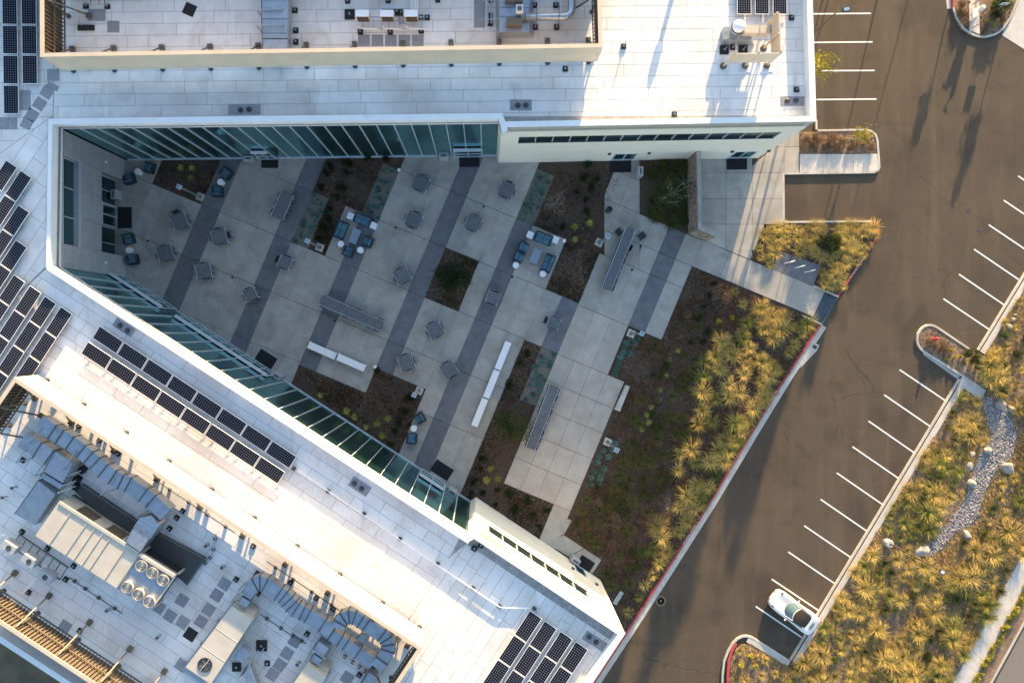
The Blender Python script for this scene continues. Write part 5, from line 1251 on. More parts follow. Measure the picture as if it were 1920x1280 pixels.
# white benches
def bench(pts, L_, W_, label, ang, lip):
    c = [sum(p[0] for p in pts)/len(pts), sum(p[1] for p in pts)/len(pts)]; w0 = P(c[0], c[1], .45)
    t = thing('white_bench', label, 'bench', (w0.x, w0.y, ZF))
    for x, y in pts:
        p = P(x, y, .45)
        s = MB().box((p.x, p.y, ZF+.43), (L_, W_, .06), ang).build('seat', whiteplastic, t)
        d = Vector((math.cos(ang), math.sin(ang)))
        for k in (-1, 1): MB().box((p.x+d.x*k*(L_/2-.05), p.y+d.y*k*(L_/2-.05), ZF+.20), (.08, W_-.02, .398), ang).build('end_panel', whiteplastic, s)
        if lip:
            n = Vector((-d.y, d.x))
            for k in (-1, 1): MB().box((p.x+d.x*k*(L_/2-.04)+n.x*.03, p.y+d.y*k*(L_/2-.04)+n.y*.03, ZF+.50), (.07, W_+.06, .08), ang).build('arm_lip', whiteplastic, s)
bench([(604.6, 656.9), (659, 679.4)], 2.47, .58, 'two-part white bench below the long communal table', -math.atan2(.4, .916), True)
bench([(943, 666.4), (921.5, 719.5), (899.5, 772.5)], 2.44, .55, 'three-part straight white bench beside the long dark bed', -math.atan2(.93, -.375), False)
t = solo(MB().prism(PL([(1173.8, 721.7), (1181, 724), (1162.2, 771), (1152.5, 767.5)], .5), .10, .55, True), 'concrete_seat_wall', concrete_lt, 'low concrete seat wall at the right edge of the lower patio', 'seat wall')
solo(MB().box(P(1159, 1120, .14), (1.2, .36, .14), R(58)), 'splash_block', concrete_lt, 'small concrete splash block in the bed beside the cream wall corner', 'splash block')
# doormats
mats_ = [(506, 305.8, 1.42, .85, 0, 'at the left door of the long glass wall'), (880, 301.5, 1.70, 1.05, 0.01, 'at the right door of the long glass wall'), (1164, 311, 1.75, 1.10, 0.01, 'at the left door of the cream wall'), (1381.5, 306, 1.72, 1.08, .01, 'at the right door of the cream wall'), (234, 408, 1.18, 1.78, 0, 'at the west entrance'),
   (498.4, 673.3, 1.65, 1.10, S_ANG, 'at the left door of the slanted glass wall'), (828.7, 880.8, 1.72, 1.10, S_ANG, 'at the right door of the slanted glass wall'), (1098, 1056, 1.32, .95, S_ANG, 'at the side door of the lower cream wall')]
for x, y, a, b, r, l in mats_:
    p = P(x, y, ZF+.004); m = MB().box((0, 0, .008), (a, b, .016))
    o = bpy.data.objects.new('door_mat', m.mesh('door_mat', blackmat)); COL.objects.link(o); o.location = p; o.rotation_euler = (0, 0, r); tag(o, 'black door mat '+l, 'door mat', 'black door mats')
# waste units
def bin_proto():
    return [('case', MB().box((0, 0, .45), (.76, .46, .90)).mesh('bin_case', greypanel), []), ('lid', MB().hexa([(-.40, -.25, .90), (.40, -.25, .90), (.40, .25, .90), (-.40, .25, .90)], [(-.37, -.20, 1.0), (.37, -.20, 1.0), (.37, .20, 1.0), (-.37, .20, 1.0)]).mesh('bin_lid', greypanel), [('opening', MB().box((0, 0, 1.003), (.50, .16, .012)).mesh('bin_opening', ductside))])]
BIN = bin_proto()
for x, y, r, l in ((833, 296, 0, 'left of the right door of the long glass wall'), (472, 301.5, 0, 'left of the left door of the long glass wall'), (1197, 325, math.pi/2, 'beside the bed by the cream wall'), (222, 367.5, math.pi/2, 'above the west entrance'), (524, 703.5, S_ANG, 'right of the left slanted-wall door'), (848.5, 918.5, S_ANG, 'right of the right slanted-wall door'), (1077, 1046, S_ANG, 'left of the side door mat')):
    p = P(x, y, .3); inst(BIN, 'waste_bin', (p.x, p.y, ZF), r, 'grey metal waste bin box '+l, 'waste bin', 'grey waste bin boxes')
t = thing('trash_can', 'round dark trash can with blue top at the bed edge', 'trash can', (*P(1140, 395, .3).xy, ZF))
MB().lathe((0, 0, 0), [(.22, 0), (.25, .75), (.26, .78)], 20).build('barrel', darkgrey, t, True); MB().lathe((0, 0, .78), [(.27, 0), (.25, .08), (.14, .14), (.13, .06)], 20).build('lid', wicker, t, True)
# path lights
for x, y, l in ((376, 369.5, 'in the corner planted bed'), (600, 464, 'at the lower tip of the second bed'), (1123.3, 454.8, 'beside the long table near the stone wall'), (1183, 625, 'beside the blue-green rosettes'), (786, 732, 'at the right tip of the lower bed'), (1139, 828, 'beside the lower right patio edge')):
    p = P(x, y, .15); t = thing('light_pole', 'slim light pole on square concrete pad '+l, 'light pole', (p.x, p.y, .10), group='slim light poles in the courtyard')
    b = MB().box((p.x, p.y, .19), (.62, .62, .18), GRID_ANG).build('footing', concrete_lt, t)
    MB().box((p.x, p.y, .30), (.26, .26, .03), GRID_ANG).build('base_plate', ductside, b)
    MB().box((p.x, p.y, 2.2), (.13, .13, 3.8), GRID_ANG).build('pole', steel, t)
    h = MB().box((p.x, p.y, 4.18), (.34, .34, .18), GRID_ANG).build('head', alum, t); MB().box((p.x, p.y, 4.275), (.28, .28, .012), GRID_ANG).build('top_plate', blueglass, h)
for x, y, l in ((749.5, 321, 'at the gravel strip corner near the glass wall'), (1057, 452.7, 'at the corner of the second lounge set'), (705, 686.6, 'at the tip of the two-part bench patio')):
    p = P(x, y, .15); t = thing('marker_light', 'tiny white bollard light '+l, 'bollard light', (p.x, p.y, .10), group='tiny white bollard lights')
    MB().box((p.x, p.y, .34), (.16, .16, .48), GRID_ANG).build('post', alum, t); MB().box((p.x, p.y, .61), (.24, .24, .06), GRID_ANG).build('cap', whiteplastic, t)
for i, (x, y) in enumerate(((742, 427), (907, 387.6), (627.3, 601.4), (960.3, 519.3), (277, 452), (435.7, 520), (1185, 505.8))):
    solo(MB().lathe(P(x, y, ZF+.001), [(.10, 0), (.10, .006), (.085, .008)], 14), 'area_drain', black, 'small round black drain in paving '+('near the first lounge set', 'near the table above the square tree bed', 'below the long table above the bench', 'below the second lounge set', 'near the west armchairs', 'near the folding glass doors', 'right of the long table near the stone wall')[i], 'drain', 'small black drains in the paving')
for i, (x, y) in enumerate(((1478, 492), (1497, 500.5), (1516, 508.6))):
    p = P(x, y, .2); t = thing('bike_rack', 'white hoop bike rack, %s of three on the grey pad' % ('left', 'middle', 'right')[i], 'bike rack', (p.x, p.y, ZF), group='hoop bike racks')
    d = Vector((.9, .25, 0)); arc = [Vector((p.x, p.y, ZF))+d*(.30*math.cos(R(a)))+Vector((0, 0, .62+.22*math.sin(R(a)))) for a in range(0, 181, 20)]
    MB().tube([Vector((p.x, p.y, ZF))+d*.30]+arc+[Vector((p.x, p.y, ZF))-d*.30], .03, 8).build('hoop', whiteplastic, t)
    for k in (-1, 1): MB().lathe(Vector((p.x, p.y, ZF))+d*.30*k, [(.07, 0), (.07, .015)], 10).build('flange', steel, t)
# stone wall with ledge stone cladding
t = thing('stone_wall', 'stacked brown ledgestone wall with concrete cap by the entry', 'wall', P(1297, 370, .1))
zt = 2.85; a, b, c = Vector(P2(1287.3, 298)), Vector(P2(1290, 438.5)), Vector(P2(1322, 452))
core = offset([tuple(a), tuple(b), tuple(c)], .24)
ci = offset([tuple(a), tuple(b), tuple(c)], .03)
for i in range(2): MB().prism([ci[i], ci[i+1], core[i+1], core[i]], .1, zt-.06, True).build('core', stone_m, t)
rnd = random.Random(3); mb = MB()
for A, B, m_ in ((a, b, 1), (b, c, 1), (Vector(core[1]), Vector(core[0]), 1), (Vector(core[2]), Vector(core[1]), 1), (c, Vector(core[2]), 1)):
    L_ = (B-A).length; d = (B-A).normalized(); n = Vector((d.y, -d.x))
    z = .1
    while z < zt-.1:
        hgt = rnd.uniform(.06, .14); s = 0
        while s < L_:
            l = min(rnd.uniform(.2, .75), L_-s+.01); o_ = rnd.uniform(.0, .07)
            p0, p1 = A+d*(s+.006), A+d*(s+l-.006)
            mb.prism([tuple(p0+n*o_), tuple(p1+n*o_*rnd.uniform(.7, 1.2)), tuple(p1-n*.04), tuple(p0-n*.04)], z, min(z+hgt-.008, zt-.07), True); s += l
        z += hgt
o = mb.build('ledge_stones', stone_m, t); o['kind'] = 'stuff'
co = offset([tuple(a), tuple(b), tuple(c)], -.04); ci2 = offset([tuple(a), tuple(b), tuple(c)], .28)
for i in range(2): MB().prism([co[i], co[i+1], ci2[i+1], ci2[i]], zt-.058, zt+.03, True).build('cap', concrete, t)
# ------------------------------------------------------------------ planting
def blade_clump(seed, n, rad, hgt, wd, droop, m, seg=3, tone_bias=0.0, up=.0):
    rnd = random.Random(seed); V = []; F = []; T = []
    for i in range(n):
        a = rnd.uniform(0, 2*math.pi); r = rad*rnd.uniform(.45, 1.0); h = hgt*rnd.uniform(.6, 1.0)
        sx, sy = rnd.gauss(0, rad*.06), rnd.gauss(0, rad*.06)
        a2 = a+rnd.gauss(0, .25); c, s = math.cos(a), math.sin(a); px, py = -s, c
        tone = min(1, max(0, rnd.gauss(.45+tone_bias, .28)))
        b = len(V)
        for k in range(seg+1):
            t = k/seg; rr = r*t**1.15; z = h*(math.sin(min(1, t*1.15)*math.pi*.5)*(1-droop*t*t)) if k else 0.0
            ox, oy = sx+c*rr+math.cos(a2)*r*.15*t*t, sy+s*rr+math.sin(a2)*r*.15*t*t
            w_ = wd*(1-t)**.6*.5 if k < seg else 0
            if k < seg: V += [(ox-px*w_, oy-py*w_, z), (ox+px*w_, oy+py*w_, z)]
            else: V.append((ox, oy, max(z, .02)))
        for k in range(seg):
            i0 = b+k*2
            f = (i0, i0+1, i0+3, i0+2) if k < seg-1 else (i0, i0+1, i0+2)
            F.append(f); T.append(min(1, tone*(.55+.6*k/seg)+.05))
    return tone_mesh('clump', V, F, T, m)
def rosette(seed, n, rad, hgt, wd, m):
    rnd = random.Random(seed); V = []; F = []; T = []
    for i in range(n):
        a = i*2.399963+rnd.uniform(-.1, .1); q = (i+.5)/n; el = R(78-66*q**.8); r = rad*(.55+.45*q)
        c, s = math.cos(a), math.sin(a); px, py = -s, c; b = len(V); tone = rnd.uniform(.2, 1)
        for k, (t, w_) in enumerate(((0, .7), (.45, 1.0), (.8, .6), (1.0, 0))):
            rr = r*t*math.cos(el)+.02; z = .02+r*t*math.sin(el)*.8*(1-.25*t)
            if w_: V += [(c*rr-px*wd*w_*.5, s*rr-py*wd*w_*.5, z+.015), (c*rr, s*rr, z-.01), (c*rr+px*wd*w_*.5, s*rr+py*wd*w_*.5, z+.015)]
            else: V.append((c*rr, s*rr, z))
        for k in range(2):
            i0 = b+k*3
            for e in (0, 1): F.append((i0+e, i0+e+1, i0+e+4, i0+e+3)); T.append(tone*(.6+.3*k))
        F += [(b+6, b+7, b+9), (b+7, b+8, b+9)]; T += [tone, tone]
    return tone_mesh('rosette', V, F, T, m)
def leafball(seed, n, rx, rz, ls, m, stems=True, hollow=.3, dens=None):
    rnd = random.Random(seed); V = []; F = []; T = []
    lobes = [(rnd.uniform(-.5, .5)*rx, rnd.uniform(-.5, .5)*rx, rnd.uniform(.35, .8)*rz, rnd.uniform(.35, .6)) for _ in range(7)]
    for i in range(n):
        lx, ly, lz, lr = rnd.choice(lobes)
        u = Vector((rnd.gauss(0, 1), rnd.gauss(0, 1), rnd.gauss(0, 1))).normalized()*lr*rnd.uniform(hollow, 1)**.6
        p = Vector((lx+u.x*rx, ly+u.y*rx, max(.03, lz+u.z*rz*.8)))
        d = Vector((rnd.gauss(0, 1), rnd.gauss(0, 1), rnd.gauss(0, .7))).normalized(); e = d.cross(Vector((rnd.gauss(0, 1), rnd.gauss(0, 1), rnd.gauss(0, 1)))).normalized()
        l = ls*rnd.uniform(.6, 1.3); b = len(V)
        V += [tuple(p), tuple(p+d*l*.5+e*l*.28), tuple(p+d*l), tuple(p+d*l*.5-e*l*.28)]; F.append((b, b+1, b+2, b+3)); T.append(rnd.random())
    return tone_mesh('leaves', V, F, T, m)
def stems(seed, n, r, h, w_, m):
    rnd = random.Random(seed); mb = MB()
    for i in range(n):
        a = rnd.uniform(0, 6.28); rr = r*rnd.uniform(.4, 1); e = (rr*math.cos(a), rr*math.sin(a), h*rnd.uniform(.6, 1))
        mb.tube([(0, 0, 0), (e[0]*.35, e[1]*.35, e[2]*.55), e], [w_, w_*.7, w_*.3], 4)
    return mb.mesh('stems', m)
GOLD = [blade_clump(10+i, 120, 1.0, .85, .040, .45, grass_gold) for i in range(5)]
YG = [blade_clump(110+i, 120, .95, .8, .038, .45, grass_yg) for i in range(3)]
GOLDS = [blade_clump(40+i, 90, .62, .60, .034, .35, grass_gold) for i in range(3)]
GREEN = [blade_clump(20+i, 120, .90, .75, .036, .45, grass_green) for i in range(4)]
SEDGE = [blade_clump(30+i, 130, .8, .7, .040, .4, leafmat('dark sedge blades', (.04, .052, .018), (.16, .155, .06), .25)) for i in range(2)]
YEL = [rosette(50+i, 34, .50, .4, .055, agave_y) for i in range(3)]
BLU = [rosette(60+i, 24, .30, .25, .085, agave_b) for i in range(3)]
SHD = [leafball(70+i, 420, .42, .55, .11, shrub_dk) for i in range(3)]
SHO = [leafball(80+i, 900, .62, .75, .11, shrub_ol) for i in range(3)]
SHB = [leafball(85+i, 900, .70, .65, .10, shrub_br) for i in range(2)]
SHY = [leafball(90+i, 260, .36, .45, .12, leaf_yel) for i in range(2)]
STM = stems(5, 9, .4, .5, .018, bark)
def pz(x, y): return P(x, y, .10)
def plant(kind, x, y, label, group, sc_=1.0, name=None):
    pools = {'gold': (GOLD, 'fountain_grass_clump', 'ornamental grass'), 'yg': (YG, 'fountain_grass_clump', 'ornamental grass'), 'golds': (GOLDS, 'grass_tuft', 'ornamental grass'), 'green': (GREEN, 'green_grass_clump', 'ornamental grass'), 'yel': (YEL, 'rosette_plant', 'agave'), 'blu': (BLU, 'rosette_plant', 'succulent'), 'shd': (SHD, 'low_shrub', 'shrub'), 'sho': (SHO, 'shrub', 'shrub'), 'shb': (SHB, 'dry_shrub', 'shrub'), 'shy': (SHY, 'low_shrub', 'shrub')}
    pool, nm, cat = pools[kind]
    me = random.choice(pool)
    pr = [('blades' if 'grass' in nm else ('leaves'), me, [])]
    if kind.startswith('sh'): pr = [('foliage', me, []), ('stem', STM, [])]
    else: pr = [(None, me, [])]
    s = sc_*random.uniform(.85, 1.15)
    return inst(pr, nm, pz(x, y), random.uniform(0, 6.28), label, cat, group, scale=(s, s, s*random.uniform(.85, 1.1)))
def Z(pts, ox, oy, k=3.764): return [(ox+x/k, oy+y/k) for x, y in pts]
lit = Z([(1560,40),(1700,20),(1500,140),(1620,130),(1745,90),(1425,180),(1530,230),(1720,200),(1820,180),(1420,280),(1590,340),(1700,270),(1400,390),(1500,440),(1600,430),(1670,400),(1410,520),(1475,600),(1380,620),(1840,430),(1770,510),(1640,610),(1740,600),(1690,670),(1570,730),(1650,740),(1520,800),(1330,790),(1255,830),(1360,890),(1465,880),(1560,880),(1240,940),(1600,800),(1370,1040),(1455,1060),(1300,1120),(1390,1130)], 940, 630)
lit += Z([(1250,40),(1300,130),(1350,40),(1410,0),(1090,160),(1120,240),(1240,210),(1060,340),(1160,350),(1110,430)], 940, 940)
lit += Z([(1800,1010),(1715,1110),(1830,1090),(1540,1240),(1690,1190),(1840,1160)], 940, 310)
lit += Z([(90,1070),(170,1080),(20,1010),(340,1120),(30,1150),(100,1220),(150,1160)], 1420, 310)
lit += Z([(30,190),(90,210),(70,280),(30,330),(50,400),(20,460)], 1420, 630)
def bedzone(x, y):
    d = ((x-1540)*(1184-608)-(y-608)*(1176-1540))/math.hypot(1184-608, 1176-1540)
    row = ('by the walkway', 'just below the walkway', 'level with storm drain', 'level with rosette strip', 'level with seat wall', 'level with long patio table', 'level with patio lamp', 'below the patio lamp', 'level with patio corner', 'level with narrow path', 'level with side door', 'by the cream wall corner')[max(0, min(11, int((y-560)/50)))]
    return ('kerb row ' if d > -38 else ('second row ' if d > -80 else ('third row ' if d > -130 else 'inner part ')))+row
for i, (x, y) in enumerate(lit): plant('yg' if i % 4 == 1 else 'gold', x, y, 'golden grass, large bed, '+bedzone(x, y), 'golden grass clumps in the large bed', .95 if i % 3 else 1.12)
for x, y in Z([(1060,510),(1005,585),(960,670),(885,770)], 940, 940)+Z([(250,60),(215,120),(130,250)], 1420, 630)+Z([(250,1140),(300,1190),(250,1260)], 1420, 310)+Z([(1640,890),(1690,980)], 940, 310): plant('golds', x, y, 'small golden tuft, large bed, '+bedzone(x, y), 'small golden tufts in the large bed', 1.0)
for x, y in Z([(1310,280),(1280,370),(1200,420),(1250,580),(1120,640),(1170,560),(1090,720),(1130,830),(890,790),(980,830),(1240,690),(1310,690),(860,890),(960,900),(1030,890),(830,980),(900,1010),(1000,1000),(790,1070),(880,1070),(1010,1090),(1110,1000),(740,1150),(830,1180),(920,1160),(600,1150),(690,1220),(570,1230),(1020,1240),(1060,900),(1500,980)], 940, 630)+Z([(990,350),(530,150),(600,250),(900,190),(670,290),(740,500),(770,590),(640,140),(840,120),(900,570),(880,240)], 940, 940):
    plant('green', x, y, 'shaded grass, large bed, '+bedzone(x, y), 'shaded grass clumps in the large bed', .85)  # clumps in the bed's shaded part, their shade put into darker green blades
for i, (x, y) in enumerate(Z([(1185,165),(1245,105),(1160,275),(1118,375),(1112,447),(1055,500),(1025,555),(1040,607),(990,660)], 940, 630)):
    plant('yel', x, y, 'yellow rosette plant, %s from the top of the trail in the large bed' % ORD[i], 'yellow rosettes in the large bed', .75)
ne = Z([(240,180),(330,160),(430,180),(510,170),(620,170),(720,150),(800,150),(1090,140),(1180,160),(1270,170),(1390,250),(320,270),(410,290),(540,270),(660,280),(740,260),(1120,330),(1230,350),(1310,350),(240,350),(340,340),(430,340),(560,420),(130,390),(190,480),(250,560),(290,440),(780,470),(880,480),(960,450),(1060,440),(1150,430),(1250,460),(900,540),(1000,590),(1090,520),(1190,540),(960,620),(860,690),(950,700),(1050,690),(830,780),(920,790),(1030,800),(600,330),(700,390)], 1400, 400, 5.82)
rne = random.Random(77)
tri_bed = [(1436, 424), (1632, 419), (1640, 432), (1632, 455), (1575, 540), (1566, 554), (1528, 537), (1541, 497), (1459, 466), (1444, 500), (1410, 486)]
while len(ne) < 74:
    x, y = rne.uniform(1410, 1640), rne.uniform(420, 554)
    if inside((x, y), tri_bed) and min(math.hypot(x-a, y-b) for a, b in ne) > 7: ne.append((x, y))
for x, y in ne: plant('golds' if random.random() < .5 else 'gold', x, y, 'golden grass, triangular bed, '+('above', 'left of', 'right of')[0 if y < 468 else (1 if x < 1460 else 2)]+' the racks, '+('far left', 'left', 'middle', 'right', 'kerb tip')[max(0, min(4, int((x-1415)/46)))]+(' back row' if y < 440 else (' middle row' if y < 470 else ' front row')), 'golden grass clumps in the triangular bed', .85)
for dx, dy, w_ in ((0, 0, 'middle'), (8, -6, 'right'), (-9, 4, 'left'), (4, 9, 'lowest')): plant('sho', 1552+dx, 452+dy, w_+' one of four olive shrubs amid golden grass in the triangular bed', 'olive shrubs in the triangular bed', 1.15)
# mixed rust and green growth between the patio and the sunlit grasses
rmx = random.Random(31); mixp = []
mixpoly = [(1262, 560), (1330, 520), (1345, 640), (1300, 740), (1262, 860), (1235, 960), (1215, 1050), (1165, 1090), (1120, 1020), (1080, 1000), (1110, 900), (1175, 790), (1200, 700)]
while len(mixp) < 62:
    x, y = rmx.uniform(1080, 1345), rmx.uniform(520, 1090)
    u_ = (x-CX)*UB[0]+(y-CY)*UB[1]; v_ = -(x-CX)*UB[1]+(y-CY)*UB[0]
    if u_ < (326 if v_ < -100 else 296): continue
    if inside((x, y), mixpoly) and all(math.hypot(x-a, y-b) > 13 for a, b in mixp): mixp.append((x, y))
for i, (x, y) in enumerate(mixp):
    k = ('shb', 'green', 'shb', 'sho', 'green')[i % 5]
    plant(k, x, y, ('rust brown low bush, ' if k == 'shb' else ('green grass, ' if k == 'green' else 'olive low bush, '))+'mixed planting, '+bedzone(x, y), 'mixed low growth in the large bed', rmx.uniform(.45, .8))
# yellow rosettes in the courtyard beds
for pts, l in ((Z([(1277,1185),(1357,1190),(1352,1258)], 0, 0), 'corner bed under the long glass wall'), (Z([(515,435),(622,408),(520,522)], 940, 310), 'dark bed beside the second lounge set'), (Z([(495,415),(680,528),(735,570),(815,640),(890,615),(970,580),(930,702)], 470, 630), 'lower bed along the slanted glass wall'), (Z([(1693,932),(1665,1012),(1745,1002)], 470, 630), 'narrow bed below the three-part white bench')):
    for i, (x, y) in enumerate(sorted(pts, key=lambda q: q[1])): plant('yel', x, y, 'yellow rosette plant, %s from the top in the %s' % (ORD[i], l), 'yellow rosettes in the courtyard beds', .85)
# blue-green succulents
def strip(u0, u1, v0, v1, n, l):
    pts = []
    for k in range(400):
        u, v = random.uniform(u0+3, u1-3), random.uniform(v0+3, v1-3)
        if all(math.hypot(u-a, v-b) > 8.0 for a, b in pts): pts.append((u, v))
        if len(pts) >= n: break
    for i, (u, v) in enumerate(sorted(pts, key=lambda q: UV(*q)[1])): plant('blu', *UV(u, v), 'small succulent, %s from the top, gravel strip %s' % (ORD[i], l), 'succulents in the gravel strips', random.uniform(.8, 1.2))
strip(-298, -265, -217, -118, 20, 'above first lounge set'); strip(-399, -366, -117, -17, 20, 'left of first lounge set'); strip(-27, 7, -318, -219, 22, 'near the cream wall'); strip(108, 141, -14, 92, 18, 'beside the lower patio')
for i, (x, y) in enumerate(sorted(Z([(885,45),(945,50),(870,80),(905,120),(860,115),(840,150),(828,188),(812,228),(800,262),(920,15),(960,20),(720,808),(690,850),(755,850),(685,890),(725,930),(655,955),(712,968),(637,995),(695,1000),(690,1030),(630,1040),(800,760),(775,800)], 940, 630), key=lambda q: q[1])): plant('blu', x, y, 'plump blue-green succulent, %s from the top along the patio edge' % ORD[i], 'succulents along the lower patio edge', 1.25)
# dark low shrubs in beds
dk = Z([(540,60),(680,60),(500,160),(640,160),(610,230),(570,310),(560,380),(520,450),(480,515)], 470, 310)+Z([(700,0),(560,0)], 470, 310)+[(645, 305), (690, 300), (620, 320), (725, 300)]
dk2 = Z([(610,0),(680,90),(530,190),(600,240),(640,160),(590,90),(430,440),(600,330)], 940, 310)+Z([(1120,440),(1085,515),(1055,600),(1020,660),(990,750),(900,240)], 470, 630)
dk3 = Z([(1645,860),(1620,940),(1580,1025),(1745,1080),(1825,1105),(1550,1110),(1730,1180),(1860,1220),(1640,1100)], 470, 630)+Z([(55,1100),(175,1160),(95,1220),(220,1250),(315,1220),(180,120),(130,190),(60,330)], 940, 630)+Z([(265,180),(180,0)], 940, 940)
dk4 = Z([(1490,840),(1430,990),(1390,1080),(1470,920),(1450,1170),(1330,1250),(1420,1240)], 940, 310)
for pts, l in ((dk, 'bed above first lounge set'), (dk2, 'bed below cream wall'), (dk3, 'beds beside the lower patio'), (dk4, 'upper large bed')):
    for i, (x, y) in enumerate(sorted(pts, key=lambda q: q[1])): plant('shd', x, y, 'dark low shrub, %s from the top in the %s' % (ORD[i], l), 'dark low shrubs in the beds', random.uniform(.7, 1.05))
for x, y in Z([(1620,1075),(1525,1105)], 940, 310): plant('shy', x, y, 'small yellow-green shrub in upper part of the large bed', 'yellow-green shrubs in the large bed', .9)
# cedge planting in the bed by the stone wall
for k in range(36):
    x, y = 1209+random.random()*70, 305+k*3.45
    y = min(y, 396+(x-1206)*.44)
    if True: o = plant('green', x, y, 'dark sedge clump, %s from the top, in the bed by stone wall' % ORD[k], 'sedge clumps by the stone wall', .95); o.name = 'sedge_clump'; o.data = random.choice(SEDGE)
# trees
def tree(name, label, x, y, h, spread, nl, ls, lm, bm_, seed, trunk_h=.35, z0=.1, group=None, lobes=9, rad=None, flat=.6):
    rnd = random.Random(seed); p = P(x, y, z0); t = thing(name, label, 'tree', p, group=group)
    tr = MB(); tips = []; w0 = rad or h*.022
    top = Vector((rnd.uniform(-.1, .1)*h, rnd.uniform(-.1, .1)*h, h*trunk_h)); tr.tube([(0, 0, 0), top*.5+Vector((rnd.uniform(-.04, .04)*h, 0, 0)), top], [w0*1.3, w0, w0*.85], 7)
    for i in range(lobes):
        a = 2*math.pi*i/lobes+rnd.uniform(-.4, .4); r = spread*rnd.uniform(.45, .95); e = Vector((r*math.cos(a), r*math.sin(a), h*rnd.uniform(.6, .98)))
        m1 = top.lerp(e, .5)+Vector((rnd.uniform(-.1, .1)*spread, rnd.uniform(-.1, .1)*spread, h*.05)); tr.tube([top, m1, e], [w0*.6, w0*.4, w0*.12], 5); tips += [(m1, .7), (e, 1)]
        for k in range(4):
            e2 = m1.lerp(e, rnd.uniform(.1, .9))+Vector((rnd.gauss(0, spread*.22), rnd.gauss(0, spread*.22), rnd.uniform(-.05, .16)*h)); tr.tube([m1.lerp(e, .4), e2], [w0*.25, w0*.06], 4); tips.append((e2, .9))
    tr.build('trunk', bm_, t, True)
    V = []; F = []; T = []
    for i in range(nl):
        c, w_ = rnd.choice(tips); g = Vector((rnd.gauss(0, 1), rnd.gauss(0, 1), rnd.gauss(0, flat)))*spread*.17*w_
        q = c+g; q.z = max(q.z, .25*h)
        d = Vector((rnd.gauss(0, 1), rnd.gauss(0, 1), rnd.gauss(0, .6))).normalized(); e = d.cross(Vector((rnd.gauss(0, 1), rnd.gauss(0, 1), rnd.gauss(0, 1)))).normalized(); l = ls*rnd.uniform(.6, 1.3)
        b = len(V); V += [tuple(q), tuple(q+d*l*.5+e*l*.25), tuple(q+d*l), tuple(q+d*l*.5-e*l*.25)]; F.append((b, b+1, b+2, b+3)); T.append(rnd.random())
    o = bpy.data.objects.new('crown', tone_mesh('crown', V, F, T, lm)); COL.objects.link(o); o.parent = t
    return t
tree('small_tree', 'feathery dark green tree in the square bed of the courtyard', 850, 525, 2.0, 1.35, 3600, .15, shrub_dk, palebark, 1, .22)
tree('small_tree', 'pale branched sparse tree in the bed by the stone wall', 1250, 372, 3.0, 1.6, 1500, .12, shrub_ol, palebark, 2, .25, lobes=11)
tree('small_tree', 'feathery olive tree in the narrow bed beside the lower patio', 956, 795, 2.4, 1.5, 3600, .14, shrub_ol, palebark, 3, .2)
tree('small_tree', 'bare brownish twiggy tree in the dark bed below cream wall', 1040, 383, 2.0, 1.35, 1300, .08, shrub_br, palebark, 4, .25, lobes=12)
plant('shb', 1343, 548, 'dry brown bush in the upper corner of the large bed', 'dry bushes', 1.1); plant('shb', 1358, 556, 'dry tan bush right of another in the large bed', 'dry bushes', 1.2)
plant('shb', 1150, 975, 'greyish dry bush in the lower shaded part of the large bed', 'dry bushes', 1.3)
tree('small_tree', 'sunlit yellow-leaved tree poking out beside the right building wall', 1484, 162, 5.6, 1.15, 520, .26, leaf_yel, palebark, 6, .45)
tree('small_tree', 'small yellow-green sapling at the planter tip beside the kerb', 1598, 262, 2.2, .75, 500, .15, leaf_yel, palebark, 7, .35)
for i, (x, y) in enumerate(((1510, 262), (1522, 272), (1533, 262), (1543, 274), (1555, 266), (1566, 275), (1578, 266), (1590, 278), (1606, 270), (1622, 262), (1632, 275), (1528, 255), (1560, 256))): plant('shb', x, y, ('low dry shrub, %s from the left in the small planter by top stalls' % ORD[i]) if i < 11 else 'low dry shrub in the back row of the small planter by top stalls', 'dry shrubs in the small planter', .62)
# trees north of the picture whose shadows fall across the lot
for i, (x, y, h_, sp_, nl) in enumerate(((1672, -120, 9.0, 1.15, 8000), (1626, -260, 12.0, 1.4, 9000), (1792, -30, 2.5, .40, 260), (1894, -24, 3.2, .6, 420), (1556, -50, 2.0, .7, 600), (1508, -110, 6.5, 1.2, 1500))):
    tree('street_tree', 'slender tree beyond the top picture edge, %s of the group' % ORD[i], x, y, h_, sp_, nl, .24 if h_ < 7 else .34, shrub_ol, bark, 20+i, .62, 0, 'trees beyond the top edge', rad=.055)
# right bank
creek = [(1842,742),(1868,748),(1888,768),(1906,811),(1898,856),(1866,883),(1845,925),(1834,965),(1818,985),(1790,1000),(1765,1030),(1740,1046),(1736,1030),(1755,1004),(1784,972),(1808,940),(1820,905),(1828,868),(1850,835),(1858,815),(1845,775)]
ck = struct(MB().prism(PL(creek), .05, .112), 'dry_creek', mat('creek bed', (.13, .12, .13), (.20, .185, .19), 9, 1, bump=.6))
rnd = random.Random(11); mb = MB(); n = 0
xs = [p[0] for p in creek]; ys = [p[1] for p in creek]
def pebble(mb, p, r, rnd):
    vs = []
    for zz, k in ((-.3, .8), (.25, 1.0), (.75, .45)):
        for q in range(5): a = q*1.2566+zz; vs.append((p.x+r*k*math.cos(a)*rnd.uniform(.75, 1.2), p.y+r*k*math.sin(a)*rnd.uniform(.75, 1.2), p.z+zz*r*.8))
    mb.add(vs, [(0+q, (q+1) % 5, 5+(q+1) % 5, 5+q) for q in range(5)]+[(5+q, 5+(q+1) % 5, 10+(q+1) % 5, 10+q) for q in range(5)]+[(10, 11, 12, 13, 14)])
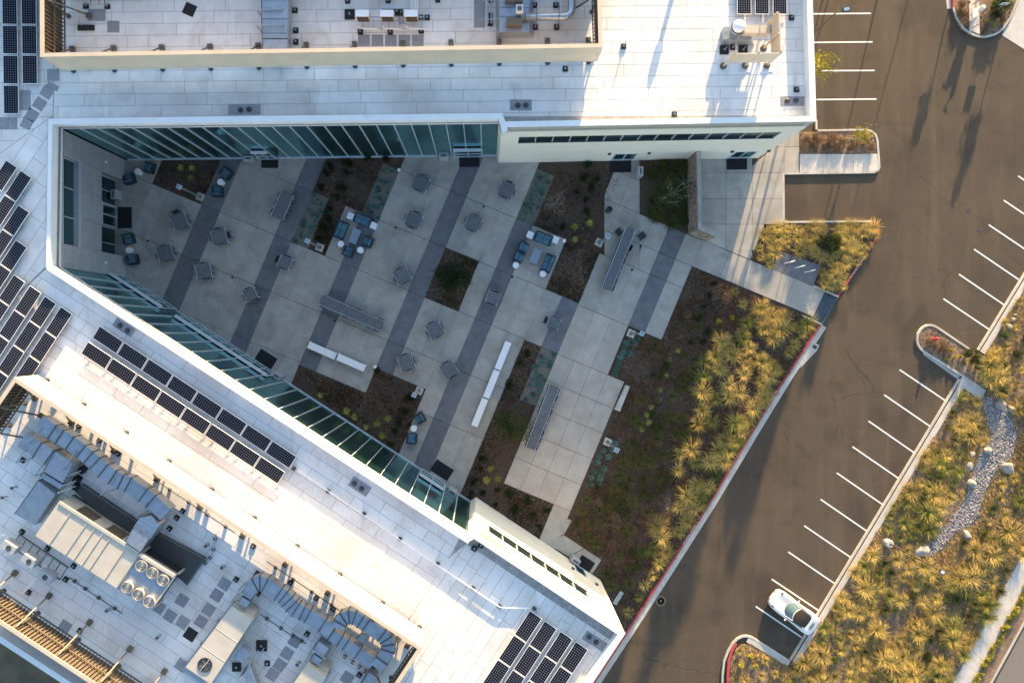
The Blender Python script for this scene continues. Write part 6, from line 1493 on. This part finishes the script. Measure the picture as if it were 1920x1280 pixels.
while n < 3600:
    x, y = rnd.uniform(min(xs), max(xs)), rnd.uniform(min(ys), max(ys))
    if inside((x, y), creek): pebble(mb, P(x, y, .12), rnd.uniform(.035, .10), rnd); n += 1
pm = mat('creek pebbles', (.13, .12, .125), (.46, .42, .40), 9, .8, detail=1, lo=.4, hi=.62)
o = mb.build('creek_stones', pm, ck); o['kind'] = 'stuff'
def boulder(x, y, r, l, sq_=.75):
    rnd = random.Random(int(x)); bm = bmesh.new(); bmesh.ops.create_icosphere(bm, subdivisions=3, radius=1)
    ax = Vector((rnd.uniform(.8, 1.25), rnd.uniform(.7, 1.0), sq_)); pl = [(Vector((rnd.gauss(0, 1), rnd.gauss(0, 1), rnd.gauss(.3, .8))).normalized(), rnd.uniform(.62, .85)) for _ in range(9)]
    for v in bm.verts:
        c = v.co.copy()
        for n_, d_ in pl:
            e = c.dot(n_)-d_
            if e > 0: c -= n_*e*.8
        v.co = Vector((c.x*ax.x*r, c.y*ax.y*r, c.z*ax.z*r))
    me = bpy.data.meshes.new('boulder'); bm.to_mesh(me); bm.free(); me.materials.append(boulder_m); me.polygons.foreach_set('use_smooth', [True]*len(me.polygons))
    o = bpy.data.objects.new('boulder', me); COL.objects.link(o); p = P(x, y, .1+r*.25); o.location = p; o.rotation_euler = (0, 0, rnd.uniform(0, 3)); tag(o, l, 'boulder', 'boulders along the dry creek')
for x, y, r, l in ((1875.6, 757, .55, 'large grey boulder at the top of the dry creek'), (1897.7, 768, .36, 'grey boulder right of the large one at the creek top'), (1851.7, 844, .36, 'boulder on the inner bend of the dry creek'), (1817, 873, .42, 'tall boulder left of the creek narrowing'), (1821, 906, .42, 'boulder just below the tall one left of the creek'), (1890, 876, .55, 'large pale boulder right of the creek bend'),
    (1757.4, 985, .42, 'boulder left of the lower creek'), (1812.7, 1002.4, .45, 'boulder right of the lower creek'), (1727, 1031.7, .62, 'largest pale boulder at the creek end'), (1728, 1076, .40, 'pale oval boulder below the creek end'), (1899.5, 598, .28, 'small pale stone near the upper right kerb'), (1893, 612, .26, 'second small stone near the upper right kerb'), (1903, 590, .18, 'smallest stone near the upper right kerb'), (1822, 852, .30, 'bluish stone at the creek bend')):
    boulder(x, y, r, l)
creek_fine = [lerp(creek[i], creek[(i+1) % len(creek)], k/6) for i in range(len(creek)) for k in range(6)]
from mathutils import noise as nzz0
bank_pts = []; rnd = random.Random(21)
def ok_bank(x, y, m_=0):
    if not inside((x, y), bank_poly): return False
    if inside((x, y), creek): return False
    if min(math.hypot(x-a, y-b) for a, b in creek_fine) < 15: return False
    return True
def far_enough(x, y, d): return all((x-a)**2+(y-b)**2 > d*d for a, b in bank_pts)
for k in range(6000):
    x, y = rnd.uniform(1360, 1930), rnd.uniform(540, 1300)
    if not ok_bank(x, y): continue
    d0 = (x-1489)*(-.52)+(y-1257)*(-.85)
    dense = 19.0 if (y > 950 or x < 1800) else 21
    if x < 1480 and y > 1190: dense = 22
    if 1700 < x < 1850 and 1060 < y < 1250: dense = 18
    if y < 1290 and nzz0.noise(Vector((x*.021, y*.021, 7))) < -.22: continue
    if not far_enough(x, y, dense*rnd.uniform(.85, 1.15)): continue
    bank_pts.append((x, y))
    if len(bank_pts) > 290: break
def bankzone(x, y):
    k = int(((x-1770)*-.52+(y-750)*.854)/57)
    row = 'beside stall line %s from the island' % ORD[max(0, min(9, k))] if k < 9 else 'behind the parked car'
    if k >= 10: row = 'near the bottom picture edge'
    d = (x-1484)*.854+(y-1236)*.52
    return ('nearest the kerb ' if d < 38 else ('in mid bank ' if d < 105 else ('deep in the bank ' if d < 170 else 'nearest the sidewalk ')))+row
from mathutils import noise as nzz
nur = -1; bank_pts.sort(key=lambda p: p[1])
for x, y in bank_pts:
    q = rnd.random(); isl_ = x < 1480 and y > 1190
    if isl_: plant('shy' if q < .6 else 'golds', x, y, 'low yellow-green plant in the island beside the parked car', 'low shrubs in the island by the car', .8)
    elif x > 1860 and y < 740: nur += 1; plant('golds' if q < .55 else 'sho', x, y, 'sparse plant, %s counted in the upper right planting bank' % ORD[nur], 'plants in the upper right bank', .8)
    elif q < .72: plant('yg' if nzz.noise(Vector((x*.012, y*.012, 2))) > .08 else 'gold', x, y, 'tall straw grass, '+bankzone(x, y), 'straw grass clumps on the right bank', rnd.choice((.6, .75, .9, 1.0, 1.15, 1.3)))
    elif q < .84: plant('golds', x, y, 'small straw tuft, '+bankzone(x, y), 'small straw tufts on the right bank', 1.15)
    elif q < .95: plant('green', x, y, 'green grass among straw, '+bankzone(x, y), 'green clumps on the right bank', .8)
    else: plant('sho', x, y, 'olive shrub, '+bankzone(x, y), 'olive shrubs on the right bank', .8)
for i, (x, y) in enumerate(((1740, 640), (1752, 648), (1764, 645), (1770, 657), (1782, 655), (1788, 668), (1800, 668), (1806, 682), (1818, 680), (1775, 672))): plant('shb' if x < 1775 else 'shy', x, y, 'low shrub, %s from the tip in the rounded parking island' % ORD[i], 'low shrubs in the rounded parking island', .6)
for x, y, w_ in ((1812, 662, 'left'), (1824, 672, 'middle'), (1832, 684, 'right')): plant('sho', x, y, w_+' one of three olive bushes at the root of the parking island', 'bushes at the island root', .95)
for x, y in ((1838, 700), (1852, 712), (1848, 690), (1868, 705), (1870, 728), (1862, 672)): plant('gold', x, y, 'large straw grass clump behind the rounded parking island', 'straw clumps behind the island', 1.2)
for k in range(34):
    y = 1075+k*6.3; x = 1934-(y-1066)*.532+rnd.uniform(2, 9)
    plant('shy', x, y, 'low yellow shrub, %s from the top, between sidewalk and street' % ORD[k], 'low shrubs between sidewalk and street', .75)
for x, y, kd, s_ in ((1872, 8, 'sho', 1.3), (1862, 14, 'sho', 1.0), (1850, 40, 'shy', .7), (1862, 48, 'shy', .7), (1846, 55, 'shb', .6), (1800, 12, 'shb', .7), (1803, 30, 'shb', .6), (1797, 20, 'shy', .5), (1875, 40, 'shb', .6), (1810, 48, 'shb', .55), (1866, 30, 'sho', .7)): plant(kd, x, y, 'low shrub in the rounded planter at the top right', 'shrubs in the top right planter', s_)
# dark planting at the lower left corner
for k in range(40):
    x, y = rnd.uniform(-30, 120), rnd.uniform(1195, 1400)
    plant('shd', 260+x*.8-20, 1085+(y-1195)*.6, 'dark green shrub below the lower left building edge', 'dark shrubs at the lower left', 2.2)
# fine low ground cover (uncountable)
def cover(name, label, poly, n, m, z, hgt, seed, keep=lambda x, y: True):
    rr = random.Random(seed); V = []; F = []; T = []; k = 0; xs = [p[0] for p in poly]; ys = [p[1] for p in poly]
    from mathutils import noise as nz
    while k < n:
        x, y = rr.uniform(min(xs), max(xs)), rr.uniform(min(ys), max(ys))
        if not inside((x, y), poly) or not keep(x, y): k += .02; continue
        p = P(x, y, z); d_ = nz.noise(Vector((p.x*.45, p.y*.45, seed)))
        if d_ < rr.uniform(-.45, .35): k += .05; continue
        k += 1; tb = rr.random()
        for q in range(9):
            a = rr.uniform(0, 6.28); l = hgt*rr.uniform(.5, 1.2); c, s_ = math.cos(a)*l, math.sin(a)*l; w_ = .018; b = len(V); hz = l*rr.uniform(.35, .9)
            V.extend([(p.x+s_/l*w_, p.y-c/l*w_, z), (p.x-s_/l*w_, p.y+c/l*w_, z), (p.x+c, p.y+s_, z+hz)]); F.append((b, b+1, b+2)); T.append(min(1, max(0, tb+rr.uniform(-.25, .25))))
    o = bpy.data.objects.new(name, tone_mesh(name, V, F, T, m)); COL.objects.link(o); tag(o, label, 'ground cover', kind='stuff')
big = [(1300, 505), (1536, 607), (1330, 940), (1178, 1178), (1130, 1090), (1134, 1050), (1099, 1023), (1064, 1000), (1079, 972), (1157, 772), (1187, 724), (1147, 700), (1182, 617), (1243, 640)]
cover('ground_cover', 'fine brown and green ground cover in the large bed', big, 5200, leafmat('bed ground cover', (.06, .045, .022), (.24, .135, .08), .2, 0), .10, .26, 3)
cover('straw_cover', 'fine dry straw ground cover on the right planting bank', bank_poly, 8000, leafmat('straw cover', (.22, .17, .06), (.60, .42, .20), .25, 0), .104, .30, 4, lambda x, y: not inside((x, y), creek))
bed_cover = leafmat('courtyard bed cover', (.030, .030, .014), (.13, .085, .055), .2, 0)
for i, uvq in enumerate((((-681, -200), (-581, -300), (-581, -16), (-681, -16)), ((-366, -310), (-298, -316), (-298, -118), (-366, -118)), ((-366, -117), (-333, -117), (-333, -17), (-366, -17)), ((-129, -117), (-62, -117), (-62, -16), (-129, -16)), ((8, -330), (125, -380), (118, -218), (8, -218)), ((73, -218), (141, -218), (141, -117), (73, -117)), ((73, -14), (108, -14), (108, 330), (73, 330)), ((-290, 194), (-163, 194), (-163, 255), (-235, 232)), ((-163, 143), (-62, 143), (-62, 320), (-163, 262)), ((142, 250), (242, 250), (242, 345), (142, 335)))):
    cover('bed_cover', 'fine brown ground cover in a courtyard bed', [UV(*q) for q in uvq], 420, bed_cover, .10, .17, 40+i)
# leaf litter in the beds
rl = random.Random(5); V = []; F = []; T = []
def litter(poly, n, z, s0):
    xs = [p[0] for p in poly]; ys = [p[1] for p in poly]; k = 0
    while k < n:
        x, y = rl.uniform(min(xs), max(xs)), rl.uniform(min(ys), max(ys))
        if not inside((x, y), poly): continue
        p = P(x, y, z); a = rl.uniform(0, 6.28); l = s0*rl.uniform(.5, 1.6); c, s = math.cos(a)*l, math.sin(a)*l; w_ = rl.uniform(.25, .5)
        b = len(V); V.extend([(p.x-c, p.y-s, p.z+.005), (p.x+s*w_, p.y-c*w_, p.z+.01+rl.uniform(0, .05)), (p.x+c, p.y+s, p.z+.008+rl.uniform(0, .03)), (p.x-s*w_, p.y+c*w_, p.z+.012)]); F.append((b, b+1, b+2, b+3)); T.append(rl.random()); k += 1
litter([(1300, 503), (1538, 607), (1330, 940), (1176, 1180), (1128, 1090), (1131, 1050), (1097, 1024), (1061, 1000), (1076, 972), (1155, 770), (1185, 724), (1145, 700), (1180, 615), (1243, 638)], 7000, .10, .07)
for uvq in (((-681, -200), (-581, -300), (-581, -16), (-681, -16)), ((-399, -320), (-264, -320), (-264, -117), (-399, -117)), ((-129, -117), (-62, -117), (-62, -16), (-129, -16)), ((-28, -330), (130, -390), (120, -218), (-28, -218)), ((73, -218), (141, -218), (141, -117), (73, -117)), ((73, -14), (108, -14), (108, 330), (73, 330)), ((-298, 192), (-163, 192), (-163, 260), (-240, 235)), ((-163, 141), (-62, 141), (-62, 330), (-163, 270)), ((142, 248), (242, 248), (242, 350), (142, 340))):
    litter([UV(*q) for q in uvq], 1000, .10, .06)
litter(bank_poly, 9000, .104, .08)
litter([(1500, 250), (1640, 250), (1641, 286), (1500, 287)], 600, .10, .06); litter(tri[1:-1], 700, .10, .07); litter(isl[:-1], 500, .10, .06)
o = bpy.data.objects.new('leaf_litter', tone_mesh('leaf_litter', V, F, T, leafmat('dry leaf litter', (.055, .038, .028), (.30, .22, .15), .1, 0))); COL.objects.link(o); tag(o, 'scattered dry leaves and bark chips lying in the planting beds', 'leaf litter', kind='stuff')
# ------------------------------------------------------------------ car, light poles, valve assembly, hydrant
def car(x, y, dx, dy):
    p = P(x, y, .5); rz = math.atan2(-dy, dx)
    t = thing('parked_car', 'white convertible sports car with black soft top parked beside the kerb', 'car', (p.x, p.y, .0), rz)
    # stations: x, half width, side z, hood/deck z at centre, fender z at 75% width
    st = [(2.25, .42, .42, .46, .46), (2.18, .62, .50, .55, .56), (2.0, .78, .56, .62, .66), (1.7, .87, .60, .67, .75), (1.35, .91, .64, .71, .81), (.95, .90, .70, .76, .83), (.5, .88, .72, .82, .84), (0, .87, .72, .84, .85), (-.5, .88, .73, .86, .87), (-.9, .92, .74, .90, .90), (-1.3, .94, .74, .90, .91), (-1.7, .92, .70, .84, .85), (-2.0, .84, .64, .76, .76), (-2.17, .70, .56, .66, .65), (-2.25, .50, .48, .54, .54)]
    V = []; F = []; m = 13
    for (sx, hw, sz, cz, fz) in st:
        prof = [(-1.0, .18), (-1.02, .32), (-1.0, sz), (-.93, sz+(fz-sz)*.7), (-.76, fz), (-.45, (fz+cz)/2+.0), (0, cz)]
        full = prof+[(-a, b) for a, b in prof[-2::-1]]
        V += [(sx, a*hw, b) for a, b in full]
    m = 13
    for i in range(len(st)-1):
        for k in range(m-1): F.append((i*m+k, i*m+k+1, (i+1)*m+k+1, (i+1)*m+k))
    F.append(tuple(range(m-1, -1, -1))); F.append(tuple((len(st)-1)*m+k for k in range(m)))
    mb = MB(); mb.add(V, F); body = mb.build('body', carwhite, t, True, smooth=True)
    ss = body.modifiers.new('sub', 'SUBSURF'); ss.levels = 2; ss.render_levels = 2
    def loft(rows, name, m_, par=t):
        n = len(rows[0]); vs = [v for r in rows for v in r]; fs = [(i*n+k, i*n+k+1, (i+1)*n+k+1, (i+1)*n+k) for i in range(len(rows)-1) for k in range(n-1)]
        q = MB(); q.add(vs, fs); return q.build(name, m_, par, True, smooth=True)
    def arc_row(xc, hw, z, bow, n=9, droop=.04): return [(xc-bow*(abs(q)**2), q*hw, z-droop*q*q) for q in [(-1+2*k/(n-1)) for k in range(n)]]
    loft([arc_row(1.02, .66, .815, .34), arc_row(.72, .63, .98, .30), arc_row(.36, .58, 1.18, .24)], 'windshield', carglass)
    fr = loft([arc_row(.37, .60, 1.185, .24), arc_row(.30, .60, 1.205, .24)], 'windshield_frame', carwhite)
    for s in (-1, 1): MB().bar((.70, s*.665, .80), (.10, s*.60, 1.18), .05).build('pillar', carwhite, t, True)
    loft([arc_row(.31, .59, 1.20, .24), arc_row(.0, .60, 1.24, .16), arc_row(-.45, .60, 1.22, .06), arc_row(-.85, .57, 1.10, .02), arc_row(-1.22, .52, .93, .0), arc_row(-1.26, .52, .90, .0)], 'soft_top', softtop)
    for s in (-1, 1):
        q = MB(); q.add([(.62, s*.70, .84), (.10, s*.615, 1.16), (-.45, s*.615, 1.15), (-.95, s*.60, 1.02), (-1.1, s*.68, .89), (0, s*.74, .86)], [(0, 1, 2, 5), (5, 2, 3, 4)] if s > 0 else [(5, 2, 1, 0), (4, 3, 2, 5)]); q.build('side_window', lampglass, t, True)
        mr = MB().lathe((0, 0, 0), [(.02, -.06), (.07, -.03), (.08, .03), (.03, .06)], 10)
        o = mr.build('mirror', carwhite, t, True, smooth=True); o.location = (.48, s*.95, .92); o.scale = (.8, 1.35, 1)
        h = MB().lathe((0, 0, 0), [(.105, -.03), (.10, .0), (.07, .03), (.02, .04)], 16).build('headlight', lampglass, t, True, smooth=True); h.location = (1.86, s*.66, .685); h.rotation_euler = (0, R(38), 0); h.scale = (1.25, 1, 1)
        tl = MB().box((-2.13, s*.55, .655), (.05, .36, .06)).build('tail_light', signred, t, True); tl.rotation_euler = (0, 0, 0)
        for xx in (1.32, -1.12):
            wv = MB().tube([(xx, s*.72, .33), (xx, s*.90, .33)], .33, 22).build('wheel', tyre, t, True)
            MB().tube([(xx, s*.89, .33), (xx, s*.905, .33)], .23, 18).build('rim', steel, wv, True)
    MB().box((2.21, 0, .30), (.06, .9, .14)).build('intake', black, t, True)
    for k in range(3): MB().bar((-1.55-k*.10, -.32, .885-k*.02), (-1.55-k*.10, .32, .885-k*.02), .025, .02).build('vent_slat', darkgrey, t, True)
    MB().box((.30, 0, .62), (.9, 1.1, .10)).build('interior', mat('light interior', (.42, .44, .42), None), t, True)
    return t
car(1489, 1147, -.797, -.604)
darkbronze = mat('dark bronze', (.06, .05, .035), (.08, .066, .048), 4, .6)
def lamp_pole(x, y, h, arm, label, headm=darkbronze):
    t = thing('lamp_post', label, 'lamp post', P(x, y, 0), group='tall parking lot lamp posts')
    MB().lathe((0, 0, 0), [(.32, 0), (.32, .75), (.28, .80)], 20).build('concrete_base', concrete_lt, t, True)
    MB().tube([(0, 0, .8), (0, 0, h)], [.07, .045], 10).build('pole', darkbronze, t, True)
    hd = MB(); hd.tube([(0, 0, h-.1), (arm[0]*.4, arm[1]*.4, h)], .04, 6); hd.build('arm', bronze, t, True)
    d = Vector((arm[0], arm[1], 0)).normalized()
    f = MB().bar((arm[0]*.4, arm[1]*.4, h), (arm[0]*1.15, arm[1]*1.15, h+.02), .34, .12).build('lamp_head', headm, t, True)
    MB().bar((arm[0]*.55, arm[1]*.55, h+.075), (arm[0]*1.05, arm[1]*1.05, h+.085), .22, .05).build('top_fin', alum, f, True)
lamp_pole(1484, 100, 7.6, (.75, .12), 'bronze lamp post leaning into view beside the right building wall')
lamp_pole(1659, 1014, 7.8, (-.5, .2), 'bronze lamp post on white round base in the right bank')
# backflow valve assembly
t = thing('valve_assembly', 'pale fire water valve assembly with red handles on concrete strip', 'valve', P(1828, 30, .1))
MB().prism(PL([(1813.5, -30), (1833, -30), (1835, 66), (1816, 58)]), .10, .135).build('slab', sidewalk_m, t)
z = .55
MB().tube([P(1818, 64, .13), P(1824, 45, z), P(1828, 36, z), P(1831, 20, z+.1), P(1833, -25, z)], [.05, .07, .13, .16, .12], 10).build('pipe', beigepaint, t, smooth=True)
MB().hexa([P(1822, 37, .3), P(1833, 33, .3), P(1834, 16, .3), P(1823, 17, .3)][::-1], [P(1823, 36, 1.0), P(1833, 30, 1.0), P(1835, 17, 1.0), P(1824, 20, 1.0)][::-1]).build('housing', beigepaint, t)
MB().lathe(P(1836, 19, .7), [(.18, 0), (.2, .1), (.2, .5), (.12, .6)], 12).build('dome', beigepaint, t)
for a, b in (((1824.5, 52), (1835, 45.5)), ((1823, 9), (1836, 1))):
    h = MB().bar(P(*a, 1.15), P(*b, 1.25), .07).build('handle', signred, t); MB().tube([P(a[0]+5, a[1]-3, .5), P(a[0]+5, a[1]-3, 1.2)], .04, 6).build('stem', signred, h)
for x, y in ((1818, 4),): MB().lathe(P(x, y, .136), [(.08, 0), (.08, .02)], 10).build('cap', black, t)
t = thing('sign_post', 'small sign on a thin post at the top right planter', 'sign', P(1862, 22, .1))
p = P(1862, 22, .1); MB().bar((p.x, p.y, .1), (p.x, p.y, 1.55), .05).build('post', steel, t); MB().box((p.x, p.y+.04, 1.35), (.62, .02, .42)).build('panel', alum, t)
t = thing('fire_hydrant', 'short red fire hydrant in the rounded parking island', 'hydrant', P(1748, 635, .1)); p = P(1748, 635, .1)
MB().lathe(p, [(.14, 0), (.14, .05), (.095, .07), (.095, .55), (.13, .58), (.13, .62), (.11, .66), (.08, .78), (.03, .84)], 16).build('barrel', signred, t, smooth=False)
for k in (-1, 1):
    MB().tube([(p.x+k*.09, p.y, .56), (p.x+k*.21, p.y+.01, .56)], .055, 10).build('outlet', signred, t)
MB().tube([(p.x, p.y-.09, .48), (p.x, p.y-.2, .48)], .075, 10).build('pumper_outlet', signred, t)

t = thing('added_shadow_panel', 'unseen panel on a pole, added for its shadow on the lot', 'sign', P(1770, -258, 0)); p = P(1770, -258, 0)  # unseen pole panel, added for the rectangular shadow on the asphalt
MB().bar((p.x, p.y, 0), (p.x, p.y, 7.0), .07).build('post', bronze, t); MB().box((p.x, p.y, 7.55), (1.0, .2, 1.15)).build('panel', alum, t)

# ---- alike neighbours get their order from the top of the picture into their label
from collections import defaultdict
byl = defaultdict(list)
for o in COL.objects:
    if o.parent is None and 'label' in o and 'group' in o: byl[o['label']].append(o)
for l, os_ in byl.items():
    if len(os_) < 2: continue
    os_.sort(key=lambda o: -o.location.y)
    for i, o in enumerate(os_):
        if i < len(ORD) and len(l.split()) <= 13: o['label'] = l.rstrip(',')+', %s from top' % ORD[i]
